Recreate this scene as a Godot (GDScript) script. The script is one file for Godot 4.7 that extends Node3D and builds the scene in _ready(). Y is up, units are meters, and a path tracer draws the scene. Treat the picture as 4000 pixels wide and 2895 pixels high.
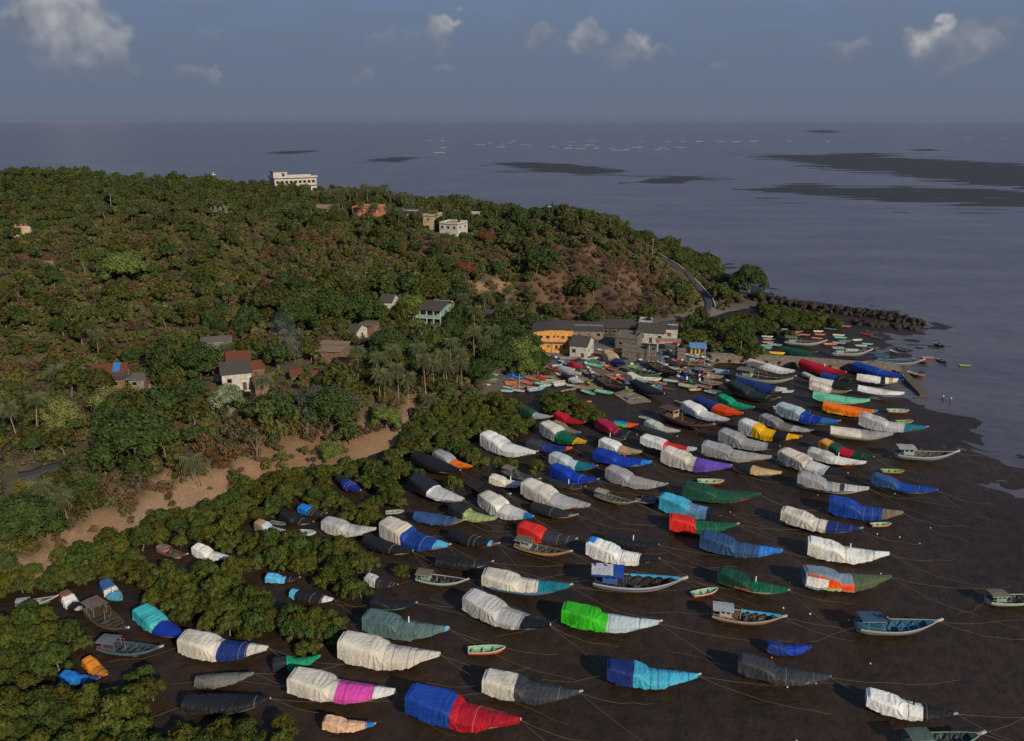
extends Node3D
# A tidal mudflat full of laid-up fishing boats below a wooded headland. Units are metres, y is up, -z runs out to sea.

var rng := RandomNumberGenerator.new()
var fine := FastNoiseLite.new()
var mats := {}
var shapes := {}
var taken := {}
var hill_w := PackedFloat64Array()
var hill_grid := PackedFloat32Array()
const GX0 = -330.0
const GZ0 = -640.0
const GSTEP = 6.0
const GNX = 92
const GNZ = 98

const KNOTS = [
	[-94.83, -106.01, 0.3],
	[-102.1, -117.0, 3.11],
	[-120.92, -143.0, 6.15],
	[-137.12, -166.0, 6.89],
	[-154.2, -190.0, 10.05],
	[-175.48, -220.0, 14.29],
	[-205.45, -262.0, 19.47],
	[-246.76, -320.0, 26.93],
	[-297.28, -390.0, 32.09],
	[-344.29, -455.0, 37.42],
	[-450.22, -595.0, -2.0],
	[-541.02, -715.0, -4.0],
	[-84.55, -106.01, 0.3],
	[-91.03, -117.0, 3.11],
	[-107.81, -143.0, 6.15],
	[-122.25, -166.0, 6.89],
	[-137.48, -190.0, 10.05],
	[-156.45, -220.0, 14.29],
	[-183.17, -262.0, 19.47],
	[-220.01, -320.0, 26.93],
	[-265.05, -390.0, 32.09],
	[-306.96, -455.0, 37.42],
	[-401.41, -595.0, -2.0],
	[-482.36, -715.0, -4.0],
	[-79.94, -109.72, 0.3],
	[-85.63, -120.0, 2.27],
	[-99.07, -143.0, 6.15],
	[-112.34, -166.0, 6.89],
	[-126.34, -190.0, 10.05],
	[-143.77, -220.0, 14.29],
	[-168.32, -262.0, 19.47],
	[-202.17, -320.0, 26.93],
	[-243.56, -390.0, 32.09],
	[-282.07, -455.0, 37.42],
	[-368.86, -595.0, -2.0],
	[-443.26, -715.0, -4.0],
	[-73.63, -117.81, 0.3],
	[-78.37, -128.0, 3.18],
	[-85.96, -143.0, 6.15],
	[-97.48, -166.0, 6.89],
	[-109.62, -190.0, 10.05],
	[-124.74, -220.0, 14.29],
	[-146.05, -262.0, 19.47],
	[-175.42, -320.0, 26.93],
	[-211.33, -390.0, 32.09],
	[-244.75, -455.0, 37.42],
	[-320.05, -595.0, -2.0],
	[-384.6, -715.0, -4.0],
	[-67.29, -126.95, 0.3],
	[-70.63, -135.0, 1.44],
	[-77.94, -152.0, 3.15],
	[-85.61, -170.0, 5.45],
	[-95.99, -194.0, 8.85],
	[-108.93, -224.0, 13.34],
	[-126.22, -264.0, 19.1],
	[-151.39, -322.0, 26.68],
	[-183.57, -395.0, 31.65],
	[-210.32, -455.0, 34.51],
	[-275.03, -595.0, -2.0],
	[-330.5, -715.0, -4.0],
	[-60.41, -138.32, 0.3],
	[-61.71, -143.0, 3.24],
	[-67.08, -158.0, 4.21],
	[-72.83, -174.0, 6.2],
	[-80.89, -196.0, 8.25],
	[-91.66, -226.0, 12.86],
	[-105.27, -264.0, 19.1],
	[-126.26, -322.0, 26.68],
	[-153.1, -395.0, 31.65],
	[-177.48, -460.0, 32.93],
	[-231.5, -600.0, -2.0],
	[-277.8, -720.0, -4.0],
	[-52.99, -150.48, 0.3],
	[-53.34, -153.0, 3.22],
	[-58.21, -170.0, 5.95],
	[-66.61, -198.0, 7.65],
	[-75.39, -228.0, 12.38],
	[-86.46, -266.0, 18.74],
	[-102.93, -322.0, 26.68],
	[-123.43, -390.0, 29.98],
	[-144.92, -460.0, 30.46],
	[-189.03, -600.0, -2.0],
	[-226.84, -720.0, -4.0],
	[-38.29, -159.66, 0.3],
	[-39.35, -166.0, 2.58],
	[-42.46, -182.0, 5.69],
	[-47.22, -206.0, 9.26],
	[-54.26, -240.0, 11.33],
	[-59.77, -268.0, 17.38],
	[-68.66, -312.0, 23.48],
	[-81.7, -375.0, 26.29],
	[-98.57, -455.0, 27.67],
	[-128.89, -595.0, -2.0],
	[-154.89, -715.0, -4.0],
	[-22.33, -182.84, 0.3],
	[-22.96, -190.0, 2.8],
	[-24.71, -207.0, 4.95],
	[-28.74, -245.0, 7.3],
	[-32.07, -278.0, 15.56],
	[-37.33, -328.0, 22.29],
	[-42.32, -375.0, 25.24],
	[-48.85, -435.0, 25.82],
	[-64.58, -575.0, -2.0],
	[-78.05, -695.0, -4.0],
	[-9.17, -210.8, 0.3],
	[-9.54, -222.0, 3.16],
	[-10.68, -252.0, 5.63],
	[-11.83, -283.0, 12.41],
	[-13.28, -322.0, 19.52],
	[-14.72, -360.0, 22.91],
	[-17.08, -420.0, 23.79],
	[-22.36, -550.0, -2.0],
	[-27.24, -670.0, -4.0],
	[7.99, -242.29, 1.8],
	[9.02, -277.0, -0.36],
	[9.7, -303.0, 13.03],
	[10.3, -325.0, 20.07],
	[10.96, -348.0, 24.43],
	[12.53, -400.0, 22.96],
	[16.29, -520.0, -2.0],
	[20.05, -640.0, -4.0],
	[25.13, -260.11, 1.8],
	[26.49, -276.0, 1.88],
	[28.5, -302.0, 14.21],
	[30.08, -322.0, 21.52],
	[32.01, -345.0, 26.19],
	[36.07, -390.0, 21.47],
	[46.25, -500.0, -2.0],
	[57.35, -620.0, -4.0],
	[42.0, -272.53, 1.8],
	[45.32, -298.0, 8.08],
	[48.17, -320.0, 14.59],
	[52.29, -350.0, 18.37],
	[57.33, -385.0, 14.6],
	[70.73, -475.0, -2.0],
	[88.6, -595.0, -4.0],
	[58.15, -274.48, 1.8],
	[63.9, -305.0, 4.87],
	[69.59, -335.0, 9.22],
	[76.47, -370.0, 8.19],
	[93.01, -450.0, -2.0],
	[117.81, -570.0, -4.0],
	[74.07, -294.57, 0.3],
	[81.7, -328.0, 2.44],
	[89.14, -360.0, 1.66],
	[104.0, -420.0, -2.0],
	[133.71, -540.0, -4.0],
	[93.51, -315.75, 0.3],
	[97.43, -330.0, -0.38],
	[101.6, -345.0, -1.53],
	[113.38, -385.0, -2.0],
	[148.72, -505.0, -4.0],
	[13.28, -234.98, 1.0],
	[23.52, -241.82, 1.2],
	[38.01, -244.42, 1.2],
	[49.92, -247.08, 1.2],
	[15.27, -222.72, 0.5],
	[36.19, -231.52, 0.6],
	[55.78, -240.65, 0.8],
	[67.59, -248.52, 0.8],
	[2.11, -216.61, 0.4],
	[-4.17, -210.2, 0.5],
	[20.86, -211.71, 0.0],
	[41.06, -219.97, 0.0],
	[58.18, -232.52, 0.3],
	[114.59, -342.39, -0.3],
	[116.22, -323.96, -1.0],
	[81.58, -278.39, -0.6],
	[64.86, -261.96, 1.0],
	[77.6, -233.52, -1.5],
	[85.6, -259.83, -1.0],
	[102.83, -265.76, -1.5],
	[59.93, -207.79, -1.2],
	[36.53, -193.33, -1.2],
	[100.02, -193.33, -2.5],
	[118.7, -233.52, -2.5],
	[179.66, -292.19, -3.0],
	[149.76, -342.39, -3.0],
	[4.3, -98.56, -2.5],
	[51.44, -88.81, -2.5],
	[40.95, -141.81, -2.5],
	[-67.29, -88.81, -2.5],
	[-76.19, -88.81, -2.5],
	[-87.68, -100.72, -1.5],
	[-34.79, -80.52, -2.5],
	[-66.76, -98.56, -1.5],
	[-54.59, -116.89, -1.2],
	[-37.17, -137.98, -1.2],
	[-22.97, -161.57, -1.0],
	[-10.31, -183.62, -0.8],
	[3.06, -193.33, -0.8],
	[16.01, -196.77, -0.8],
	[190.33, -441.06, -4.0],
	[264.83, -441.06, -5.0],
	[115.84, -441.06, -3.0],
]
const COVERED = [
	[-44.91, 0, -94.04, -9.19, 12.25, "cabin", "cream:.47 navy:.8 cream:1", "boat under a cream tarpaulin with one broad navy band, beside the mangroves"],
	[-40.77, 0, -87.14, 7.32, 7.15, "low", "meshgrey:1", "small boat wrapped in weathered grey netting next to a long black boat"],
	[-40.26, 0, -82.4, 0.58, 10.5, "tent", "black:1", "long boat under black plastic lashed with pale cords among the mangroves"],
	[-31.67, 0, -90.18, 16.09, 6.08, "cabin", "charcoal:.3 jade:1", "small boat with charcoal cabin cover and jade green bow cover"],
	[-22.95, 0, -93.0, -11.38, 13.69, "cabin", "cream:1", "large boat entirely under one creamy canvas with an orange keel edge"],
	[-20.84, 0, -99.17, -13.93, 12.37, "cabin", "slate:.97 sky:1", "boat under a slate green tarpaulin with a tiny sky blue bow tip"],
	[-27.81, 0, -85.68, -11.11, 13.54, "cabin", "cream:.47 pink:.82 white:1", "boat under cream, bright pink and white tarpaulins in sequence"],
	[-22.5, 0, -79.46, -3.81, 6.05, "cabin", "peach:.87 azure:1", "small boat under a peach tarpaulin with a bright azure bow cap"],
	[-21.04, 0, -104.4, -2.84, 6.7, "cabin", "black:1", "boat under glossy black plastic gathered to a point behind its cabin, pale hull edge showing"],
	[-22.94, 0, -111.33, -20.08, 5.54, "cabin", "ash:.36 charcoal:1", "little boat with a pale grey canopy and charcoal netting forward"],
	[-38.81, 0, -111.55, -0.64, 5.2, "cabin", "sky:.6 black:1", "small boat under a sky blue tarpaulin half hidden in mangroves"],
	[-33.61, 0, -107.19, -18.54, 7.14, "tent", "sky:.15 black:.8 white:1", "dark boat with a sky blue end strip and white bow strip among mangroves"],
	[-54.09, 0, -101.15, -34.61, 10.56, "cabin", "aqua:.5 royal:1", "boat under aqua and royal blue tarpaulins wedged between mangroves"],
	[-63.38, 0, -109.45, -43.79, 6.64, "cabin", "denim:.35 cream:.48 cyan:1", "little boat with cyan front cover and poles on its blue cabin roof"],
	[-68.22, 0, -106.59, -40.83, 6.22, "cabin", "rust:.25 white:.55 black:.85 white:1", "little boat with rusty cabin roof, white apron and black foredeck"],
	[-57.02, 0, -91.2, -35.15, 5.2, "cabin", "amber:1", "small boat under an amber tarpaulin deep in the mangroves"],
	[-58.63, 0, -88.16, -6.28, 5.2, "cabin", "azure:.7 denim:1", "small boat under an azure tarpaulin deep in the mangroves"],
	[-53.11, 0, -119.83, -21.87, 7.1, "cabin", "white:1", "boat under a white sheet sunk among the mangroves below the cliff"],
	[-45.57, 0, -128.93, -24.72, 6.33, "cabin", "tan:.3 ice:1", "small boat with tan cabin top and ice white sheet at the mangrove edge"],
	[-41.97, 0, -132.14, -23.46, 7.0, "cabin", "black:1", "boat under black netting with orange trim near a blue cabin boat"],
	[-39.47, 0, -135.38, -24.59, 5.97, "cabin", "azure:.4 charcoal:1", "small boat with bright azure cabin and charcoal foredeck cover"],
	[-33.33, 0, -128.48, -16.28, 10.0, "cabin", "ash:1", "boat under a single ash grey sheet with rust stains by the mangroves"],
	[-24.95, 0, -122.88, -29.47, 9.78, "tent", "black:1", "black covered boat lying just seaward of the mangrove point"],
	[-22.11, 0, -126.1, -31.96, 13.68, "cabin", "cream:.37 blue:.83 sky:1", "boat under cream, strong blue and sky blue tarpaulins in sequence"],
	[-17.52, 0, -131.79, -16.58, 9.55, "tent", "denim:.82", "boat under a denim blue sheet with bare pinkish bow"],
	[-10.59, 0, -125.23, -29.08, 9.41, "tent", "black:.84 sky:.9", "rounded black covered boat with ochre bow and a hanging net"],
	[-12.26, 0, -116.08, -7.05, 9.06, "tent", "black:1", "long even black covered boat with white bow tip"],
	[-34.78, 0, -148.08, -50.43, 8.73, "tent", "charcoal:.35 royal:1", "boat with royal blue front sheet buried in mangroves"],
	[-19.28, 0, -144.97, -42.15, 13.97, "cabin", "charcoal:.42 white:1", "boat with charcoal stern cover and white bow cover at the mangrove edge"],
	[-11.16, 0, -134.2, -28.48, 9.49, "cabin", "charcoal:.35 lime_pale:1", "boat with charcoal cabin cover and pale lime foredeck cover"],
	[-5.39, 0, -137.94, -43.39, 12.71, "cabin", "cream:.25 white:.88 azure:1", "boat under cream and white sheets with an azure bow cap"],
	[-16.19, 0, -158.68, -40.97, 10.47, "cabin", "grey:.52 orange:1", "boat with grey cabin sheet and orange foredeck sheet behind the mangroves"],
	[-20.35, 0, -157.62, -41.72, 13.43, "tent", "black:1", "black covered boat lying against the grey and orange covered boat"],
	[-4.2, 0, -147.55, -19.29, 8.01, "cabin", "cream:1", "smaller boat under a plain cream sheet beside a bare grey boat"],
	[2.78, 0, -141.82, -37.49, 14.5, "cabin", "cream:.48 ash:1", "large boat under cream and ash sheets with a wide boxy cabin"],
	[3.99, 0, -135.73, -29.98, 8.93, "tent", "charcoal:.85", "boat under charcoal netting with a turquoise bow left bare"],
	[7.82, 0, -146.77, -26.82, 7.25, "tent", "bottle_dark:1", "low boat under greenish black plastic below a royal blue one"],
	[1.58, 0, -126.72, -27.31, 10.45, "cabin", "red:.47 graphite:1", "boat with scarlet cabin cover and graphite foredeck cover"],
	[8.51, 0, -151.67, -36.08, 10.38, "cabin", "royal:1", "boat wholly under a royal blue sheet above a greenish black one"],
	[8.51, 0, -157.67, -32.34, 10.7, "cabin", "ice:.6 teal:.93 purple:1", "boat under ice white then teal sheets with a purple tip"],
	[17.9, 0, -158.86, -26.33, 12.31, "cabin", "royal:.86 azure:1", "large boat under royal blue with azure bow and a red pole"],
	[12.9, 0, -119.84, -23.36, 11.95, "cabin", "white:.76 black:1", "boat under white tarpaulin with black bow and a small blue roof patch"],
	[16.32, 0, -124.06, -23.13, 9.1, "tent", "black:1", "black covered boat just behind the white and black one"],
	[-4.23, 0, -109.83, -12.86, 13.36, "cabin", "cream:.65 teal:1", "boat with broad cream cover and teal bow cover, painted hull edge showing"],
	[-6.37, 0, -103.7, -30.64, 13.69, "cabin", "ash:.72 black:1", "boat with ash cover, black bow cover and a bare plank at its bow"],
	[7.51, 0, -100.45, -13.28, 13.49, "cabin", "green:.48 ice:1", "boat with vivid green stern cover and pale ice bow cover"],
	[-3.36, 0, -85.99, -12.94, 12.01, "cabin", "cream:.36 graphite:1", "boat with tall cream cabin cover and graphite foredeck netting"],
	[-12.37, 0, -82.29, -17.25, 14.06, "cabin", "blue:.42 crimson:1", "boat with blue cabin cover and crimson foredeck cover tied with cords"],
	[12.5, 0, -88.16, -7.94, 11.39, "cabin", "navy:.3 cyan:1", "boat with navy cabin cover and long cyan foredeck cover"],
	[32.71, 0, -111.15, -27.16, 10.51, "cabin", "bottle:.5 green_deep:.98", "boat with bottle green drapes half open over a brown hull, orange flap"],
	[45.76, 0, -110.44, -4.95, 13.01, "cabin", "patch:.56 olive:1", "boat with a patchwork cover of orange, white and grey blue beside olive netting"],
	[35.04, 0, -94.08, -2.75, 5.98, "cabin", "navy:.42 royal:1", "small boat under shiny navy and royal blue sheets by a black boat"],
	[29.87, 0, -89.42, -16.22, 11.26, "cabin", "graphite:1", "boat under torn graphite netting pulled up to a peak"],
	[44.14, 0, -83.27, -19.49, 9.99, "cabin", "white:.64 black:.95", "boat under corded white tarpaulin with black bow and a bollard post"],
	[32.44, 0, -158.09, -32.05, 14.5, "cabin", "cream:.5 violet:1", "boat with cream stern cover and violet bow cover, blue bands on hull"],
	[46.16, 0, -153.79, -28.25, 9.58, "tent", "black:.4 straw:1", "boat with black stern cover and straw bow cover"],
	[57.52, 0, -157.8, -49.31, 14.5, "cabin", "cream:.46 white:.74 charcoal:1", "boat under cream and white drapes with charcoal bow cover"],
	[63.89, 0, -159.62, -32.06, 11.37, "cabin", "ash:.5 white:1", "boat under ash then white sheets with a tied white post"],
	[68.48, 0, -164.71, -46.91, 11.49, "cabin", "gold:.22 bottle:.42 crimson:.65 bottle:1", "boat with gold, bottle green and crimson patches in its cover"],
	[71.83, 0, -146.35, -30.94, 11.45, "cabin", "denim:.4 blue:1", "boat under faded denim and blue sheets nearest the open water"],
	[56.9, 0, -145.91, -24.16, 12.8, "cabin", "grey:.5 ash:1", "boat under pale grey drapes gathered to a peak with a dark stripe"],
	[59.24, 0, -135.56, -21.88, 12.25, "cabin", "blue:.74 khaki:1", "boat with shiny blue cover and khaki bow netting"],
	[49.18, 0, -131.37, -30.9, 12.94, "cabin", "cream:.6 navy:1", "boat with a scalloped cream cover and navy bow cover"],
	[32.96, 0, -140.77, -12.44, 14.12, "cabin", "bottle:1", "boat under one big bottle green drape lifted at the stern"],
	[28.15, 0, -136.64, -27.23, 12.62, "cabin", "cyan:.42 steel:.7 black:1", "boat under cyan, steel blue and black sheets in sequence"],
	[28.22, 0, -128.84, -10.36, 11.48, "cabin", "red:.4 green_deep:1", "boat with red stern cover and deep green bow cover"],
	[32.36, 0, -122.12, -21.46, 12.99, "cabin", "denim:.74 azure:1", "boat under wrinkled denim blue with azure bow cover"],
	[49.78, 0, -120.1, -16.61, 12.43, "cabin", "white:1", "boat under one clean white tarpaulin with a white upright post"],
	[69.81, 0, -225.89, -49.68, 14.5, "tent", "ash:.4 white:1", "white covered boat moored against the pier"],
	[85.04, 0, -225.6, -54.79, 14.32, "tent", "crimson:1", "crimson covered boat moored against the pier"],
	[99.7, 0, -222.95, -56.07, 14.5, "tent", "blue:1", "blue covered boat moored against the pier"],
	[83.46, 0, -219.1, -67.42, 5.82, "tent", "ash:1", "small boat heaped with pale rags below the crimson one"],
	[87.52, 0, -215.93, -46.34, 9.94, "tent", "blue:.45 black:1", "boat with blue sheet and black forward half below the crimson one"],
	[96.18, 0, -213.19, -22.77, 11.59, "tent", "white:.52 black:.63 white:.7 gold:.8 white:.9 navy:1", "white covered boat with black and gold patches and navy tip"],
	[61.57, 0, -208.57, -42.28, 13.87, "tent", "navy:.82 white:1", "boat with navy cover and white bow cover"],
	[58.57, 0, -203.56, -52.46, 14.5, "cabin", "bottle_dark:.9", "boat with dark grey green cover and long bare pale hull"],
	[82.41, 0, -210.67, -32.65, 11.92, "tent", "cream:.5 black:1", "boat with cream stern cover and black forward half"],
	[80.45, 0, -205.51, -30.94, 10.03, "cabin", "cream:.55", "boat with cream stern cover and open wooden bow"],
	[92.5, 0, -203.25, -28.64, 11.02, "tent", "white:1", "white covered boat with dark red hull edge"],
	[78.15, 0, -196.81, -25.37, 13.37, "tent", "mint:1", "boat under a mint green sheet"],
	[53.44, 0, -195.45, -49.5, 10.31, "cabin", "jade:1", "boat under a jade green sheet"],
	[47.61, 0, -193.21, -57.02, 14.5, "tent", "navy:.45 orange_hot:1", "boat with navy stern cover and hot orange bow cover"],
	[78.34, 0, -189.95, -29.95, 12.26, "tent", "orange:.96 azure:1", "boat under an orange sheet with yellow flap"],
	[43.25, 0, -188.62, -55.49, 13.98, "cabin", "white:1", "plain white covered boat beside a rusty roofed bare boat"],
	[65.71, 0, -185.74, -43.46, 14.5, "cabin", "ice:.43 royal:.76 azure:1", "boat under ice, royal and azure sheets in sequence with a blue post"],
	[59.86, 0, -180.03, -48.35, 12.41, "cabin", "grey:.4 stone:.67 ash:1", "boat under three shades of grey"],
	[53.71, 0, -175.53, -41.47, 13.77, "cabin", "white:.26 yellow:.62 black:.82 yellow:1", "boat with white, yellow, black and yellow cover patches"],
	[47.51, 0, -169.37, -38.34, 13.31, "cabin", "grey:.83 black:1", "boat under grey sheet with black bow heap"],
	[41.78, 0, -161.91, -27.96, 14.18, "cabin", "grey:1", "broad boat under a dusty grey sheet with skirts"],
	[73.26, 0, -172.23, -15.54, 13.16, "tent", "cream:.5 grey:1", "boat under cream and grey with blue hull edge"],
	[82.99, 0, -179.27, -30.63, 13.95, "cabin", "ash:.7 teal:1", "boat with ash cover and teal bow, nearest the water"],
	[2.69, 0, -186.91, -36.27, 8.53, "cabin", "bottle:.45 grey:1", "boat with bottle green cabin cover and grey bow at the mangrove edge"],
	[10.62, 0, -183.98, -44.14, 9.05, "cabin", "crimson:1", "crimson covered boat with its bow in the mangrove"],
	[9.7, 0, -177.94, -48.18, 8.94, "cabin", "khaki:.93 azure:1", "boat under a khaki brown sheet with azure tip"],
	[7.49, 0, -173.97, -50.12, 13.64, "cabin", "cream:.42 green_deep:.8 yellow:1", "boat under cream, green and yellow sheets in sequence"],
	[3.65, 0, -165.31, -20.03, 10.01, "cabin", "graphite:.35 navy:.9 orange_hot:1", "boat with graphite cabin, navy foredeck and orange tip"],
	[-5.92, 0, -166.94, -40.11, 14.5, "cabin", "white:1", "long white covered boat at the mangrove edge"],
	[20.65, 0, -177.02, -46.87, 11.06, "cabin", "maroon:.6 charcoal:1", "boat with maroon cover and charcoal bow"],
	[24.59, 0, -180.05, -19.72, 5.76, "tent", "azure:.55 orange_hot:1", "small boat under azure, lime and orange sheets"],
	[18.82, 0, -171.07, -25.54, 7.18, "tent", "black:.5 graphite:1", "low black and graphite covered boat"],
	[32.1, 0, -178.36, -42.44, 8.96, "cabin", "stone_pale:1", "boat under a pale stone grey sheet"],
	[30.19, 0, -175.16, -43.43, 9.5, "tent", "bottle_dark:1", "boat under blackish olive sheet in front of the stone grey one"],
	[29.2, 0, -166.73, -31.59, 12.43, "cabin", "white:.45 red:.85 ice:1", "boat with white cover, bright red foredeck and icy bow"],
	[20.03, 0, -166.15, -39.71, 10.25, "cabin", "white:.5 tan:1", "boat with off white cabin cover and tan foredeck"],
	[19.7, 0, -149.69, -35.0, 12.43, "cabin", "grey:1", "boat under one pale grey sheet with a hanging stern flap"],
	[-1.25, 0.41, -217.22, -33.45, 6.32, "cabin", "azure:1", "blue covered boat pulled up beside the big green trees"],
	[17.04, 0.48, -226.05, -40.11, 5.98, "cabin", "crimson:1", "crimson covered boat in the boatyard"],
	[28.46, 0.49, -233.9, -71.3, 13.13, "cabin", "tan:.55 navy:1", "boat with tan and navy covers in the boatyard"],
	[13.98, 0.29, -221.82, -47.82, 8.1, "tent", "ash:1", "boat under torn ash plastic in the boatyard"],
	[32.94, 0, -216.29, -63.12, 8.91, "cabin", "cream:1", "cream covered boat in the boatyard"],
	[46.01, 0.2, -228.87, -40.63, 7.35, "tent", "bottle_dark:1", "dark green net covered boat in the boatyard"],
	[33.37, 0, -207.5, -62.28, 12.52, "tent", "black:1", "boat hung with black cloth at the boatyard edge"],
	[14.75, 0, -215.71, -55.95, 8.67, "tent", "black:.4 cream:1", "boat with black and cream drapes at the boatyard edge"],
	[85.5, 0, -242.94, -35.7, 9.63, "tent", "bottle:1", "boat under a green net with a white flag beyond the pier"],
]
const BARE = [
	[-15.02, 0, -111.85, -13.26, 8.2, "mint", "bare boat with mint and white hull and grey brown canopy"],
	[-62.51, 0, -103.11, -37.07, 10.69, "brown", "bare brown boat with pink trimmed canopy beside the mangroves"],
	[-56.59, 0, -94.32, -8.83, 9.0, "blue", "bare boat heaped with blue nets, pink cabin posts"],
	[-59.66, 0, -120.75, -23.73, 6.19, "pink", "small derelict boat with pink wheelhouse among mangroves"],
	[-74.34, 0, -104.65, 16.3, 5.5, "white", "small boat with pale canopy at the mangrove edge"],
	[-1.61, 0, -151.8, -37.56, 8.86, "ash", "bare grey boat strewn with tarpaulin beside the mangroves"],
	[-8.65, 0, -145.83, -41.34, 10.69, "wreck", "derelict blackened hull with ribs showing"],
	[0.7, 0, -121.84, -23.96, 9.67, "yellow", "bare boat with ochre hull and boxy wheelhouse"],
	[16.27, 0, -141.22, -33.17, 8.19, "cream", "bare small boat with cream hull and flat canopy on posts"],
	[12.67, 0, -110.13, -6.96, 13.82, "bluecabin", "bare white boat with blue cabin sheets and cyan awning edge"],
	[29.3, 0, -101.81, -12.14, 9.96, "whitecabin", "bare boat with white cabin and brown ribbed hold"],
	[49.23, 0, -98.47, -0.92, 11.39, "bluedeck", "bare boat with bright blue deck and black heaped canopy"],
	[71.7, 0, -105.29, 2.17, 8.88, "mint", "bare boat with mint stern and red white hull at the flat's outer side"],
	[45.71, 0, -76.2, 4.35, 9.12, "tealdeck", "bare boat with teal rails and white bow tip, alone out on the mud"],
	[82.83, 0, -160.18, -7.07, 12.28, "white", "bare white boat with a net strung along its hull"],
	[63.59, 0, -215.8, -34.21, 14.5, "mint", "bare wooden boat with green stern next to a navy covered boat"],
	[68.16, 0, -221.1, -51.18, 14.5, "brown", "bare brown boat with blue clutter close to the pier"],
	[36.92, 0, -184.45, -50.23, 14.44, "rusty", "bare boat with rusty roofed cabin and ribbed deck"],
	[33.83, 0, -221.68, -40.58, 10.08, "lime", "bare boat with lime green canopy in the boatyard"],
	[24.66, 0, -213.51, -68.82, 14.5, "brown", "bare dark wooden boat with grey heap in the boatyard"],
	[41.15, 0, -226.98, -68.21, 14.5, "brown", "bare ribbed wooden hull in the middle of the boatyard"],
	[98.69, 0, -238.76, -3.02, 11.94, "white", "bare boat with white and pink hull and pale blue wheelhouse beyond the pier"],
	[107.98, 0, -230.27, -17.13, 13.39, "bluedeck", "long bare boat with slanted blue roof moored across the pier end"],
	[88.54, 0, -251.99, -16.14, 12.36, "mint", "bare boat with mint sheets and dark ribs beyond the pier"],
	[92.55, 0, -267.37, -19.21, 6.55, "white", "bare boat with crimson cloth on its bow beyond the pier"],
]
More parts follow.
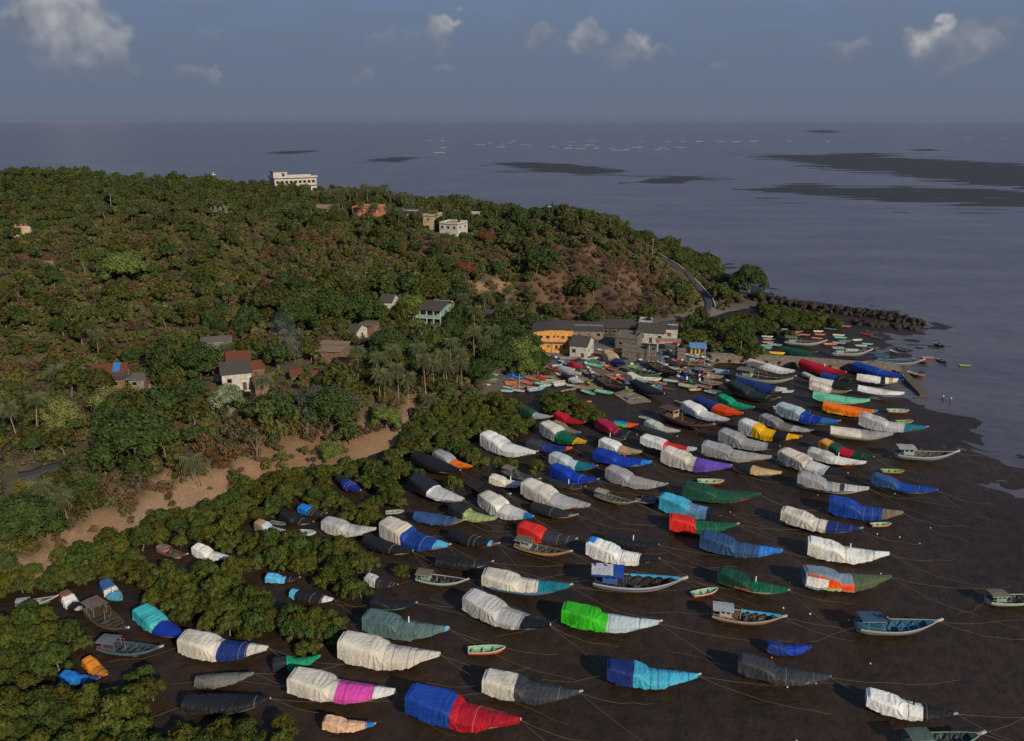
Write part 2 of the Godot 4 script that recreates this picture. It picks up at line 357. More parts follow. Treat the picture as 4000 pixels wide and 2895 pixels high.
const DINGHIES = [
	[-6.0, 0, -93.66, 3.64, 5.09, "go"],
	[27.65, 0, -107.39, 17.16, 4.4, "go"],
	[37.37, 0, -147.66, -2.8, 5.2, "go"],
	[64.61, 0, -129.71, 3.89, 3.69, "go"],
	[76.61, 0, -152.88, -5.64, 4.48, "rg"],
	[25.1, 0, -140.69, -11.23, 3.88, "dk"],
	[66.01, 0, -190.93, -7.92, 5.2, "gg"],
	[93.82, 0, -188.78, -5.23, 5.2, "go"],
	[92.58, 0, -181.24, 2.55, 4.19, "ol"],
	[23.69, 0, -139.45, -17.05, 3.76, "dk"],
	[-23.47, 0, -134.55, 8.8, 3.4, "gg"],
	[-43.82, 0, -130.87, -20.51, 3.4, "dk"],
	[-39.04, 0, -127.01, -7.06, 4.61, "pl"],
	[72.12, 0, -203.79, 7.71, 3.6, "pl"],
	[52.19, 0, -211.26, -31.4, 5.2, "dk"],
	[47.81, 0, -205.37, 7.39, 3.4, "go"],
	[53.16, 0, -205.39, -35.21, 3.4, "dk"],
	[58.54, 0, -223.56, -30.78, 4.69, "bl"],
	[84.09, 0, -261.65, -15.18, 3.66, "wh"],
	[83.54, 0, -258.01, -18.98, 3.91, "gg"],
	[82.04, 0, -253.92, -2.41, 3.6, "or"],
	[82.97, 0, -251.5, -26.56, 4.43, "bl"],
	[80.22, 0, -250.23, -18.09, 3.81, "gr"],
	[78.33, 0, -247.29, -13.18, 4.44, "bl"],
	[103.88, 0, -268.38, 0.04, 3.4, "wh"],
	[102.93, 0, -264.31, -8.38, 3.44, "or"],
	[100.15, 0, -259.67, -19.18, 3.4, "or"],
	[109.1, 0, -264.61, -13.5, 3.78, "wh"],
	[107.87, 0, -260.11, -11.57, 3.98, "gr"],
	[107.28, 0, -254.64, 5.71, 4.5, "dk"],
	[113.14, 0, -257.66, 9.18, 3.4, "wh"],
	[101.2, 0, -251.53, -2.29, 4.44, "or"],
	[104.85, 0, -253.7, -23.98, 4.05, "bl"],
	[111.36, 0, -251.19, -10.17, 3.56, "pl"],
	[114.38, 0, -253.28, -11.99, 3.4, "gr"],
	[115.96, 0, -282.19, -35.68, 3.48, "wh"],
	[116.4, 0, -276.99, -21.36, 3.57, "or"],
	[119.6, 0, -267.04, -36.71, 4.07, "rd"],
	[121.6, 0, -263.04, -44.05, 3.4, "dk"],
	[114.26, 0, -249.13, -48.07, 3.4, "dk"],
	[105.68, 0, -244.87, -5.42, 3.91, "pl"],
	[120.68, 0, -246.25, -83.44, 3.4, "wh"],
	[123.86, 0, -247.84, -62.76, 3.4, "dk"],
	[138.97, 0, -254.3, -79.4, 4.51, "dk"],
	[126.53, 0, -237.97, -7.34, 3.45, "or"],
	[130.41, 0, -236.07, -80.01, 4.18, "dk"],
	[114.82, 0, -222.39, -56.99, 5.2, "go"],
	[133.71, 0, -229.82, -5.44, 3.4, "ol"],
	[80.32, 0, -241.48, -17.33, 4.68, "yl"],
	[94.0, 0, -264.07, -25.78, 3.94, "br"],
	[97.51, 0, -264.22, -20.05, 3.4, "or"],
	[109.29, 0, -272.66, -31.48, 4.02, "dk"],
	[122.7, 0, -235.7, -62.36, 5.01, "dk"],
	[-0.23, 0.29, -214.58, -54.74, 3.4, "or"],
	[2.47, 0.02, -212.73, -34.34, 4.13, "or"],
	[3.63, 0.15, -216.11, -38.47, 4.83, "or"],
	[6.24, 0.15, -216.16, -23.42, 3.4, "rd"],
	[8.09, 0.19, -217.13, -21.53, 4.14, "or"],
	[6.42, 0, -211.22, -13.29, 3.4, "gr"],
	[7.93, 0, -212.33, -2.21, 3.4, "or"],
	[9.36, 0.03, -213.92, -9.53, 3.4, "gr"],
	[11.24, 0, -210.93, 26.17, 4.01, "pk"],
	[11.53, 0, -209.25, 23.36, 3.68, "wh"],
	[7.56, 0, -208.4, 22.54, 3.6, "pl"],
	[0.17, 0, -208.15, -12.74, 3.4, "or"],
	[4.3, 0, -204.29, 25.65, 5.12, "bl"],
	[0.33, 0, -205.56, -21.21, 3.4, "pl"],
	[4.11, 0, -207.63, -6.82, 3.4, "or"],
	[13.23, 0, -203.16, 30.09, 4.7, "br"],
	[15.02, 0, -209.68, -21.29, 3.41, "pl"],
	[18.83, 0, -204.54, -48.53, 4.81, "gr"],
	[22.36, 0, -204.36, -28.41, 5.2, "gr"],
	[29.97, 0, -198.75, 45.47, 3.65, "dk"],
	[45.78, 0, -209.26, -28.24, 5.2, "go"],
	[53.65, 0, -213.02, -33.36, 5.2, "br"],
	[51.79, 0, -204.64, -42.56, 3.63, "bl"],
	[42.27, 0, -196.52, -48.22, 3.4, "dk"],
	[58.76, 0, -221.11, -34.87, 4.58, "bl"],
	[60.44, 0.11, -234.4, -27.05, 3.4, "or"],
	[55.97, 0.69, -240.16, -26.08, 3.57, "wh"],
	[53.79, 0.42, -233.45, -15.75, 3.4, "bl"],
	[26.88, 1.09, -241.5, -46.35, 3.81, "wh"],
	[35.32, 1.13, -243.29, -17.64, 4.61, "bl"],
	[36.34, 1.0, -240.34, -8.78, 3.94, "pl"],
	[31.87, 1.02, -241.69, -68.63, 4.97, "or"],
	[34.65, 0.91, -239.66, -44.4, 5.2, "rd"],
	[31.95, 1.45, -250.33, -73.09, 5.19, "dk"],
	[38.67, 0.52, -232.23, -71.27, 4.35, "wh"],
	[41.76, 0.36, -229.43, -34.65, 5.2, "wh"],
	[49.27, 0.73, -237.03, -3.49, 3.4, "wh"],
	[39.83, 0, -212.42, -44.6, 3.83, "or"],
	[42.4, 0, -214.09, -21.5, 3.97, "pl"],
	[45.87, 0, -211.85, -41.47, 3.4, "br"],
	[17.24, 0, -196.35, -8.65, 3.4, "or"],
	[11.7, 0.68, -225.44, 22.31, 3.4, "pl"],
	[14.32, 0.7, -230.32, -64.12, 4.68, "gg"],
	[21.18, 0, -211.65, -61.35, 3.93, "ol"],
	[30.0, 0, -206.82, -39.25, 3.4, "ol"],
	[52.31, 0.15, -229.65, -63.37, 4.63, "br"],
	[31.26, 0, -184.95, -32.89, 3.4, "gg"],
	[-7.19, 0.64, -213.46, -21.79, 3.56, "bl"],
	[-7.43, 0.45, -211.77, -21.16, 3.82, "br"],
	[-9.46, 0.34, -209.9, -20.73, 3.94, "pl"],
	[-6.67, 1.14, -216.95, -32.76, 3.4, "pl"],
	[-2.0, 0.24, -211.55, -5.38, 3.4, "or"],
	[-1.79, 0.12, -209.99, -5.24, 3.4, "or"],
	[-2.45, 0.0, -208.09, -29.08, 3.4, "gr"],
	[-2.92, 0, -204.93, -10.08, 3.4, "pl"],
	[35.96, 0, -214.83, -11.38, 5.86, "wh"],
	[4.65, 0.75, -222.76, 0.47, 5.16, "pl"],
	[10.23, 0.55, -224.47, -55.27, 4.91, "rd"],
	[20.25, 0.12, -216.59, -42.35, 4.04, "dk"],
	[12.72, 0.27, -219.71, -64.86, 3.6, "or"],
	[14.33, 0.78, -231.87, 3.59, 5.69, "br"],
	[20.77, 0.74, -232.79, -4.91, 5.1, "pl"],
	[53.93, 0, -215.71, 2.33, 5.74, "br"],
	[5.03, 0.93, -224.91, -0.14, 4.23, "br"],
	[20.97, 0.26, -221.37, -74.73, 5.23, "br"],
	[7.56, 0.95, -229.42, -50.51, 5.27, "pl"],
	[30.02, 0, -217.36, -70.44, 5.94, "or"],
	[55.45, 0, -228.22, -42.66, 4.92, "dk"],
	[25.67, 0.28, -222.62, -74.27, 3.71, "pl"],
	[38.66, 0, -209.02, -65.48, 4.19, "gg"],
	[22.04, 0.48, -227.46, -33.02, 5.46, "gr"],
	[37.08, 0, -212.74, -45.62, 4.31, "dk"],
	[53.51, 0.56, -237.39, -47.74, 5.07, "pl"],
	[20.88, 0, -208.09, -31.39, 4.35, "br"],
	[17.88, 0.07, -214.75, -24.86, 5.33, "br"],
	[58.27, 0.23, -235.53, -71.12, 5.97, "wh"],
	[54.92, 0.62, -238.26, -15.76, 4.43, "br"],
	[27.82, 0.33, -225.95, -70.54, 5.8, "or"],
	[48.78, 0.29, -231.11, -58.44, 5.96, "rd"],
	[55.42, 0, -218.34, -11.96, 3.86, "dk"],
	[24.66, 0.9, -237.42, -41.35, 3.94, "rd"],
	[50.4, 0, -209.15, -38.72, 4.77, "br"],
	[32.25, 0.56, -231.36, -42.7, 3.95, "dk"],
	[48.81, 0, -223.15, -60.65, 5.85, "br"],
	[14.13, 0.48, -224.16, -33.79, 4.92, "wh"],
	[24.26, 0.06, -215.75, -13.01, 5.27, "or"],
	[44.77, 0.14, -225.44, -18.64, 4.27, "gg"],
	[16.67, 0, -207.19, -17.72, 5.9, "br"],
	[39.8, 0.01, -222.19, -74.07, 4.91, "br"],
	[22.45, 0.6, -230.94, -51.89, 4.8, "br"],
	[23.5, 0.17, -218.51, -15.97, 5.59, "br"],
	[53.13, 0.31, -231.43, -5.64, 4.68, "br"],
	[55.31, 0, -221.27, -32.65, 4.0, "br"],
	[53.38, 0, -223.81, -19.69, 5.33, "dk"],
]
const MANGROVE_GROUND = [
	[[-81.9, -106.7], [-78.9, -108.6], [-73.0, -118.6], [-64.5, -128.4], [-56.1, -138.9], [-51.3, -145.7], [-45.4, -150.5], [-36.9, -153.7], [-35.4, -157.9], [-31.8, -156.5], [-25.1, -149.6], [-20.1, -139.3], [-16.9, -133.6], [-18.7, -128.4], [-24.1, -126.7], [-33.0, -127.6], [-42.9, -125.9], [-44.5, -123.5], [-38.1, -122.7], [-33.3, -121.9], [-25.6, -121.9], [-19.7, -118.2], [-14.9, -111.9], [-20.6, -109.5], [-23.6, -103.1], [-22.9, -99.2], [-26.5, -92.9], [-31.0, -91.5], [-40.9, -95.5], [-52.6, -100.8], [-56.6, -105.5], [-61.3, -106.7], [-68.1, -108.0], [-72.3, -104.3], [-78.8, -102.0]],
	[[-78.1, -100.8], [-68.0, -101.4], [-60.6, -98.6], [-56.7, -94.4], [-54.0, -91.5], [-45.2, -90.5], [-41.5, -86.9], [-40.2, -81.1], [-26.6, -79.5], [-25.1, -75.1], [-24.1, -69.8], [-58.3, -69.8]],
	[[-22.4, -184.0], [-15.7, -197.6], [-3.9, -198.3], [1.9, -192.3], [5.9, -172.0], [-7.6, -170.6], [-10.1, -161.4], [5.2, -151.8], [6.5, -147.4], [-3.9, -144.9], [-7.6, -147.4], [-11.7, -142.2], [-6.3, -139.3], [-18.5, -140.2], [-25.4, -151.8], [-28.5, -160.1], [-25.3, -165.2]],
	[[7.2, -196.9], [15.1, -202.0], [21.6, -184.0], [21.0, -173.5], [11.4, -177.9]],
	[[68.8, -269.7], [83.6, -286.7], [91.3, -279.7], [93.0, -251.5], [83.1, -243.3], [70.7, -227.2], [67.5, -243.3]],
	[[96.2, -307.1], [107.1, -297.7], [122.8, -277.5], [113.8, -270.9], [99.8, -266.5], [92.4, -283.0]],
	[[67.7, -275.5], [82.3, -282.5], [70.7, -239.6], [61.0, -246.1], [52.8, -247.8], [55.9, -256.4]],
]
const ZONES = [
	["cliff", 28.84, -306.65, 14.72],
	["cliff", 50.25, -308.94, 13.16],
	["cliff", 20.55, -313.33, 10.58],
	["cliff", 32.59, -290.18, 13.27],
	["cliff", 51.34, -292.53, 10.05],
	["cliff", 17.83, -293.46, 10.05],
	["cliff", 22.09, -281.13, 6.47],
	["dry", 10.42, -270.8, 4.7],
	["dry", -76.4, -314.86, 7.93],
	["dry", -83.59, -289.16, 6.51],
	["dry", -32.39, -314.34, 7.06],
	["dry", -137.09, -304.57, 8.53],
	["dry", -161.97, -280.61, 7.91],
	["dry", -111.74, -281.65, 4.76],
	["dry", -151.49, -247.29, 4.23],
	["dry", -55.54, -295.83, 6.0],
	["dry", -5.96, -315.94, 7.11],
	["dry", -60.18, -151.49, 5.53],
	["dry", -55.27, -159.71, 5.78],
	["dry", -43.82, -168.39, 5.05],
	["dry", -28.84, -175.65, 4.22],
	["dry", -68.39, -137.98, 5.11],
	["bare", -187.12, -308.72, 5.87],
	["bare", -163.65, -280.79, 4.75],
	["bare", -144.79, -323.03, 4.69],
	["bare", -157.21, -334.94, 4.1],
	["bare", -162.27, -325.83, 4.54],
	["bare", -11.87, -283.75, 4.2],
	["bare", -73.55, -178.43, 2.33],
	["bare", -68.41, -141.31, 2.26],
	["bare", -68.16, -131.37, 3.68],
	["bare", -62.24, -141.95, 2.44],
	["bare", -57.62, -140.66, 2.61],
	["bare", -63.09, -137.19, 2.55],
	["bare", -81.29, -115.21, 2.19],
	["bare", -72.52, -122.09, 3.07],
	["bare", -76.21, -116.25, 3.32],
	["bare", -26.88, -168.87, 4.59],
	["bare", -24.49, -174.29, 3.15],
	["bare", -30.99, -163.08, 3.46],
	["bare", -67.71, -144.97, 1.95],
	["bare", -3.91, -291.97, 3.32],
	["bare", -54.42, -144.07, 2.66],
	["bare", -71.33, -129.68, 3.23],
	["bare", -58.81, -144.49, 2.66],
	["bare", -53.17, -151.97, 2.41],
	["bare", -76.21, -122.18, 2.68],
	["bare", -77.36, -113.07, 2.59],
	["bare", -70.94, -125.31, 3.14],
	["bare", -65.95, -135.84, 3.03],
	["bare", -65.81, -131.45, 3.28],
	["wood", -59.79, -239.65, 15.17],
	["wood", -236.72, -400.23, 19.85],
	["wood", -217.38, -414.45, 15.96],
	["wood", -33.83, -251.74, 11.59],
	["wood", -4.59, -234.96, 10.95],
	["wood", -51.25, -166.28, 4.99],
	["wood", -82.0, -163.6, 7.87],
	["wood", -87.66, -189.73, 5.59],
	["wood", 2.38, -248.99, 6.5],
	["wood", -52.6, -260.75, 10.42],
	["wood", -76.28, -230.72, 7.98],
	["wood", -26.8, -270.68, 9.27],
	["wood", -13.83, -256.63, 8.88],
	["wood", -82.02, -198.74, 5.83],
	["wood", -57.84, -199.8, 7.03],
	["wood", -42.94, -184.06, 6.55],
	["wood", -30.59, -205.74, 7.24],
	["wood", -22.3, -219.87, 7.71],
	["wood", -171.74, -425.66, 18.73],
	["wood", -84.46, -126.38, 3.93],
	["wood", -85.25, -147.08, 5.36],
	["wood", -89.71, -172.01, 6.16],
	["wood", 26.15, -292.83, 4.68],
	["wood", 11.51, -305.78, 6.92],
	["wood", 63.56, -303.41, 6.94],
	["wood", -18.62, -289.4, 6.56],
	["wood", 4.86, -326.96, 9.17],
]
const COCONUTS = [
	[-177.11, 29.79, -359.77, 9.0],
	[-107.66, 10.88, -200.98, 7.0],
	[-99.4, 6.33, -150.06, 9.0],
	[-98.09, 6.34, -154.49, 8.0],
	[-55.28, 5.69, -169.2, 10.0],
	[-51.71, 5.05, -167.19, 5.0],
	[-76.89, 2.21, -125.29, 5.0],
	[-80.2, 2.9, -125.58, 6.0],
	[-61.99, 2.81, -143.15, 4.0],
	[-108.73, 8.98, -183.15, 4.0],
	[-33.48, 4.7, -188.04, 9.0],
	[-30.55, 4.52, -190.57, 9.0],
	[-17.18, 2.06, -197.25, 9.0],
	[-19.88, 2.6, -194.99, 8.0],
	[-14.64, 1.59, -202.47, 9.0],
	[-21.99, 3.04, -193.76, 9.0],
	[-16.51, 2.68, -212.36, 9.0],
	[-10.66, 2.77, -219.74, 9.0],
	[-5.68, 2.72, -224.93, 9.0],
	[-27.94, 3.06, -186.92, 8.0],
	[-25.83, 2.59, -187.23, 7.0],
	[-31.89, 3.53, -184.26, 8.0],
	[-11.54, 4.72, -239.72, 8.0],
	[-9.66, 6.59, -265.82, 7.0],
	[-16.58, 1.83, -196.3, 7.0],
	[-13.39, 1.23, -200.55, 7.0],
	[-20.22, 0.6, -184.9, 4.0],
	[-4.15, 4.03, -252.97, 7.0],
	[-2.15, 5.69, -278.99, 6.0],
	[-55.82, 15.85, -263.14, 5.0],
	[-15.32, 7.32, -258.55, 7.0],
	[-25.34, 4.87, -203.43, 8.0],
	[-7.46, 2.03, -218.87, 8.0],
	[-38.45, 6.29, -191.17, 8.0],
	[-30.94, 3.3, -184.42, 6.0],
	[-147.02, 26.96, -325.32, 6.0],
	[-144.34, 27.33, -329.8, 6.0],
	[-156.36, 27.85, -334.23, 6.0],
	[-166.54, 27.89, -332.64, 7.0],
	[-75.24, 8.75, -203.54, 4.0],
	[-49.19, 13.98, -259.38, 6.0],
	[-239.16, 36.04, -425.38, 8.2],
	[-190.17, 33.85, -424.33, 8.2],
	[-206.7, 34.22, -419.88, 7.3],
	[-187.83, 0.0, -673.29, 6.4],
	[-97.02, 29.05, -406.59, 7.3],
	[-90.8, 28.28, -398.79, 8.2],
	[-88.03, 28.53, -406.58, 8.2],
	[-81.76, 27.74, -397.68, 9.1],
	[-79.35, 27.89, -402.25, 9.1],
	[-75.49, 27.54, -398.92, 8.2],
	[-74.87, 27.96, -408.19, 9.1],
	[-70.28, 27.45, -400.89, 9.1],
	[-66.82, 27.57, -406.55, 8.2],
	[-64.89, 27.69, -415.97, 8.2],
	[-59.7, 27.19, -403.61, 8.2],
	[-56.87, 27.18, -407.05, 7.3],
	[-49.37, 25.91, -382.83, 8.2],
	[-76.62, 25.98, -371.17, 8.2],
	[-67.49, 25.55, -365.83, 8.2],
	[-61.64, 25.41, -366.86, 7.3],
	[-53.79, 24.61, -354.95, 8.2],
	[-46.06, 24.69, -364.1, 8.2],
	[-49.32, 24.17, -350.55, 7.3],
	[-34.31, 23.52, -356.35, 7.3],
	[-24.68, 23.2, -360.16, 7.3],
	[-20.18, 25.04, -390.48, 7.3],
	[-16.43, 24.76, -404.67, 7.3],
	[-12.73, 24.78, -393.79, 7.3],
	[-7.11, 24.63, -383.93, 7.3],
	[-78.76, 25.92, -361.52, 7.3],
	[-89.58, 26.61, -365.17, 7.3],
	[24.19, 25.39, -339.14, 7.3],
	[75.08, 0.0, -525.67, 6.4],
	[59.37, 15.4, -358.11, 6.4],
	[25.5, 24.9, -336.03, 6.4],
	[93.59, 0.57, -362.1, 5.5],
	[-41.07, 23.86, -354.63, 6.4],
	[-37.74, 24.03, -361.03, 7.3],
	[-31.3, 25.05, -380.72, 6.4],
	[-94.38, 26.87, -352.59, 7.3],
	[41.88, 23.1, -347.49, 5.5],
	[47.93, 20.26, -363.86, 5.5],
]
const MARKED_TREES = [
	["light", -126.35, 18.48, -258.81, 7.5],
	["light", -32.27, 9.21, -251.94, 5],
	["light", -149.4, 17.24, -243.88, 2.5],
	["yellowgreen", -90.1, 5.94, -168.41, 5],
	["yellowgreen", -95.72, 6.28, -159.48, 5.5],
	["deep", -74.4, 3.46, -146.15, 9],
	["deep", -81.19, 1.87, -120.14, 6.5],
	["deep", -78.26, 7.75, -192.71, 7],
	["deep", -84.7, 4.89, -163.35, 6],
	["pale", -65.39, 6.36, -174.13, 4.5],
	["pale", -82.92, 8.11, -194.03, 3],
	["deep", 97.74, 0.0, -326.69, 9.5],
	["deep", 89.61, 0.79, -338.33, 5],
	["deep", 59.05, 15.5, -356.14, 6],
	["deep", 72.5, 0.11, -246.56, 6],
	["flame", -42.99, 20.75, -301.96, 3.5],
	["flame", -16.78, 14.66, -286.51, 5],
	["flame", -10.77, 20.29, -328.82, 4.5],
	["flame", 67.39, 0.0, -573.05, 4],
	["deep", -52.71, 10.25, -226.96, 8],
	["deep", -60.04, 10.42, -219.95, 7],
	["deep", -45.17, 9.58, -235.71, 8],
	["deep", -33.04, 7.05, -207.38, 7],
	["light", 2.13, 1.1, -221.99, 6.5],
	["deep", -1.84, 2.92, -235.99, 7],
	["light", 4.64, 0.35, -216.95, 4.5],
	["deep", -40.52, 3.19, -168.19, 7],
	["grey", -44.2, 4.5, -171.39, 6],
	["grey", -40.35, 3.85, -172.34, 6],
	["deep", -0.45, 1.16, -220.0, 6],
	["deep", 4.22, 1.69, -230.96, 6],
	["deep", -4.87, 1.26, -216.95, 6],
	["deep", -8.95, 0.41, -207.81, 5.5],
	["deep", 7.22, 0.42, -218.88, 5],
	["deep", -16.04, 5.83, -245.48, 6],
	["deep", -17.86, 5.12, -231.31, 6],
	["deep", 7.1, 0.65, -264.9, 5],
	["light", -29.16, 1.21, -174.58, 4],
	["light", -38.73, 0.26, -158.33, 3],
	["conifer", 31.55, 0.0, -637.22, 2.5],
	["fan", 31.55, 23.18, -329.49, 2.5],
	["fan", 45.18, 21.16, -366.22, 3],
]
const DEAD_TREES = [
	[-16.43, 12.8, -279.52],
	[-13.82, 10.06, -273.65],
	[-85.55, 8.47, -196.15],
	[-69.84, 3.52, -149.49],
	[-52.58, 2.39, -153.23],
	[-44.61, 2.87, -163.01],
	[33.04, 9.8, -295.16],
	[61.87, 7.69, -313.96],
	[-81.8, 15.93, -249.95],
	[-140.53, 19.41, -262.78],
]
const HOUSES = [
	["small_house", -80.51, 9.81, -211.53, 20.0, 7.45, 5.0, 3.2, "slab", "grey", "concrete", "grey walled house with a long flat concrete roof above the blue roofed house"],
	["small_house", -76.46, 8.9, -206.15, 20.0, 4.82, 4.0, 2.8, "shed", "white", "bluesheet", "small white house with a light blue sheet roof between the slab and the tiled roofs"],
	["small_house", -71.59, 7.92, -201.48, 20.0, 5.58, 6.0, 3.0, "gable", "white", "tile", "white house with red tiled gable roof just below the blue sheet roof"],
	["small_house", -66.91, 7.39, -195.22, 20.0, 5.96, 5.0, 3.0, "gable", "brick", "tile", "low brick house with a long red tiled roof behind the tall lone palm"],
	["small_house", -68.0, 7.04, -188.89, 20.0, 6.74, 8.0, 4.6, "gable", "white", "cement", "white gabled house with a dark grey cement roof behind a pale leafed tree"],
	["small_house", -98.79, 8.47, -188.95, 15.0, 7.57, 5.0, 3.2, "gable", "brick", "tilepatch", "brick house with red tiled roof and a blue sheet on it"],
	["small_house", -95.82, 7.89, -185.48, 15.0, 4.08, 4.0, 2.6, "shed", "brick", "cement", "lean-to with a dark grey sheet roof in front of the blue patched roof"],
	["small_house", -90.53, 7.57, -187.54, 10.0, 5.29, 5.0, 2.4, "slab", "grey", "concrete", "low hut with a pale concrete slab roof among the trees"],
	["small_house", -103.91, 8.3, -182.69, 10.0, 4.93, 5.0, 2.6, "slab", "white", "concrete", "ruined white walled hut half under trees"],
	["small_house", -47.74, 8.75, -204.92, -10.0, 7.27, 7.0, 3.6, "shed", "brick", "sheet", "brick house with a broad rusty beige sheet roof by the smoke"],
	["small_house", -37.14, 8.03, -214.27, -15.0, 2.67, 5.0, 4.4, "shed", "white", "cement", "narrow white house with one dark window among palms"],
	["small_house", -39.68, 10.42, -254.38, -10.0, 4.07, 7.0, 4.2, "gable", "white", "cement", "white house with dark gable roof under the big dark tree"],
	["small_house", -25.33, 7.45, -252.71, -15.0, 9.51, 8.0, 5.6, "veranda", "turquoise", "cement", "turquoise house with a pillared upper veranda"],
	["small_house", -22.44, 8.16, -258.01, -15.0, 6.26, 6.0, 4.0, "gable", "grey", "sheet", "house with pale rusty sheet roof behind the turquoise one"],
	["small_house", -42.43, 8.92, -231.09, -10.0, 4.44, 6.0, 3.6, "slab", "brick", "concrete", "bare brick house under the trees"],
	["small_house", -44.47, 9.19, -223.56, -20.0, 3.07, 6.0, 3.4, "gable", "white", "cement", "small white house with weathered gable at the wood edge"],
	["small_house", -35.51, 7.49, -207.46, -10.0, 2.5, 3.0, 2.0, "gable", "brick", "tile", "tiny red roofed hut by the narrow white house"],
	["small_house", -48.29, 7.13, -190.39, 20.0, 4.42, 5.0, 2.4, "gable", "brick", "tile", "brown roofed hut hidden below the dark tree"],
	["small_house", -53.93, 7.5, -191.47, 20.0, 2.74, 4.0, 2.2, "gable", "brick", "tile", "little red roofed hut next to the smoke"],
	["small_house", -65.58, 7.48, -196.73, 20.0, 3.72, 5.0, 2.6, "gable", "brick", "tile", "small rusty roofed hut at the end of the tiled roofs"],
	["small_house", -73.41, 7.43, -193.41, 20.0, 3.36, 4.0, 2.4, "gable", "white", "tile", "low white hut with rusty roof beside the dark cement gable"],
	["small_house", -82.36, 9.22, -206.5, 18.0, 4.04, 5.0, 2.6, "shed", "grey", "sheet", "hut with a pale rusty sheet roof above the tiled cluster"],
	["small_house", -61.07, 7.03, -185.58, 24.0, 3.35, 5.0, 2.6, "gable", "brick", "tile", "brown roofed hut below the tall lone palm"],
	["small_house", -43.24, 7.73, -198.8, -12.0, 3.49, 5.0, 2.6, "gable", "brick", "tile", "red tiled hut beside the beige sheet roof"],
	["small_house", -6.52, 4.84, -261.92, -20.0, 4.41, 6.0, 3.2, "gable", "grey", "cement", "grey roofed house under the tall green trees"],
	["villa", -65.59, 25.58, -374.2, -8.0, 12.02, 12.0, 6.0, "parapet", "salmon", "concrete", "salmon pink flat roofed villa on the ridge"],
	["villa", -34.93, 23.38, -357.78, -20.0, 5.13, 9.0, 6.5, "parapet", "cream", "concrete", "cream two storey house with open terrace beside the white house"],
	["villa", -24.79, 21.95, -343.6, -25.0, 8.6, 9.0, 6.2, "parapet", "white", "tan", "white flat roofed house with window row standing above the slope"],
	["villa", -47.82, 25.25, -376.44, -15.0, 9.43, 9.0, 4.0, "shed", "white", "cement", "white house with brown roof behind the palms on the ridge"],
	["villa", -44.65, 24.87, -439.0, -10.0, 11.09, 10.0, 4.0, "parapet", "paleblue", "cream", "pale blue flat roofed building on the sea side of the ridge"],
	["villa", 17.9, 23.3, -394.5, -10.0, 5.0, 9.0, 4.5, "gable", "white", "paint", "white gabled chapel on the headland top"],
	["villa", 22.74, 23.37, -391.0, -10.0, 6.5, 10.0, 5.0, "gable", "white", "slate", "house with a wide dark slate roof on the headland top"],
	["villa", -17.68, 24.57, -383.59, -10.0, 4.29, 6.0, 3.0, "shed", "white", "paint", "tiny white hut at the garden on the ridge"],
	["villa", -87.09, 26.84, -382.63, -10.0, 8.66, 7.0, 3.5, "gable", "cream", "sheet", "cream hut roof peeping between palms west of the salmon villa"],
	["harbour_house", 12.98, 1.23, -243.15, -6.0, 12.02, 9.0, 6.6, "yellow", "yellow", "cement", "two storey yellow orange building with a curved grey roof"],
	["harbour_shed", 17.64, 1.05, -240.85, -6.0, 4.31, 5.0, 2.72, "gable", "darkwood", "cement", "dark wooden shed against the yellow building"],
	["harbour_house", 21.38, 0.77, -237.02, -20.0, 5.33, 8.0, 4.42, "gable", "white", "cement", "white house with grey gable roof facing the boatyard"],
	["harbour_shed", 22.3, 1.55, -257.02, -4.0, 15.37, 8.0, 3.06, "shed", "grey", "cement", "long grey shed with doors behind the yellow building"],
	["harbour_shed", 35.26, 1.67, -260.59, -2.0, 10.92, 8.0, 2.89, "shed", "darkwood", "cement", "long dark roofed shed at the foot of the scrub slope"],
	["harbour_house", 36.86, 1.07, -244.7, -22.0, 7.01, 7.0, 4.0, "parapet", "concretewall", "concrete", "two storey bare concrete house with open upper floor"],
	["harbour_house", 45.75, 1.3, -252.83, -18.0, 8.46, 8.0, 3.91, "gable", "white", "cement", "whitewashed house with dark wide roof by the bare concrete house"],
	["harbour_house", 45.48, 1.51, -265.6, -15.0, 4.13, 5.0, 3.06, "parapet", "paleblue", "concrete", "small pale grey cube house on top of the row"],
	["harbour_house", 51.29, 1.27, -252.79, -14.0, 4.67, 6.0, 4.76, "shed", "white", "cement", "white house on tall legs with one dark window and a wall emblem"],
	["harbour_shed", 48.33, 1.37, -254.91, -14.0, 3.68, 5.0, 2.89, "shed", "brick", "cement", "brick hut between the white houses"],
	["harbour_shed", 38.7, 0.65, -235.3, -14.0, 9.85, 5.0, 2.38, "parapet", "concretewall", "concrete", "low grey waterfront building with doors"],
	["harbour_shed", 51.07, 0.5, -233.96, 0.0, 2.5, 3.0, 3.06, "parapet", "concretewall", "concrete", "grey concrete water tank block on the quay"],
]
const SPOTS = [
	["hostel", -120.66, 29.37, -454.0],
	["tank", -191.4, 26.61, -316.65],
	["frame", -125.78, 28.68, -357.52],
	["dome", -166.99, 31.99, -462.0],
	["smoke", -54.81, 8.39, -198.58],
]
const HEADLAND_ROAD = [
	[25.02, 1.72, -258.79],
	[38.17, 1.62, -267.29],
	[49.71, 1.8, -271.49],
	[58.62, 1.83, -276.86],
	[68.56, 0.98, -288.98],
	[75.35, 1.2, -301.73],
	[76.73, 2.65, -312.72],
	[75.67, 4.22, -322.23],
	[73.54, 7.12, -335.02],
	[68.81, 10.13, -341.13],
	[63.81, 13.15, -352.27],
	[59.61, 15.32, -364.15],
	[56.28, 16.53, -369.74],
]
const HILL_ROAD = [
	[-92.59, 6.1, -137.78],
	[-89.15, 6.18, -140.03],
	[-86.55, 5.98, -143.99],
	[-85.06, 5.03, -149.49],
	[-83.77, 4.45, -158.19],
]
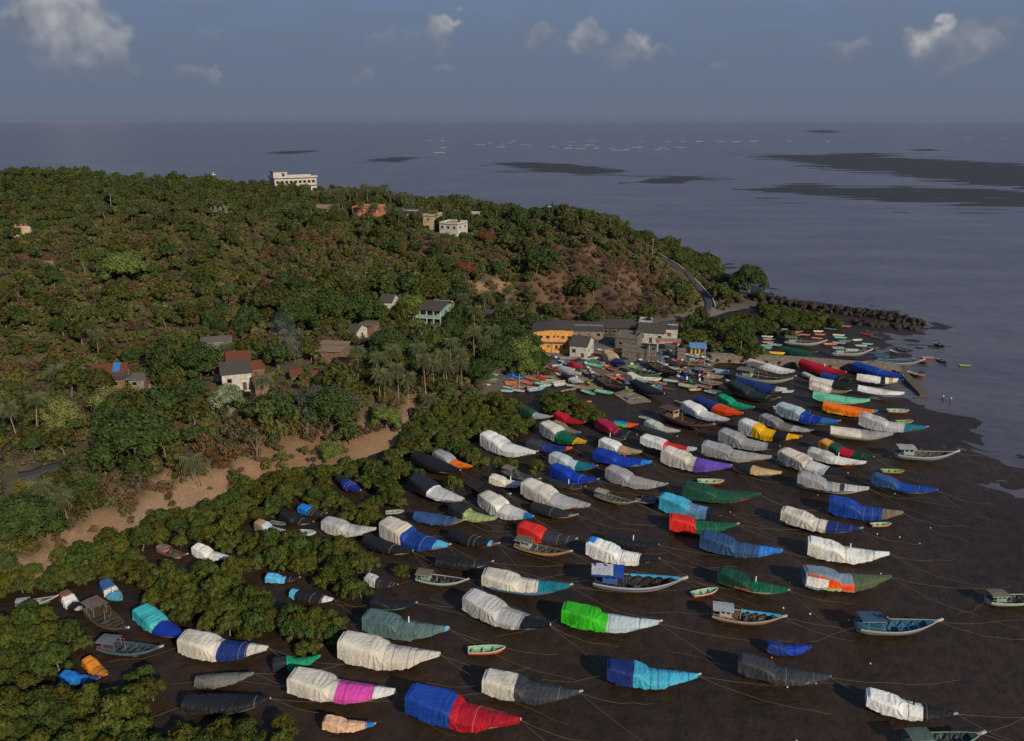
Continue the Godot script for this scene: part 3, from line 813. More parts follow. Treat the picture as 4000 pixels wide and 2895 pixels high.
const PIER = [
	[60.4, -234.64],
	[71.21, -233.54],
	[85.66, -230.83],
	[99.19, -226.62],
	[112.5, -223.04],
]
const PIER_ARM = [
	[112.79, -224.17],
	[111.42, -213.7],
	[109.81, -202.19],
]
const GROYNE = [
	[97.79, -324.64],
	[109.01, -313.48],
	[119.83, -303.8],
	[130.65, -296.15],
	[140.97, -288.85],
	[145.93, -278.51],
]
const GROYNE_FOOT = [
	[121.85, -282.55],
	[133.13, -278.52],
	[141.9, -273.31],
]
const SHORE_ROCKS = [
	[-35.64, 2.19, -169.29],
	[-34.33, 2.06, -170.58],
	[-33.0, 1.9, -171.86],
	[-31.83, 1.89, -174.11],
	[-27.77, 0.87, -174.81],
	[-26.1, 0.78, -178.1],
	[-41.27, 0.26, -155.62],
	[-22.31, 0.44, -182.64],
	[107.83, 0.0, -332.98],
	[73.75, 0.21, -260.77],
	[76.65, 0.0, -263.06],
	[79.58, 0.0, -265.32],
	[69.22, 0.65, -260.98],
]
const WATERLINE = [
	[104.53, -362.89],
	[109.23, -337.6],
	[135.34, -307.31],
	[148.57, -277.08],
	[130.0, -262.77],
	[119.56, -238.39],
	[110.42, -200.32],
	[111.47, -180.58],
	[114.77, -161.57],
]
const SANDBARS = [
	[[479.0, -1659.0], [605.0, -1724.0], [807.0, -1843.0], [727.0, -1619.0], [778.0, -1544.0], [845.0, -1369.0], [866.0, -1327.0], [580.0, -882.0], [530.0, -932.0], [528.0, -1052.0], [490.0, -1252.0], [495.0, -1475.0]],
	[[261.0, -853.0], [306.0, -919.0], [346.0, -959.0], [347.0, -906.0], [367.0, -870.0], [431.0, -906.0], [468.0, -882.0], [499.0, -858.0], [518.0, -831.0], [537.0, -815.0], [445.0, -671.0], [411.0, -696.0], [340.0, -753.0], [296.0, -805.0]],
	[[-22.0, -1412.0], [51.0, -1412.0], [121.0, -1327.0], [176.0, -1164.0], [95.0, -1105.0], [55.0, -1164.0], [18.0, -1252.0]],
	[[-267.0, -1492.0], [-238.0, -1599.0], [-186.0, -1639.0], [-199.0, -1443.0]],
	[[154.0, -981.0], [201.0, -1060.0], [244.0, -1069.0], [192.0, -952.0], [165.0, -952.0]],
	[[-541.0, -1817.0], [-522.0, -1950.0], [-465.0, -1979.0], [-474.0, -1769.0]],
	[[1829.0, -5171.0], [2190.0, -5839.0], [1923.0, -4981.0], [1717.0, -4640.0]],
	[[969.0, -2039.0], [1040.0, -2071.0], [1031.0, -2009.0], [959.0, -1950.0]],
]
const SURF = [
	[-0.05, 1163.1, -2807.03],
	[-108.71, 216.77, -2405.25],
	[-40.72, 445.51, -2244.32],
	[-239.43, -145.31, -2171.6],
	[483.39, 670.65, -4342.12],
	[1186.37, 2066.64, -7437.52],
	[1648.56, 1875.21, -3062.29],
	[1785.97, 1910.19, -3286.18],
	[-417.1, -227.15, -2929.15],
	[239.37, 405.21, -2039.32],
	[132.81, 303.81, -2103.41],
	[-145.05, 65.17, -2590.78],
	[-680.61, -654.1, -2449.12],
	[-554.53, -528.95, -2362.91],
	[-175.91, -135.36, -1868.34],
]
const SHORE = [
	[-83.76, 0.3, -104.83],
	[-79.94, 0.3, -109.72],
	[-73.63, 0.3, -117.81],
	[-67.29, 0.3, -126.95],
	[-60.41, 0.3, -138.32],
	[-52.99, 0.3, -150.48],
	[-38.29, 0.3, -159.66],
	[-30.17, 0.3, -169.88],
	[-22.33, 0.3, -182.84],
]
const CLOUDS = [
	[-27.65, 5.86, 2.19, 1.2, 1.0],
	[-26.33, 5.32, 1.99, 1.1, 0.95],
	[-28.65, 5.33, 1.48, 1.2, 0.9],
	[-25.36, 4.5, 1.48, 1.1, 0.8],
	[-26.88, 3.94, 1.74, 1.3, 0.72],
	[-24.9, 3.38, 1.09, 1.4, 0.55],
	[-27.8, 3.29, 0.97, 1.3, 0.55],
	[-4.71, 5.5, 1.03, 1.1, 0.75],
	[-3.96, 6.05, 0.64, 1.0, 0.9],
	[-6.07, 4.81, 0.9, 1.8, 0.35],
	[4.52, 5.09, 1.03, 1.1, 0.6],
	[5.1, 5.36, 0.8, 1.0, 0.65],
	[3.79, 4.55, 0.71, 1.3, 0.6],
	[8.66, 4.78, 0.84, 1.1, 0.85],
	[7.79, 4.38, 0.77, 1.3, 0.7],
	[7.08, 3.89, 0.97, 2.0, 0.35],
	[9.71, 4.08, 0.64, 1.4, 0.5],
	[26.14, 5.45, 0.51, 0.7, 1.0],
	[25.77, 4.73, 0.84, 1.2, 1.0],
	[24.56, 4.65, 0.71, 1.1, 0.8],
	[25.33, 4.37, 0.64, 1.0, 1.0],
	[27.73, 4.28, 1.03, 1.4, 0.55],
	[28.93, 3.99, 0.77, 1.2, 0.55],
	[26.63, 3.7, 1.29, 1.7, 0.45],
	[21.62, 3.98, 0.71, 1.4, 0.5],
	[20.81, 4.26, 0.64, 1.4, 0.45],
	[29.7, 4.8, 0.97, 1.5, 0.35],
	[-20.63, 2.82, 0.71, 1.5, 0.5],
	[-19.31, 2.71, 0.51, 1.5, 0.5],
	[-10.3, 2.55, 0.64, 1.3, 0.42],
	[-4.48, 3.15, 0.58, 1.5, 0.55],
	[-8.7, 5.05, 0.71, 1.4, 0.35],
	[1.69, 5.25, 0.71, 1.5, 0.5],
	[13.23, 3.21, 0.48, 1.4, 0.35],
	[-19.57, 5.2, 0.64, 1.4, 0.3],
]
const CAM_HEIGHT = 70.0
const CAM_PITCH = 17.3422
const CAM_FOV = 49.500

# ------------------------------------------------------------------ helpers
class Solid:
	# collects faces of one mesh; corners of a face run clockwise seen from outside
	var v := PackedVector3Array()
	var n := PackedVector3Array()
	var c := PackedColorArray()
	var tint := Color(1, 1, 1)
	func tri(a: Vector3, b: Vector3, d: Vector3) -> void:
		var m := (d - a).cross(b - a).normalized()
		v.append(a); v.append(b); v.append(d)
		n.append(m); n.append(m); n.append(m)
		c.append(tint); c.append(tint); c.append(tint)
	func tri_n(a: Vector3, b: Vector3, d: Vector3, na: Vector3, nb: Vector3, nd: Vector3) -> void:
		v.append(a); v.append(b); v.append(d)
		n.append(na); n.append(nb); n.append(nd)
		c.append(tint); c.append(tint); c.append(tint)
	func quad(a: Vector3, b: Vector3, d: Vector3, e: Vector3) -> void:
		tri(a, b, d)
		tri(a, d, e)
	func box(mid: Vector3, size: Vector3, turn := 0.0) -> void:
		var q := Basis(Vector3.UP, turn)
		var h := size * 0.5
		for k in 3:
			for sg in [-1.0, 1.0]:
				var o := Vector3.ZERO
				var u := Vector3.ZERO
				var w := Vector3.ZERO
				o[k] = h[k] * sg
				u[(k + 1) % 3] = h[(k + 1) % 3] * sg
				w[(k + 2) % 3] = h[(k + 2) % 3]
				quad(mid + q * (o - u - w), mid + q * (o - u + w), mid + q * (o + u + w), mid + q * (o + u - w))
	func beam(a: Vector3, b: Vector3, wide: float, tall: float) -> void:
		var f := b - a
		var l := f.length()
		if l < 0.001: return
		f /= l
		var side := f.cross(Vector3.UP)
		side = Vector3.RIGHT if side.length() < 0.01 else side.normalized()
		var up := side.cross(f)
		var s := side * wide * 0.5
		var t := up * tall * 0.5
		var p := [a - s - t, a + s - t, a + s + t, a - s + t, b - s - t, b + s - t, b + s + t, b - s + t]
		for q in [[0, 1, 2, 3], [5, 4, 7, 6], [4, 0, 3, 7], [1, 5, 6, 2], [3, 2, 6, 7], [4, 5, 1, 0]]:
			quad(p[q[3]], p[q[2]], p[q[1]], p[q[0]])
	func tube(pts: Array, rad: Array, sides := 6) -> void:
		var rings := []
		for i in pts.size():
			var f: Vector3 = (pts[mini(i + 1, pts.size() - 1)] - pts[maxi(i - 1, 0)]).normalized()
			var side := f.cross(Vector3(0.31, 0.11, 0.94)).normalized()
			var up := side.cross(f)
			var ring := []
			for k in sides:
				var a := TAU * k / sides
				ring.append(side * cos(a) + up * sin(a))
			rings.append(ring)
		for i in pts.size() - 1:
			for k in sides:
				var m := (k + 1) % sides
				var a: Vector3 = rings[i][k]
				var b: Vector3 = rings[i][m]
				var d: Vector3 = rings[i + 1][m]
				var e: Vector3 = rings[i + 1][k]
				var pa: Vector3 = pts[i] + a * rad[i]
				var pb: Vector3 = pts[i] + b * rad[i]
				var pd: Vector3 = pts[i + 1] + d * rad[i + 1]
				var pe: Vector3 = pts[i + 1] + e * rad[i + 1]
				tri_n(pa, pb, pd, a, b, d)
				tri_n(pa, pd, pe, a, d, e)
	func mesh() -> ArrayMesh:
		var arr := []
		arr.resize(Mesh.ARRAY_MAX)
		arr[Mesh.ARRAY_VERTEX] = v
		arr[Mesh.ARRAY_NORMAL] = n
		arr[Mesh.ARRAY_COLOR] = c
		var m := ArrayMesh.new()
		m.add_surface_from_arrays(Mesh.PRIMITIVE_TRIANGLES, arr)
		return m

func grid_mesh(nu: int, nv: int, p: PackedVector3Array, col := PackedColorArray()) -> ArrayMesh:
	# a sheet of nu x nv points, u first; its normal is (along v) x (along u)
	var nn := PackedVector3Array()
	nn.resize(nu * nv)
	var idx := PackedInt32Array()
	idx.resize((nu - 1) * (nv - 1) * 6)
	var w := 0
	for i in nu:
		for j in nv:
			var du := p[mini(i + 1, nu - 1) * nv + j] - p[maxi(i - 1, 0) * nv + j]
			var dv := p[i * nv + mini(j + 1, nv - 1)] - p[i * nv + maxi(j - 1, 0)]
			nn[i * nv + j] = dv.cross(du).normalized()
			if i < nu - 1 and j < nv - 1:
				var a := i * nv + j
				idx[w] = a; idx[w + 1] = a + nv; idx[w + 2] = a + nv + 1
				idx[w + 3] = a; idx[w + 4] = a + nv + 1; idx[w + 5] = a + 1
				w += 6
	var arr := []
	arr.resize(Mesh.ARRAY_MAX)
	arr[Mesh.ARRAY_VERTEX] = p
	arr[Mesh.ARRAY_NORMAL] = nn
	if col.size() == p.size(): arr[Mesh.ARRAY_COLOR] = col
	arr[Mesh.ARRAY_INDEX] = idx
	var m := ArrayMesh.new()
	m.add_surface_from_arrays(Mesh.PRIMITIVE_TRIANGLES, arr)
	return m

func numbered(called: String) -> String:
	var k: int = taken.get(called, -1) + 1
	taken[called] = k
	return called if k == 0 else "%s_%03d" % [called, k]

func tag(o: Node, label: String, category: String, group := "") -> void:
	o.set_meta("label", label)
	o.set_meta("category", category)
	if group != "": o.set_meta("group", group)

func thing(called: String, label: String, category: String, at: Vector3, turn := 0.0, group := "") -> Node3D:
	var o := Node3D.new()
	o.name = numbered(called)
	add_child(o)
	o.position = at
	o.rotation.y = turn
	tag(o, label, category, group)
	return o

func part(called: String, mesh: Mesh, m: Material, parent: Node) -> MeshInstance3D:
	var o := MeshInstance3D.new()
	o.name = called
	o.mesh = mesh
	o.material_override = m
	parent.add_child(o, true)
	return o

func structure(called: String, mesh: Mesh, m: Material) -> MeshInstance3D:
	var o := MeshInstance3D.new()
	o.name = numbered(called)
	o.mesh = mesh
	o.material_override = m
	add_child(o)
	o.set_meta("kind", "structure")
	return o

func mat(key: String, srgb: Color, rough := 0.8, vertex := true) -> StandardMaterial3D:
	if mats.has(key): return mats[key]
	var m := StandardMaterial3D.new()
	m.albedo_color = srgb
	m.roughness = rough
	m.vertex_color_use_as_albedo = vertex
	mats[key] = m
	return m

func rgb(r: int, g: int, b: int) -> Color:
	return Color(r / 255.0, g / 255.0, b / 255.0)

func grain(seed_: int, freq: float, size: int, lo: Color, hi: Color, oct := 4) -> ImageTexture:
	# seamless two-tone grain
	var f := FastNoiseLite.new()
	f.seed = seed_
	f.frequency = freq
	f.fractal_octaves = oct
	var g := f.get_seamless_image(size, size)
	var out := Image.create(size, size, true, Image.FORMAT_RGB8)
	for y in size:
		for x in size:
			out.set_pixel(x, y, lo.lerp(hi, g.get_pixel(x, y).r))
	out.generate_mipmaps()
	return ImageTexture.create_from_image(out)

func relief(seed_: int, freq: float, size: int, strength: float, oct := 4) -> ImageTexture:
	var f := FastNoiseLite.new()
	f.seed = seed_
	f.frequency = freq
	f.fractal_octaves = oct
	var g := f.get_seamless_image(size, size)
	g.convert(Image.FORMAT_RGBA8)
	g.bump_map_to_normal_map(strength)
	g.generate_mipmaps()
	return ImageTexture.create_from_image(g)

# ------------------------------------------------------------------ land shape
func tps(r2: float) -> float:
	return 0.0 if r2 < 1e-12 else 0.5 * r2 * log(r2)

func solve_hill() -> void:
	# a thin plate spline through the surveyed heights
	var n := KNOTS.size()
	var m := n + 3
	var a := []
	for i in m:
		var row := PackedFloat64Array()
		row.resize(m + 1)
		a.append(row)
	for i in n:
		var xi: float = KNOTS[i][0] / 100.0
		var zi: float = KNOTS[i][1] / 100.0
		for j in n:
			var dx: float = xi - KNOTS[j][0] / 100.0
			var dz: float = zi - KNOTS[j][1] / 100.0
			a[i][j] = tps(dx * dx + dz * dz)
		a[i][i] += 0.002
		a[i][n] = 1.0; a[i][n + 1] = xi; a[i][n + 2] = zi
		a[n][i] = 1.0; a[n + 1][i] = xi; a[n + 2][i] = zi
		a[i][m] = KNOTS[i][2]
	for k in m:
		var best := k
		for i in range(k + 1, m):
			if absf(a[i][k]) > absf(a[best][k]): best = i
		var t = a[k]; a[k] = a[best]; a[best] = t
		var pk: PackedFloat64Array = a[k]
		for i in range(k + 1, m):
			var ri: PackedFloat64Array = a[i]
			var f := ri[k] / pk[k]
			if f == 0.0: continue
			for j in range(k, m + 1): ri[j] -= f * pk[j]
			a[i] = ri
	hill_w.resize(m)
	for k in range(m - 1, -1, -1):
		var s: float = a[k][m]
		for j in range(k + 1, m): s -= a[k][j] * hill_w[j]
		hill_w[k] = s / a[k][k]
	hill_grid.resize(GNX * GNZ)
	var kx := PackedFloat64Array()
	var kz := PackedFloat64Array()
	for q in KNOTS:
		kx.append(q[0] / 100.0)
		kz.append(q[1] / 100.0)
	for i in GNX:
		for j in GNZ:
			var x := (GX0 + i * GSTEP) / 100.0
			var z := (GZ0 + j * GSTEP) / 100.0
			var s := hill_w[n] + hill_w[n + 1] * x + hill_w[n + 2] * z
			for q in n:
				var dx := x - kx[q]
				var dz := z - kz[q]
				var r2 := dx * dx + dz * dz
				if r2 > 1e-12: s += hill_w[q] * 0.5 * r2 * log(r2)
			hill_grid[i * GNZ + j] = s

func cub(a: float, b: float, c: float, d: float, t: float) -> float:
	return b + 0.5 * t * (c - a + t * (2.0 * a - 5.0 * b + 4.0 * c - d + t * (3.0 * (b - c) + d - a)))

func hill(x: float, z: float) -> float:
	var u := clampf((x - GX0) / GSTEP, 1.0, GNX - 3.01)
	var w := clampf((z - GZ0) / GSTEP, 1.0, GNZ - 3.01)
	var i := int(u)
	var j := int(w)
	var q := []
	for k in 4:
		var o := (i - 1 + k) * GNZ + j
		q.append(cub(hill_grid[o - 1], hill_grid[o], hill_grid[o + 1], hill_grid[o + 2], w - j))
	var h := cub(q[0], q[1], q[2], q[3], u - i)
	# gullies and hummocks, none on the low yard
	var k2 := smoothstep(2.0, 9.0, h)
	var rough := smoothstep(0.4, 1.6, h) * smoothstep(-2.0, -14.0, x) * fine.get_noise_2d(x * 16.0, z * 16.0 + 31.0) * 0.9
	# ribs and gullies down the headland face
	var face := smoothstep(1.5, 7.0, h) * smoothstep(-4.0, 12.0, x) * smoothstep(82.0, 66.0, x) * smoothstep(-352.0, -336.0, z)
	rough += face * (fine.get_noise_2d(x * 9.0 + 17.0, z * 2.2) * 4.2 + absf(fine.get_noise_2d(x * 22.0, z * 5.0)) * 1.6 - 0.4)
	return h + rough + k2 * (fine.get_noise_2d(x * 1.6, z * 1.6) * 2.2 + fine.get_noise_2d(x * 5.0 + 90.0, z * 5.0) * 0.7)

func mud(x: float, z: float) -> float:
	# the flat lies at zero and sinks below the water beyond the waterline
	var edge: float = WATERLINE[0][0]
	for i in WATERLINE.size() - 1:
		if z > WATERLINE[i][1]:
			edge = remap(z, WATERLINE[i][1], WATERLINE[i + 1][1], WATERLINE[i][0], WATERLINE[i + 1][0])
	var far := x - edge
	var w := fine.get_noise_2d(x * 0.9 + 400.0, z * 0.9) * 11.0
	return -0.06 - 0.0075 * maxf(far + w + 50.0, 0.0) + fine.get_noise_2d(x * 7.0, z * 7.0) * 0.10 - 0.16 * smoothstep(0.05, 0.0, absf(fine.get_noise_2d(x * 1.7 + 61.0, z * 2.6 + 13.0))) + fine.get_noise_2d(x * 2.0, z * 4.0 - 77.0) * 0.10 * smoothstep(-60.0, -5.0, far) + fine.get_noise_2d(x * 2.0, z * 2.0 - 77.0) * 0.05

func ground(x: float, z: float) -> float:
	return maxf(hill(x, z), mud(x, z))

func near_line(x: float, z: float, pts: Array) -> float:
	var p := Vector2(x, z)
	var best := 1e9
	for i in pts.size() - 1:
		var q := Geometry2D.get_closest_point_to_segment(p, Vector2(pts[i][0], pts[i][2]), Vector2(pts[i + 1][0], pts[i + 1][2]))
		best = minf(best, p.distance_to(q))
	return best

# ------------------------------------------------------------------ scene
func _ready() -> void:
	rng.seed = 4711
	fine.seed = 12
	fine.frequency = 0.01
	fine.fractal_octaves = 3
	set_camera()
	set_sky()
	set_sun()
	solve_hill()
	build_mudflat()
	build_hillside()
	build_sea()
	build_roads()
	build_pier()
	build_groyne()
	build_houses()
	build_landmarks()
	build_covered_boats()
	build_bare_boats()
	build_dinghies()
	build_trees()
	build_mangroves()
	build_yard_things()
	build_ropes()
	build_smoke()

func set_camera() -> void:
	var cam := Camera3D.new()
	cam.name = "camera"
	add_child(cam)
	cam.position = Vector3(0, CAM_HEIGHT, 0)
	cam.rotation_degrees = Vector3(-CAM_PITCH, 0, 0)
	cam.fov = CAM_FOV
	cam.near = 0.5
	cam.far = 120000.0
	cam.current = true

const EXPOSURE = 1.0
const SUN_ENERGY = 1.3
const SKY_ENERGY = 1.0

func set_sun() -> void:
	var sun := DirectionalLight3D.new()
	sun.name = "sun"
	add_child(sun)
	var el := deg_to_rad(27.0)
	var az := deg_to_rad(34.0)   # behind the viewer, to the right
	var to_sun := Vector3(sin(az) * cos(el), sin(el), cos(az) * cos(el))
	sun.look_at_from_position(Vector3.ZERO, -to_sun)
	sun.light_energy = SUN_ENERGY
	sun.light_color = Color(1.0, 0.945, 0.85)
	sun.light_angular_distance = 0.53
	sun.shadow_enabled = true

func set_sky() -> void:
	var w := 4096
	var h := 2048
	var img := Image.create(w, h, false, Image.FORMAT_RGB8)
	var low := Color(0.400, 0.442, 0.515)
	var mid := Color(0.403, 0.458, 0.545)
	var high := Color(0.425, 0.505, 0.625)
	var top := Color(0.36, 0.48, 0.66)
	for y in h:
		var el := 90.0 - (y + 0.5) * 180.0 / h
		var c := low if el > 0.0 else Color(0.33, 0.35, 0.41)
		if el > 9.0: c = high.lerp(top, clampf((el - 9.0) / 60.0, 0, 1))
		elif el > 3.5: c = mid.lerp(high, (el - 3.5) / 5.5)
		elif el > 0.0: c = low.lerp(mid, el / 3.5)
		img.fill_rect(Rect2i(0, y, w, 1), c)
	# one bank of haze and small cumulus, repeated round the horizon
	var bank := 780
	var rows := 260
	var y0 := h / 2 - rows
	var wisps := FastNoiseLite.new()
	wisps.seed = 5
	wisps.frequency = 0.022
	wisps.fractal_octaves = 5
	var edge := FastNoiseLite.new()
	edge.seed = 31
	edge.frequency = 0.02
	edge.fractal_octaves = 5
	var lay := Image.create(bank, rows, false, Image.FORMAT_RGB8)
	lay.blit_rect(img, Rect2i(0, y0, bank, rows), Vector2i.ZERO)
	for y in rows:
		var el := (rows - y - 0.5) * 180.0 / h
		var base := img.get_pixel(0, y0 + y)
		for x in bank:
			var az := (x + 0.5 - bank * 0.5) * 360.0 / w
			var veil := clampf(wisps.get_noise_2d(x * 0.5, y * 1.6) * 0.9 + 0.12, 0.0, 1.0) * smoothstep(0.5, 2.5, el) * smoothstep(16.0, 7.0, el)
			var c := base.lerp(Color(0.435, 0.455, 0.515), veil * 0.5)
			var body := 0.0
			var light := 0.0
			if el < 12.0:
				var jx := edge.get_noise_2d(x * 1.5, y * 1.5) * 1.3
				var jy := edge.get_noise_2d(x * 1.5 + 500.0, y * 1.5) * 1.0
				for q in CLOUDS:
					var dx: float = (az - q[0] + jx) / (q[2] * q[3])
					var dy: float = (el - q[1] + jy) / q[2]
					var r := dx * dx + dy * dy
					if r < 1.7:
						var k: float = smoothstep(1.5, lerpf(0.35, -0.1, clampf(0.6 - dy, 0.0, 1.0)), r) * q[4]
						body = body + k * (1.0 - body)
						light = maxf(light, k * clampf(0.50 + dy * 0.55 + dx * 0.16 + edge.get_noise_2d(x * 2.2 + 90.0, y * 2.6) * 0.75, 0.0, 1.0))
			if body > 0.0:
				var puff := Color(0.435, 0.46, 0.52).lerp(Color(0.715, 0.71, 0.715), light)
				c = c.lerp(puff, clampf(body * 0.85, 0.0, 1.0))
			lay.set_pixel(x, y, c)
	for k in 5:
		var x0 := (k * 819 - bank / 2 + w) % w
		var one := mini(bank, w - x0)
		img.blit_rect(lay, Rect2i(0, 0, one, rows), Vector2i(x0, y0))
		if one < bank: img.blit_rect(lay, Rect2i(one, 0, bank - one, rows), Vector2i(0, y0))
	var pano := PanoramaSkyMaterial.new()
	pano.panorama = ImageTexture.create_from_image(img)
	var sky := Sky.new()
	sky.sky_material = pano
	var env := Environment.new()
	env.background_mode = Environment.BG_SKY
	env.sky = sky
	env.background_energy_multiplier = SKY_ENERGY
	env.tonemap_mode = Environment.TONE_MAPPER_LINEAR
	env.tonemap_exposure = EXPOSURE
	env.fog_enabled = true
	env.fog_density = 0.000005
	env.fog_light_color = Color(0.80, 0.82, 0.88)
	env.sdfgi_enabled = true
	env.ssao_enabled = true
	env.ssil_enabled = true
	var we := WorldEnvironment.new()
	we.name = "world_environment"
	we.environment = env
	add_child(we)

# ------------------------------------------------------------------ ground
func build_mudflat() -> void:
	var x0 := -150.0
	var z0 := -420.0
	var st := 1.5
	var nu := 300
	var nv := 264
	var p := PackedVector3Array()
	var c := PackedColorArray()
	p.resize(nu * nv)
	c.resize(nu * nv)
	var blot := FastNoiseLite.new()
	blot.seed = 77
	blot.frequency = 0.02
	blot.fractal_octaves = 5
	for i in nu:
		for j in nv:
			var x := x0 + i * st
			var z := z0 + j * st
			p[i * nv + j] = Vector3(x, mud(x, z), z)
			var k := blot.get_noise_2d(x, z * 1.8)
			var g := Color(0.80, 0.80, 0.80).lerp(Color(1.12, 1.06, 0.98), clampf(0.5 + k * 1.2, 0, 1))
			# the drier brownish pan among the outer boats
			var pan := smoothstep(1.25, 0.7, Vector2((x - 27.0) / 10.0, (z + 77.0) / 3.4).length() + k * 0.8)
			g = g.lerp(Color(1.75, 1.5, 1.2), pan)
			# trodden pale silt below the boatyard
			var yard := smoothstep(1.2, 0.5, Vector2((x - 30.0) / 34.0, (z + 222.0) / 22.0).length() + k * 0.5)
			g = g.lerp(Color(2.6, 2.35, 2.1), yard * clampf(0.5 + k * 2.0, 0, 1))
			c[i * nv + j] = g
	var m := mat("mud", Color(1, 1, 1), 0.5)
	m.albedo_texture = grain(3, 0.012, 512, rgb(41, 32, 24), rgb(63, 49, 37), 5)
	m.uv1_triplanar = true
	m.uv1_world_triplanar = true
	m.uv1_scale = Vector3(0.045, 0.045, 0.045)
	m.normal_enabled = true
	m.normal_texture = relief(9, 0.035, 512, 5.0, 6)
	m.normal_scale = 0.55
	m.metallic_specular = 0.3
	structure("mudflat", grid_mesh(nu, nv, p, c), m)

func build_hillside() -> void:
	var st := 2.0
	var nu := 270
	var nv := 250
	var x0 := -320.0
	var z0 := -590.0
	var p := PackedVector3Array()
	var c := PackedColorArray()
	p.resize(nu * nv)
	c.resize(nu * nv)
	var blot := FastNoiseLite.new()
	blot.seed = 21
	blot.frequency = 0.03
	blot.fractal_octaves = 4
	for i in nu:
		for j in nv:
			var x := x0 + i * st
			var z := z0 + j * st
			var h := hill(x, z)
			p[i * nv + j] = Vector3(x, maxf(h, -6.0), z)
			var k := clampf(0.5 + blot.get_noise_2d(x, z) * 1.3, 0, 1)
			var g := Color(0.074, 0.064, 0.030).lerp(Color(0.128, 0.098, 0.048), k)
			if h < 3.0 and x > -12.0 and z < -198.0:
				g = g.lerp(Color(0.105, 0.092, 0.076).lerp(Color(0.19, 0.165, 0.135), k), smoothstep(3.0, 1.4, h))
			var bank := near_line(x, z, SHORE) if z > -200.0 and h < 9.0 else 99.0
			if bank < 14.0: g = g.lerp(Color(0.24, 0.135, 0.066).lerp(Color(0.31, 0.20, 0.11), k), smoothstep(11.0, 6.0, bank + (k - 0.5) * 9.0))
			for q in ZONES:
				if q[0] == "cliff":
					var dc: float = Vector2(x - q[1], z - q[2]).length() / q[3]
					if dc < 1.3: g = g.lerp(Color(0.085, 0.048, 0.028).lerp(Color(0.17, 0.088, 0.048), k), smoothstep(1.3, 0.8, dc))
				if q[0] == "bare":
					var d: float = Vector2(x - q[1], z - q[2]).length() / q[3]
					if d < 1.5: g = g.lerp(Color(0.32, 0.175, 0.08).lerp(Color(0.37, 0.25, 0.145), k), smoothstep(1.5, 0.6, d + (k - 0.5) * 0.6))
			c[i * nv + j] = g
	var m := mat("soil", Color(1, 1, 1), 0.95)
	m.albedo_texture = grain(14, 0.02, 512, rgb(205, 200, 195), rgb(255, 255, 255), 5)
	m.uv1_triplanar = true
	m.uv1_world_triplanar = true
	m.uv1_scale = Vector3(0.09, 0.09, 0.09)
	m.normal_enabled = true
	m.normal_texture = relief(15, 0.04, 512, 6.0, 5)
	structure("hillside", grid_mesh(nu, nv, p, c), m)

func build_sea() -> void:
	# one sheet at the tide's level that reaches the horizon, with a long low swell
	var s := Solid.new()
	var far := 42000.0
	var w := -0.42
	s.quad(Vector3(-far, w, 400), Vector3(-far, w, -far), Vector3(far, w, -far), Vector3(far, w, 400))
	var m := mat("water", rgb(94, 82, 80), 0.27, false)
	m.metallic_specular = 0.55
	m.albedo_texture = grain(41, 0.008, 512, rgb(190, 190, 200), rgb(255, 255, 255), 5)
	m.uv1_triplanar = true
	m.uv1_world_triplanar = true
	m.uv1_scale = Vector3(0.0016, 0.0016, 0.0042)
	m.normal_enabled = true
	m.normal_texture = relief(43, 0.05, 512, 3.0, 5)
	m.normal_scale = 0.35
	structure("sea", s.mesh(), m)
	# sandbars left dry by the tide, ribbed, with pools
	var rib := FastNoiseLite.new()
	rib.seed = 8
	rib.frequency = 0.012
	rib.fractal_octaves = 4
	var bm := mat("bar_mud", rgb(42, 38, 37), 0.75, false)
	for b in SANDBARS:
		var poly := PackedVector2Array()
		var lo := Vector2(1e9, 1e9)
		var hi := Vector2(-1e9, -1e9)
		for q in b:
			var v := Vector2(q[0], q[1])
			poly.append(v)
			lo = lo.min(v)
			hi = hi.max(v)
		lo -= Vector2(30, 30)
		hi += Vector2(30, 30)
		var nu := 170
		var nv := 110
		var p := PackedVector3Array()
		p.resize(nu * nv)
		var span := (hi - lo).length()
		for i in nu:
			for j in nv:
				var v := lo + Vector2((hi.x - lo.x) * i / (nu - 1), (hi.y - lo.y) * j / (nv - 1))
				var d := 1e9
				for k in poly.size():
					d = minf(d, v.distance_to(Geometry2D.get_closest_point_to_segment(v, poly[k], poly[(k + 1) % poly.size()])))
				if not Geometry2D.is_point_in_polygon(v, poly): d = -d
				var rg := rib.get_noise_2d(v.x * 0.3, v.y * 2.6)
				var y := clampf(d / (span * 0.05), -1.0, 1.0) * 0.5 + rg * 0.95 + rib.get_noise_2d(v.x * 1.4 + 70.0, v.y * 7.0) * 0.35 + 0.10
				p[i * nv + j] = Vector3(v.x, w + clampf(y, -0.6, 0.45), v.y)
		structure("sandbar", grid_mesh(nu, nv, p), bm)
	# broken surf along the outer bars
	var f := Solid.new()
	for q in SURF:
		var x: float = q[0]
		while x < q[1]:
			var l := rng.randf_range(5.0, 34.0)
			if rng.randf() < 0.5:
				var z: float = q[2] + rng.randf_range(-40.0, 40.0)
				f.beam(Vector3(x, w + 0.3, z), Vector3(x + l, w + 0.3, z + rng.randf_range(-14.0, 14.0)), rng.randf_range(3.0, 6.0), rng.randf_range(0.1, 0.45))
			x += l + rng.randf_range(2.0, 50.0)
	var o := structure("surf", f.mesh(), mat("foam", rgb(205, 205, 202), 0.9, false))
	o.set_meta("kind", "stuff")
	tag(o, "thin broken lines of white surf far out on the bars", "surf")

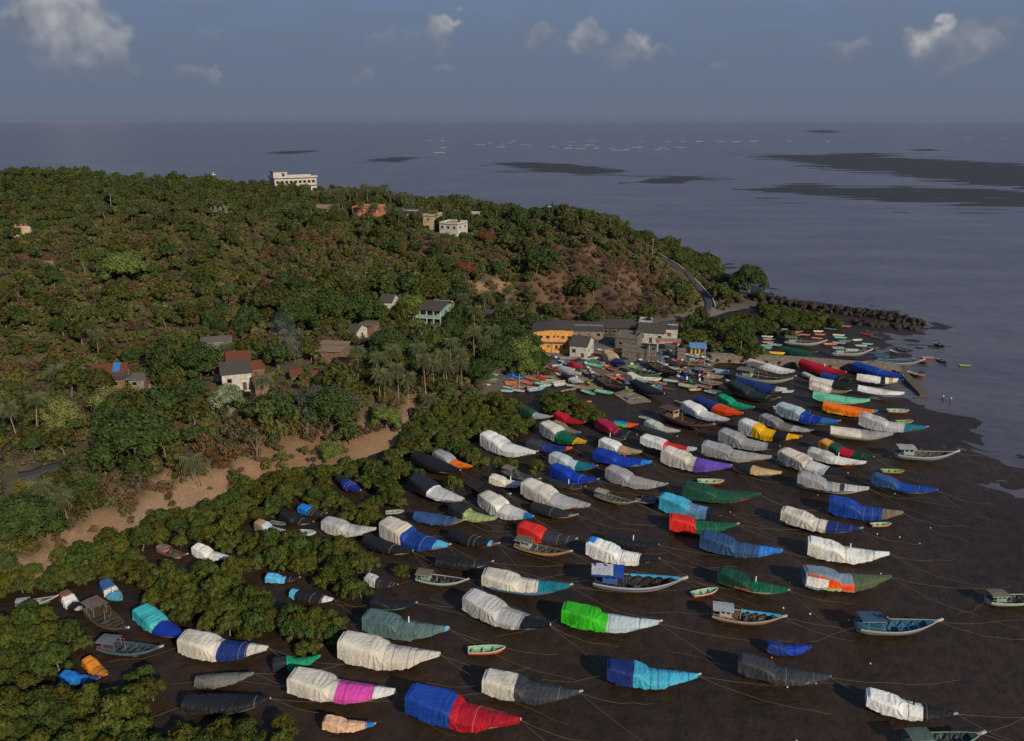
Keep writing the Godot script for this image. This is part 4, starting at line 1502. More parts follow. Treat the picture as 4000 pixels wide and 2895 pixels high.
func ribbon(pts: Array, half: float, lift: float, thick: float) -> ArrayMesh:
	var cv := Curve3D.new()
	for i in pts.size():
		var a := Vector3(pts[maxi(i - 1, 0)][0], 0, pts[maxi(i - 1, 0)][2])
		var b := Vector3(pts[mini(i + 1, pts.size() - 1)][0], 0, pts[mini(i + 1, pts.size() - 1)][2])
		var t := (b - a) / 6.0
		cv.add_point(Vector3(pts[i][0], 0, pts[i][2]), -t, t)
	var n := int(cv.get_baked_length() / 2.0)
	var p := PackedVector3Array()
	for i in n + 1:
		var o := cv.get_baked_length() * i / n
		var c := cv.sample_baked(o)
		var f := (cv.sample_baked(minf(o + 1.0, cv.get_baked_length())) - cv.sample_baked(maxf(o - 1.0, 0.0))).normalized()
		var side := Vector3(-f.z, 0, f.x)
		var h := -9.0
		for k in [-1.0, 0.0, 1.0]:
			var q: Vector3 = c + side * half * k
			h = maxf(h, ground(q.x, q.z))
		h += lift
		for e in [[-1.0, -thick], [-1.0, 0.0], [-0.5, 0.02], [0.0, 0.04], [0.5, 0.02], [1.0, 0.0], [1.0, -thick]]:
			p.append(c + side * half * float(e[0]) + Vector3(0, h + float(e[1]), 0))
	return grid_mesh(n + 1, 7, p)

func build_roads() -> void:
	var tar := mat("asphalt", rgb(66, 64, 64), 0.9, false)
	tar.albedo_texture = grain(52, 0.03, 256, rgb(200, 200, 200), rgb(255, 255, 255))
	tar.uv1_triplanar = true
	tar.uv1_world_triplanar = true
	tar.uv1_scale = Vector3(0.2, 0.2, 0.2)
	structure("road", ribbon(HEADLAND_ROAD, 1.35, 0.2, 1.5), tar)
	structure("road", ribbon(HILL_ROAD, 1.8, 0.25, 1.2), tar)
	# low white parapet on the sea side of the headland road
	var s := Solid.new()
	for i in range(5, HEADLAND_ROAD.size() - 1):
		var a := Vector3(HEADLAND_ROAD[i][0] + 2.7, 0, HEADLAND_ROAD[i][2])
		var b := Vector3(HEADLAND_ROAD[i + 1][0] + 2.7, 0, HEADLAND_ROAD[i + 1][2])
		a.y = ground(a.x, a.z) + 0.5
		b.y = ground(b.x, b.z) + 0.5
		s.beam(a, b, 0.35, 1.0)
	var o := thing("roadside_wall", "low pale wall along the seaward side of the headland road", "wall", Vector3.ZERO)
	part("wall", s.mesh(), mat("limewash", rgb(168, 160, 148), 0.9, false), o)

# ------------------------------------------------------------------ pier, groyne
func build_pier() -> void:
	var o := thing("stone_pier", "weathered concrete pier with black tyres along its side and a low arm", "pier", Vector3.ZERO)
	var m := mat("pier_stone", rgb(150, 136, 116), 0.92, false)
	m.albedo_texture = grain(61, 0.02, 256, rgb(160, 155, 150), rgb(255, 255, 255), 5)
	m.uv1_triplanar = true
	m.uv1_world_triplanar = true
	m.uv1_scale = Vector3(0.11, 0.11, 0.11)
	var tyre := TorusMesh.new()
	tyre.inner_radius = 0.22
	tyre.outer_radius = 0.5
	tyre.rings = 14
	tyre.ring_segments = 8
	var rubber := mat("rubber", rgb(22, 22, 23), 0.8, false)
	for i in PIER.size() - 1:
		var a := Vector3(PIER[i][0], 0.75, PIER[i][1])
		var b := Vector3(PIER[i + 1][0], 0.75, PIER[i + 1][1])
		var s := Solid.new()
		s.beam(a, b + (b - a).normalized() * 0.3, 4.4 - 0.01 * i, 2.1 - 0.01 * i)
		part("pier_section", s.mesh(), m, o)
		var kerb := Solid.new()
		var side := (b - a).normalized().cross(Vector3.UP) * 2.0
		kerb.beam(a + side + Vector3(0, 1.15, 0), b + side + Vector3(0, 1.15, 0), 0.35, 0.3)
		part("kerb", kerb.mesh(), m, o)
		var n := int(a.distance_to(b) / 3.2)
		for k in n:
			var q := a.lerp(b, (k + 0.5) / n) + (b - a).normalized().cross(Vector3.UP) * 2.36 + Vector3(0, -0.1 + rng.randf_range(-0.15, 0.15), 0)
			var t := part("tyre", tyre, rubber, o)
			t.position = q
			t.rotation = Vector3(PI / 2, atan2((b - a).x, (b - a).z) + PI / 2, 0)
	for i in PIER_ARM.size() - 1:
		var s := Solid.new()
		var a := Vector3(PIER_ARM[i][0], 0.15 - 0.25 * i, PIER_ARM[i][1])
		var b := Vector3(PIER_ARM[i + 1][0], 0.15 - 0.3 * (i + 1), PIER_ARM[i + 1][1])
		s.beam(a, b, 2.4, 1.5 - 0.1 * i)
		part("pier_arm", s.mesh(), mat("wet_stone", rgb(86, 76, 62), 0.8, false), o)
	# stakes standing off the arm
	for q in [[113.0, -199.0], [114.2, -197.4]]:
		var st := Solid.new()
		st.tube([Vector3.ZERO, Vector3(0, 1.3, 0)], [0.22, 0.2], 8)
		var k := thing("channel_stake", "short dark stake with pale cap standing in the shallows off the pier arm", "stake", Vector3(q[0], -0.6, q[1]), 0.0, "stakes off the pier arm")
		part("post", st.mesh(), mat("wet_stone", rgb(86, 76, 62), 0.8, false), k)
		var cap := Solid.new()
		cap.tube([Vector3(0, 1.3, 0), Vector3(0, 1.62, 0), Vector3(0, 1.65, 0)], [0.24, 0.2, 0.0], 8)
		part("cap", cap.mesh(), mat("white_paint", rgb(205, 203, 198), 0.6, false), k)

func rock_mesh(seed_: int) -> ArrayMesh:
	var key := "rock%d" % seed_
	if shapes.has(key): return shapes[key]
	var f := FastNoiseLite.new()
	f.seed = seed_
	f.frequency = 0.55
	var nu := 11
	var nv := 9
	var p := PackedVector3Array()
	for i in nu:
		for j in nv:
			var a := TAU * i / (nu - 1)
			var b := PI * j / (nv - 1) - PI / 2
			var d := Vector3(cos(a) * cos(b), sin(b), -sin(a) * cos(b))
			var q := d
			# flattened facets
			for t in 5:
				var ax := Vector3(sin(seed_ * 3.1 + t * 2.3), cos(seed_ * 1.7 + t * 4.1), sin(seed_ * 5.3 + t * 1.1)).normalized()
				var e := q.dot(ax) - 0.62
				if e > 0: q -= ax * e * 0.8
			p.append(q * (0.9 + 0.25 * f.get_noise_3dv(d * 2.0)))
	shapes[key] = grid_mesh(nu, nv, p)
	return shapes[key]

func build_groyne() -> void:
	var o := thing("rock_groyne", "long dark boulder groyne reaching into the sea beyond the pier", "groyne", Vector3.ZERO)
	var m := mat("rock", rgb(66, 57, 50), 0.9, false)
	m.albedo_texture = grain(71, 0.03, 256, rgb(120, 112, 104), rgb(255, 245, 235), 5)
	m.uv1_triplanar = true
	m.uv1_scale = Vector3(0.4, 0.4, 0.4)
	m.normal_enabled = true
	m.normal_texture = relief(72, 0.06, 256, 6.0)
	var n := 0
	for line in [[GROYNE, 2.9, 2.0], [GROYNE_FOOT, 3.2, 0.6]]:
		var pts: Array = line[0]
		for i in pts.size() - 1:
			var a := Vector2(pts[i][0], pts[i][1])
			var b := Vector2(pts[i + 1][0], pts[i + 1][1])
			var count := int(a.distance_to(b) * 2.9)
			for k in count:
				if n >= 290: break
				var q := a.lerp(b, rng.randf())
				var off := rng.randfn(0.0, float(line[1]) * 0.62)
				var side := (b - a).normalized().orthogonal() * off
				var r := rng.randf_range(0.85, 1.65)
				var h := maxf(float(line[2]) - absf(off) * 0.6, -0.2)
				var t := part("boulder", rock_mesh(rng.randi() % 6), m, o)
				t.position = Vector3(q.x + side.x, h * rng.randf_range(0.4, 1.0) - 0.1, q.y + side.y)
				t.scale = Vector3(r, r * rng.randf_range(0.7, 1.1), r * rng.randf_range(0.8, 1.2))
				t.rotation = Vector3(rng.randf() * 6.0, rng.randf() * 6.0, rng.randf() * 6.0)
				n += 1
	for q in SHORE_ROCKS:
		for k in 4:
			var r := rng.randf_range(0.5, 1.1)
			var t := MeshInstance3D.new()
			t.name = numbered("shore_boulder")
			t.mesh = rock_mesh(rng.randi() % 6)
			t.material_override = m
			add_child(t)
			t.position = Vector3(q[0] + rng.randf_range(-2.5, 2.5), 0, q[2] + rng.randf_range(-2, 2))
			t.position.y = ground(t.position.x, t.position.z) + r * 0.3
			t.scale = Vector3(r, r * 0.8, r)
			t.rotation = Vector3(rng.randf() * 6.0, rng.randf() * 6.0, rng.randf() * 6.0)
			tag(t, "rounded brown boulder lying at the foot of the shore bank", "boulder", "boulders at the foot of the bank")

# ------------------------------------------------------------------ houses
func wall_mat(key: String) -> StandardMaterial3D:
	var table := {"grey": rgb(138, 130, 118), "white": rgb(205, 203, 196), "brick": rgb(132, 102, 82), "turquoise": rgb(142, 184, 176), "salmon": rgb(214, 132, 98),
		"cream": rgb(206, 184, 152), "paleblue": rgb(168, 178, 180), "yellow": rgb(236, 172, 92), "darkwood": rgb(76, 66, 58), "concretewall": rgb(116, 112, 104)}
	var had := mats.has("wall_" + key)
	var m := mat("wall_" + key, table[key], 0.9, false)
	if not had:
		m.albedo_texture = grain(81 + key.length(), 0.02, 256, rgb(188, 182, 172), rgb(255, 255, 255), 5)
		m.uv1_triplanar = true
		m.uv1_scale = Vector3(0.17, 0.17, 0.17)
	return m

func roof_mat(key: String) -> StandardMaterial3D:
	var table := {"concrete": rgb(132, 124, 112), "bluesheet": rgb(112, 150, 172), "tile": rgb(124, 68, 46), "tilepatch": rgb(124, 68, 46), "cement": rgb(84, 78, 72), "sheet": rgb(156, 132, 110),
		"tan": rgb(176, 140, 102), "cream": rgb(206, 184, 152), "paint": rgb(215, 213, 208), "slate": rgb(52, 54, 58)}
	var had := mats.has("roof_" + key)
	var m := mat("roof_" + key, table[key], 0.9, false)
	if not had:
		m.albedo_texture = grain(95 + key.length(), 0.04, 256, rgb(150, 145, 140), rgb(255, 255, 255), 5)
		m.uv1_triplanar = true
		m.uv1_scale = Vector3(0.3, 0.3, 0.3)
	return m

func pane(o: Node, at: Vector3, w: float, h: float, turn := 0.0, shut := false) -> void:
	# a window set in the wall: frame round a dark pane
	var q := Basis(Vector3.UP, turn)
	var f := Solid.new()
	for k in [[-0.5, 0.0, 0.09, h + 0.18], [0.5, 0.0, 0.09, h + 0.18], [0.0, 0.5, w + 0.18, 0.09], [0.0, -0.5, w + 0.3, 0.12]]:
		f.box(at + q * Vector3(float(k[0]) * (w + 0.09), float(k[1]) * (h + 0.09), 0.05), Vector3(k[2], k[3], 0.14), turn)
	var fr := part("window", f.mesh(), mat("window_frame", rgb(150, 140, 126), 0.8, false), o)
	var g := Solid.new()
	g.box(at + q * Vector3(0, 0, 0.015), Vector3(w, h, 0.03), turn)
	part("shutter" if shut else "pane", g.mesh(), mat("shutter", rgb(116, 58, 44), 0.8, false) if shut else mat("window_dark", rgb(24, 26, 28), 0.25, false), fr)

func door(o: Node, at: Vector3, w: float, h: float, turn := 0.0, col := Color(0.35, 0.24, 0.17)) -> void:
	var g := Solid.new()
	g.box(at + Basis(Vector3.UP, turn) * Vector3(0, h * 0.5, 0.03), Vector3(w, h, 0.08), turn)
	part("door", g.mesh(), mat("door%d" % int(col.r * 99), col, 0.8, false), o)

func build_houses() -> void:
	for r in HOUSES:
		var w: float = r[5]
		var d: float = r[6]
		var h: float = r[7]
		var roof: String = r[8]
		var at := Vector3(r[1], r[2], r[3])
		var cat := "shed" if r[0] == "harbour_shed" else "house"
		var o := thing(r[0], r[11], cat, at, deg_to_rad(r[4]), "")
		var wm := wall_mat(r[9])
		var rm := roof_mat(r[10])
		var s := Solid.new()
		s.box(Vector3(0, h * 0.5 - 1.5, 0), Vector3(w, h + 3.0, d))
		var gh := 0.0
		if roof == "gable":
			gh = d * 0.24
			for sx in [-1.0, 1.0]:
				var x: float = w * 0.5 * sx
				if sx > 0: s.tri(Vector3(x, h, d * 0.5), Vector3(x, h + gh, 0), Vector3(x, h, -d * 0.5))
				else: s.tri(Vector3(x, h, -d * 0.5), Vector3(x, h + gh, 0), Vector3(x, h, d * 0.5))
		part("wall", s.mesh(), wm, o)
		if roof == "gable":
			var ridge := Vector3(w * 0.5 + 0.35, h + gh + 0.05, 0)
			for sz in [-1.0, 1.0]:
				var e := Vector3(w * 0.5 + 0.35, h - 0.14, (d * 0.5 + 0.45) * sz)
				slope("roof_slope", o, rm, Vector3(-ridge.x, ridge.y, 0), ridge, Vector3(-e.x, e.y, e.z), e, 9)
			if r[10] == "tilepatch":
				slope("blue_sheet", o, mat("blue_cover", rgb(52, 112, 178), 0.5, false), Vector3(w * 0.12, h + gh + 0.12, 0.02), Vector3(w * 0.33, h + gh + 0.12, 0.02), Vector3(w * 0.12, h - 0.02, d * 0.5 + 0.4), Vector3(w * 0.33, h - 0.02, d * 0.5 + 0.4), 3)
		elif roof == "shed" or roof == "slab":
			var k := 0.0 if roof == "slab" else 0.22 * d * 0.5
			slope("roof_slope", o, rm, Vector3(-w * 0.5 - 0.4, h + 0.12 + k, -d * 0.5 - 0.4), Vector3(w * 0.5 + 0.4, h + 0.12 + k, -d * 0.5 - 0.4), Vector3(-w * 0.5 - 0.4, h + 0.12, d * 0.5 + 0.5), Vector3(w * 0.5 + 0.4, h + 0.12, d * 0.5 + 0.5), 2 if roof == "slab" else 9)
			if k > 0:
				var b := Solid.new()
				b.box(Vector3(0, h + k * 0.4, -d * 0.25), Vector3(w - 0.06, k * 0.8, d * 0.48))
				part("gable_wall", b.mesh(), wm, o)
		elif roof == "parapet":
			var b := Solid.new()
			b.box(Vector3(0, h + 0.1, 0), Vector3(w + 0.5, 0.22, d + 0.5))
			part("roof_slab", b.mesh(), rm, o)
			for e in [[0, 1, w, 0.2], [0, -1, w, 0.2], [1, 0, 0.2, d - 0.4], [-1, 0, 0.2, d - 0.4]]:
				var pz := Solid.new()
				pz.box(Vector3(float(e[0]) * (w * 0.5 - 0.1), h + 0.55, float(e[1]) * (d * 0.5 - 0.1)), Vector3(e[2], 0.68, e[3]))
				part("parapet", pz.mesh(), wm, o)
			var tank := Solid.new()
			tank.tube([Vector3(w * 0.2, h + 0.2, -d * 0.2), Vector3(w * 0.2, h + 1.3, -d * 0.2), Vector3(w * 0.2, h + 1.45, -d * 0.2), Vector3(w * 0.2, h + 1.46, -d * 0.2)], [0.55, 0.55, 0.3, 0.0], 10)
			part("water_tank", tank.mesh(), mat("tank_black", rgb(30, 30, 32), 0.5, false), o)
		elif roof == "veranda":
			slope("roof_slope", o, rm, Vector3(-w * 0.5 - 0.4, h + 1.3, -d * 0.2), Vector3(w * 0.5 + 0.4, h + 1.3, -d * 0.2), Vector3(-w * 0.5 - 0.4, h - 0.1, d * 0.5 + 2.6), Vector3(w * 0.5 + 0.4, h - 0.1, d * 0.5 + 2.6), 9)
			slope("roof_slope", o, rm, Vector3(-w * 0.5 - 0.4, h + 1.3, -d * 0.2), Vector3(w * 0.5 + 0.4, h + 1.3, -d * 0.2), Vector3(-w * 0.5 - 0.4, h - 0.1, -d * 0.5 - 0.4), Vector3(w * 0.5 + 0.4, h - 0.1, -d * 0.5 - 0.4), 5)
			var fl := Solid.new()
			fl.box(Vector3(0, h * 0.5, d * 0.5 + 1.1), Vector3(w, 0.25, 2.2))
			part("balcony_floor", fl.mesh(), wall_mat("white"), o)
			var rl := Solid.new()
			rl.box(Vector3(0, h * 0.5 + 0.55, d * 0.5 + 2.15), Vector3(w, 0.8, 0.12))
			part("balustrade", rl.mesh(), wm, o)
			for k in 5:
				var ps := Solid.new()
				ps.box(Vector3(-w * 0.5 + 0.2 + (w - 0.4) * k / 4.0, h * 0.5 - 1.2, d * 0.5 + 2.0), Vector3(0.28, h + 2.2, 0.28))
				part("pillar", ps.mesh(), wall_mat("white"), o)
		elif roof == "yellow":
			# curved sheet roof, floor band, staggered windows, side balcony
			var p := PackedVector3Array()
			for i in 15:
				var x := -w * 0.5 - 0.7 + (w + 1.2) * i / 14.0
				var y := h + 0.25 + 1.1 * sin(clampf(i / 14.0 * 1.25, 0.0, 1.0) * PI * 0.62)
				for j in 5: p.append(Vector3(x, y + (0.5 if j < 2 else 0.0) - (0.35 * absf(j - 2.0) * 0.5), -d * 0.5 - 0.6 + (d + 1.2) * j / 4.0))
			part("roof_slope", grid_mesh(15, 5, p), rm, o)
			var up := Solid.new()
			for i in 14:
				var x0 := -w * 0.5 + w * i / 14.0
				var y0 := h + 0.05 + 1.1 * sin(clampf((i + 0.5) / 14.0 * 1.25, 0.0, 1.0) * PI * 0.62) - 0.25
				up.box(Vector3(x0 + w / 28.0, (h + y0) * 0.5, 0), Vector3(w / 14.0, y0 - h, d - 0.05))
			part("upper_wall", up.mesh(), wm, o)
			var band := Solid.new()
			band.box(Vector3(0, h * 0.52, d * 0.5 + 0.25), Vector3(w + 0.6, 0.22, 0.9))
			part("floor_band", band.mesh(), roof_mat("concrete"), o)
			for x in [-0.3, -0.12, 0.26, 0.42]: pane(o, Vector3(w * float(x), h * 0.76, d * 0.5), 0.85, 0.8, 0.0, x > 0.2 and x < 0.3)
			for x in [0.04, 0.14]: pane(o, Vector3(w * float(x), h * 0.79, d * 0.5), 0.35, 0.55)
			for x in [-0.36, 0.1, 0.3]: pane(o, Vector3(w * float(x), h * 0.28, d * 0.5), 0.6, 1.1, 0.0, x < -0.3)
			pane(o, Vector3(-w * 0.1, h * 0.32, d * 0.5), 0.6, 0.55, 0.0, true)
			for x in [-0.02, 0.2, 0.45]:
				var pipe := Solid.new()
				pipe.tube([Vector3(w * float(x), -0.2, d * 0.5 + 0.07), Vector3(w * float(x), h * 0.5, d * 0.5 + 0.07)], [0.05, 0.05], 5)
				part("drain_pipe", pipe.mesh(), mat("pipe", rgb(120, 84, 48), 0.7, false), o)
			var bal := Solid.new()
			bal.box(Vector3(-w * 0.5 + 0.8, h * 0.62, d * 0.5 + 0.62), Vector3(2.6, 0.9, 0.1))
			part("balcony_rail", bal.mesh(), mat("balcony", rgb(130, 150, 158), 0.7, false), o)
			continue
		# windows along the front and the right side, a door
		var floors := 2 if h > 5.0 else 1
		var fh := h / floors
		var n := maxi(1, int(w / 2.6))
		for f in floors:
			for k in n:
				if f == 0 and k == n / 2 and n > 1:
					door(o, Vector3(-w * 0.5 + w * (k + 0.5) / n, 0, d * 0.5), 0.95, 2.0)
					continue
				pane(o, Vector3(-w * 0.5 + w * (k + 0.5) / n, f * fh + fh * 0.58, d * 0.5), minf(1.0, w / n * 0.5), minf(1.0, fh * 0.36), 0.0, rng.randf() < 0.3)
			var n2 := maxi(1, int(d / 3.2))
			for k in n2:
				pane(o, Vector3(w * 0.5, f * fh + fh * 0.58, -d * 0.5 + d * (k + 0.5) / n2), 0.85, minf(0.95, fh * 0.36), PI / 2)
		if r[11].contains("tall legs"):
			for k in 4:
				var leg := Solid.new()
				leg.box(Vector3((k % 2 - 0.5) * (w + 0.5), -0.4, d * 0.5 + 0.45 + 0.3 * (k / 2)), Vector3(0.25, h * 0.9, 0.25))
				part("leg", leg.mesh(), wall_mat("concretewall"), o)
			var em := Solid.new()
			em.beam(Vector3(-w * 0.35, h * 0.66, d * 0.5 + 0.04), Vector3(w * 0.02, h * 0.66, d * 0.5 + 0.04), 0.04, 0.1)
			em.beam(Vector3(-w * 0.3, h * 0.74, d * 0.5 + 0.04), Vector3(-w * 0.05, h * 0.6, d * 0.5 + 0.04), 0.04, 0.1)
			em.beam(Vector3(-w * 0.3, h * 0.6, d * 0.5 + 0.045), Vector3(-w * 0.05, h * 0.74, d * 0.5 + 0.045), 0.04, 0.1)
			part("wall_emblem", em.mesh(), mat("window_dark", rgb(24, 26, 28), 0.25, false), o)

func slope(called: String, o: Node, m: Material, a: Vector3, b: Vector3, c: Vector3, d: Vector3, waves: int) -> void:
	# a sheet from ridge a-b to eave c-d, faintly corrugated down its fall, with thickness
	var nu := maxi(2, waves * 3 + 1)
	var p := PackedVector3Array()
	var flip := (b - a).cross(c - a).y > 0.0
	for i in nu:
		var t := i / (nu - 1.0)
		var lift := 0.05 * sin(t * waves * TAU) if waves > 2 else 0.0
		var top := a.lerp(b, t) + Vector3(0, lift, 0)
		var low := c.lerp(d, t) + Vector3(0, lift, 0)
		var sag := top.lerp(low, 0.5) - Vector3(0, 0.03 + 0.05 * fine.get_noise_2d(t * 300.0, a.x * 40.0), 0)
		var rowp := [low - Vector3(0, 0.12, 0), low, sag, top]
		if flip: rowp.reverse()
		for q in rowp: p.append(q)
	part(called, grid_mesh(nu, 4, p), m, o)

func build_landmarks() -> void:
	for q in SPOTS:
		var at := Vector3(q[1], q[2], q[3])
		if q[0] == "hostel":
			var o := thing("hilltop_building", "large white two storey building with a raised stair tower on the wooded ridge", "building", at + Vector3(0, 1.6, 0), deg_to_rad(30.0))
			var wm := wall_mat("white")
			var w := 23.0
			var d := 11.0
			var s := Solid.new()
			s.box(Vector3(0, 3.6, 0), Vector3(w, 10.2, d))
			part("wall", s.mesh(), wm, o)
			for y in [4.6, 8.7]:
				var e := Solid.new()
				e.box(Vector3(0, y, 0), Vector3(w + 1.4, 0.22, d + 1.4))
				part("eave_slab", e.mesh(), roof_mat("concrete"), o)
			var pa := Solid.new()
			for e in [[0, 1, w + 1.0, 0.2], [0, -1, w + 1.0, 0.2], [1, 0, 0.2, d + 0.6], [-1, 0, 0.2, d + 0.6]]:
				pa.box(Vector3(float(e[0]) * (w * 0.5 + 0.4), 9.25, float(e[1]) * (d * 0.5 + 0.4)), Vector3(e[2], 0.9, e[3]))
			part("parapet", pa.mesh(), wm, o)
			var t := Solid.new()
			t.box(Vector3(-w * 0.32, 10.4, -1.0), Vector3(7.5, 3.2, 6.5))
			var tw := part("stair_tower", t.mesh(), wm, o)
			var tr := Solid.new()
			tr.box(Vector3(-w * 0.32, 12.1, -1.0), Vector3(8.6, 0.22, 7.6))
			part("tower_roof", tr.mesh(), roof_mat("concrete"), tw)
			door(tw, Vector3(-w * 0.25, 8.9, 2.26), 1.4, 2.2, 0.0, Color(0.16, 0.12, 0.11))
			for y in [2.3, 6.6]:
				for k in 9: pane(o, Vector3(-w * 0.5 + 1.6 + k * 2.45, y, d * 0.5), 1.5, 1.3)
				for k in 4: pane(o, Vector3(w * 0.5, y, -d * 0.5 + 1.7 + k * 2.5), 1.3, 1.2, PI / 2)
		elif q[0] == "tank":
			var o := thing("water_reservoir", "white concrete reservoir with small pillars on top, on bare red soil", "reservoir", at, deg_to_rad(8.0))
			var s := Solid.new()
			s.box(Vector3(0, 1.0, 0), Vector3(7.0, 4.0, 4.0))
			part("tank_wall", s.mesh(), wall_mat("cream"), o)
			var r := Solid.new()
			r.box(Vector3(0, 3.15, -1.6), Vector3(7.2, 0.5, 0.5))
			r.box(Vector3(0, 3.15, 1.6), Vector3(7.2, 0.3, 0.5))
			part("rim", r.mesh(), wall_mat("white"), o)
			for x in [-3.0, -0.8, 0.9, 3.0]:
				var k := Solid.new()
				k.box(Vector3(float(x), 3.8, -1.2), Vector3(0.3, 1.2, 0.3))
				part("pillar", k.mesh(), wall_mat("salmon"), o)
		elif q[0] == "frame":
			var o := thing("unfinished_house", "unfinished grey concrete frame with bare columns on the slope", "building shell", at, deg_to_rad(-12.0))
			for y in [3.0]:
				var s := Solid.new()
				s.box(Vector3(0, y, 0), Vector3(11.0, 0.35, 7.0))
				part("floor_slab", s.mesh(), wall_mat("grey"), o)
			for x in 5:
				for z in 3:
					var k := Solid.new()
					k.box(Vector3(-5.0 + x * 2.5, 2.0 + 0.3 * ((x + z) % 2), -3.0 + z * 3.0), Vector3(0.35, 6.0, 0.35))
					part("column", k.mesh(), wall_mat("grey"), o)
			var b := Solid.new()
			b.box(Vector3(1.2, 0.2, 3.3), Vector3(6.0, 5.2, 0.2))
			part("wall", b.mesh(), wall_mat("grey"), o)
		elif q[0] == "dome":
			var o := thing("chapel", "small cream domed chapel with a white cross on the skyline", "chapel", at, 0.0)
			var s := Solid.new()
			s.tube([Vector3(5, -2, 0), Vector3(5, 3.5, 0), Vector3(5, 5.2, 0), Vector3(5, 6.3, 0), Vector3(5, 6.7, 0)], [2.9, 2.9, 2.4, 1.3, 0.0], 16)
			part("dome", s.mesh(), wall_mat("cream"), o)
			var k := Solid.new()
			k.box(Vector3(0, 5.5, 0), Vector3(0.35, 9.0, 0.35))
			k.box(Vector3(0, 8.6, 0), Vector3(2.4, 0.35, 0.33))
			part("cross", k.mesh(), mat("white_paint", rgb(205, 203, 198), 0.6, false), o)
	# lamp and power poles
	for q in [[58.5, 10.5, -334.0, 9.0, "tall lattice pole standing alone by the headland road"], [57.0, 0.6, -228.0, 8.5, "slim lamp pole at the landing by the white house on legs"], [41.0, 0.6, -231.0, 6.5, "short pole beside the low waterfront building"], [77.0, 0.0, -236.5, 4.0, "leaning bare pole beyond the pier"], [71.0, 0.0, -240.0, 5.0, "plain stake pole among the small boats beyond the pier"], [2.0, 0.3, -207.5, 4.5, "bare post at the edge of the boatyard beside the mangrove"]]:
		var o := thing("utility_pole", q[4], "pole", Vector3(q[0], ground(q[0], q[2]) - 0.3, q[2]))
		var s := Solid.new()
		s.tube([Vector3.ZERO, Vector3(0, q[3], 0)], [0.14, 0.09], 7)
		part("shaft", s.mesh(), mat("pole_grey", rgb(148, 146, 142), 0.7, false), o)
		if q[3] > 6.0:
			var a := Solid.new()
			a.box(Vector3(0, q[3] - 0.4, 0), Vector3(1.3, 0.1, 0.1))
			part("cross_arm", a.mesh(), mat("pole_grey", rgb(148, 146, 142), 0.7, false), o)
	# open shelter with a red and white fascia by the quay
	var sh := thing("quay_shelter", "open concrete shelter with a red and white fascia at the landing", "shelter", Vector3(48.5, ground(48.5, -241.0), -241.0), deg_to_rad(-8.0))
	for x in [-3.2, 3.2]:
		for z in [-1.6, 1.6]:
			var c := Solid.new()
			c.box(Vector3(x, 1.6, z), Vector3(0.35, 3.8, 0.35))
			part("column", c.mesh(), wall_mat("white"), sh)
	var rs := Solid.new()
	rs.box(Vector3(0, 3.6, 0), Vector3(7.6, 0.2, 4.4))
	part("roof_slab", rs.mesh(), roof_mat("concrete"), sh)
	var f1 := Solid.new()
	f1.box(Vector3(0, 4.25, 2.1), Vector3(7.4, 1.1, 0.2))
	part("fascia", f1.mesh(), wall_mat("grey"), sh)
	var f2 := Solid.new()
	f2.box(Vector3(0, 3.62, 2.26), Vector3(7.2, 0.42, 0.1))
	part("red_band", f2.mesh(), mat("red_band", rgb(176, 42, 36), 0.7, false), sh)
	var f3 := Solid.new()
	f3.box(Vector3(-0.6, 3.62, 2.33), Vector3(3.6, 0.14, 0.03))
	part("white_band", f3.mesh(), mat("white_paint", rgb(205, 203, 198), 0.6, false), sh)

# ------------------------------------------------------------------ boats
const COVER = {"white": [218, 216, 210], "cream": [204, 196, 180], "ash": [182, 180, 176], "grey": [150, 149, 148], "stone": [122, 118, 110], "stone_pale": [178, 178, 166], "meshgrey": [104, 104, 98], "ice": [178, 194, 196],
	"navy": [30, 50, 112], "blue": [28, 66, 150], "royal": [20, 56, 158], "denim": [50, 80, 124], "steel": [94, 130, 166], "azure": [34, 122, 204], "sky": [92, 172, 212], "cyan": [66, 166, 194], "aqua": [62, 170, 172], "teal": [26, 116, 136], "slate": [88, 112, 110],
	"mint": [104, 190, 158], "jade": [22, 142, 98], "green": [58, 190, 34], "green_deep": [18, 96, 64], "bottle": [26, 70, 50], "bottle_dark": [42, 50, 44], "olive": [76, 88, 62], "lime_pale": [152, 170, 112],
	"black": [30, 31, 34], "charcoal": [40, 42, 46], "graphite": [58, 60, 65], "red": [206, 44, 34], "crimson": [176, 22, 40], "maroon": [150, 28, 56], "pink": [206, 72, 160], "violet": [106, 76, 172], "purple": [92, 60, 140],
	"orange": [232, 112, 20], "orange_hot": [232, 76, 16], "amber": [200, 122, 30], "gold": [206, 142, 52], "yellow": [228, 172, 14], "straw": [208, 172, 114], "tan": [172, 146, 112], "peach": [214, 172, 138], "khaki": [126, 112, 90], "rust": [118, 74, 56], "patch": [116, 134, 146]}

func cover_mat(key: String) -> StandardMaterial3D:
	var q: Array = COVER[key]
	var rough := 0.55
	if key in ["white", "cream", "ash", "grey", "stone", "tan", "peach", "meshgrey", "khaki"]: rough = 0.75
	var had := mats.has("cover_" + key)
	var m := mat("cover_" + key, rgb(q[0], q[1], q[2]), rough)
	if not had:
		m.metallic_specular = 0.35
		m.normal_enabled = true
		m.uv1_triplanar = true
		m.uv1_scale = Vector3(0.35, 0.35, 0.35)
		if not shapes.has("crease"): shapes["crease"] = relief(33, 0.018, 256, 7.0, 4)
		m.normal_texture = shapes["crease"]
		m.normal_scale = 1.1
	return m

func half_beam(s: float, b: float) -> float:
	if s < 0.38: return b * 0.5 * (0.74 + 0.26 * sin(clampf(s / 0.38, 0, 1) * PI * 0.5))
	return b * 0.5 * maxf(1.0 - pow((s - 0.38) / 0.62, 2.1), 0.02)

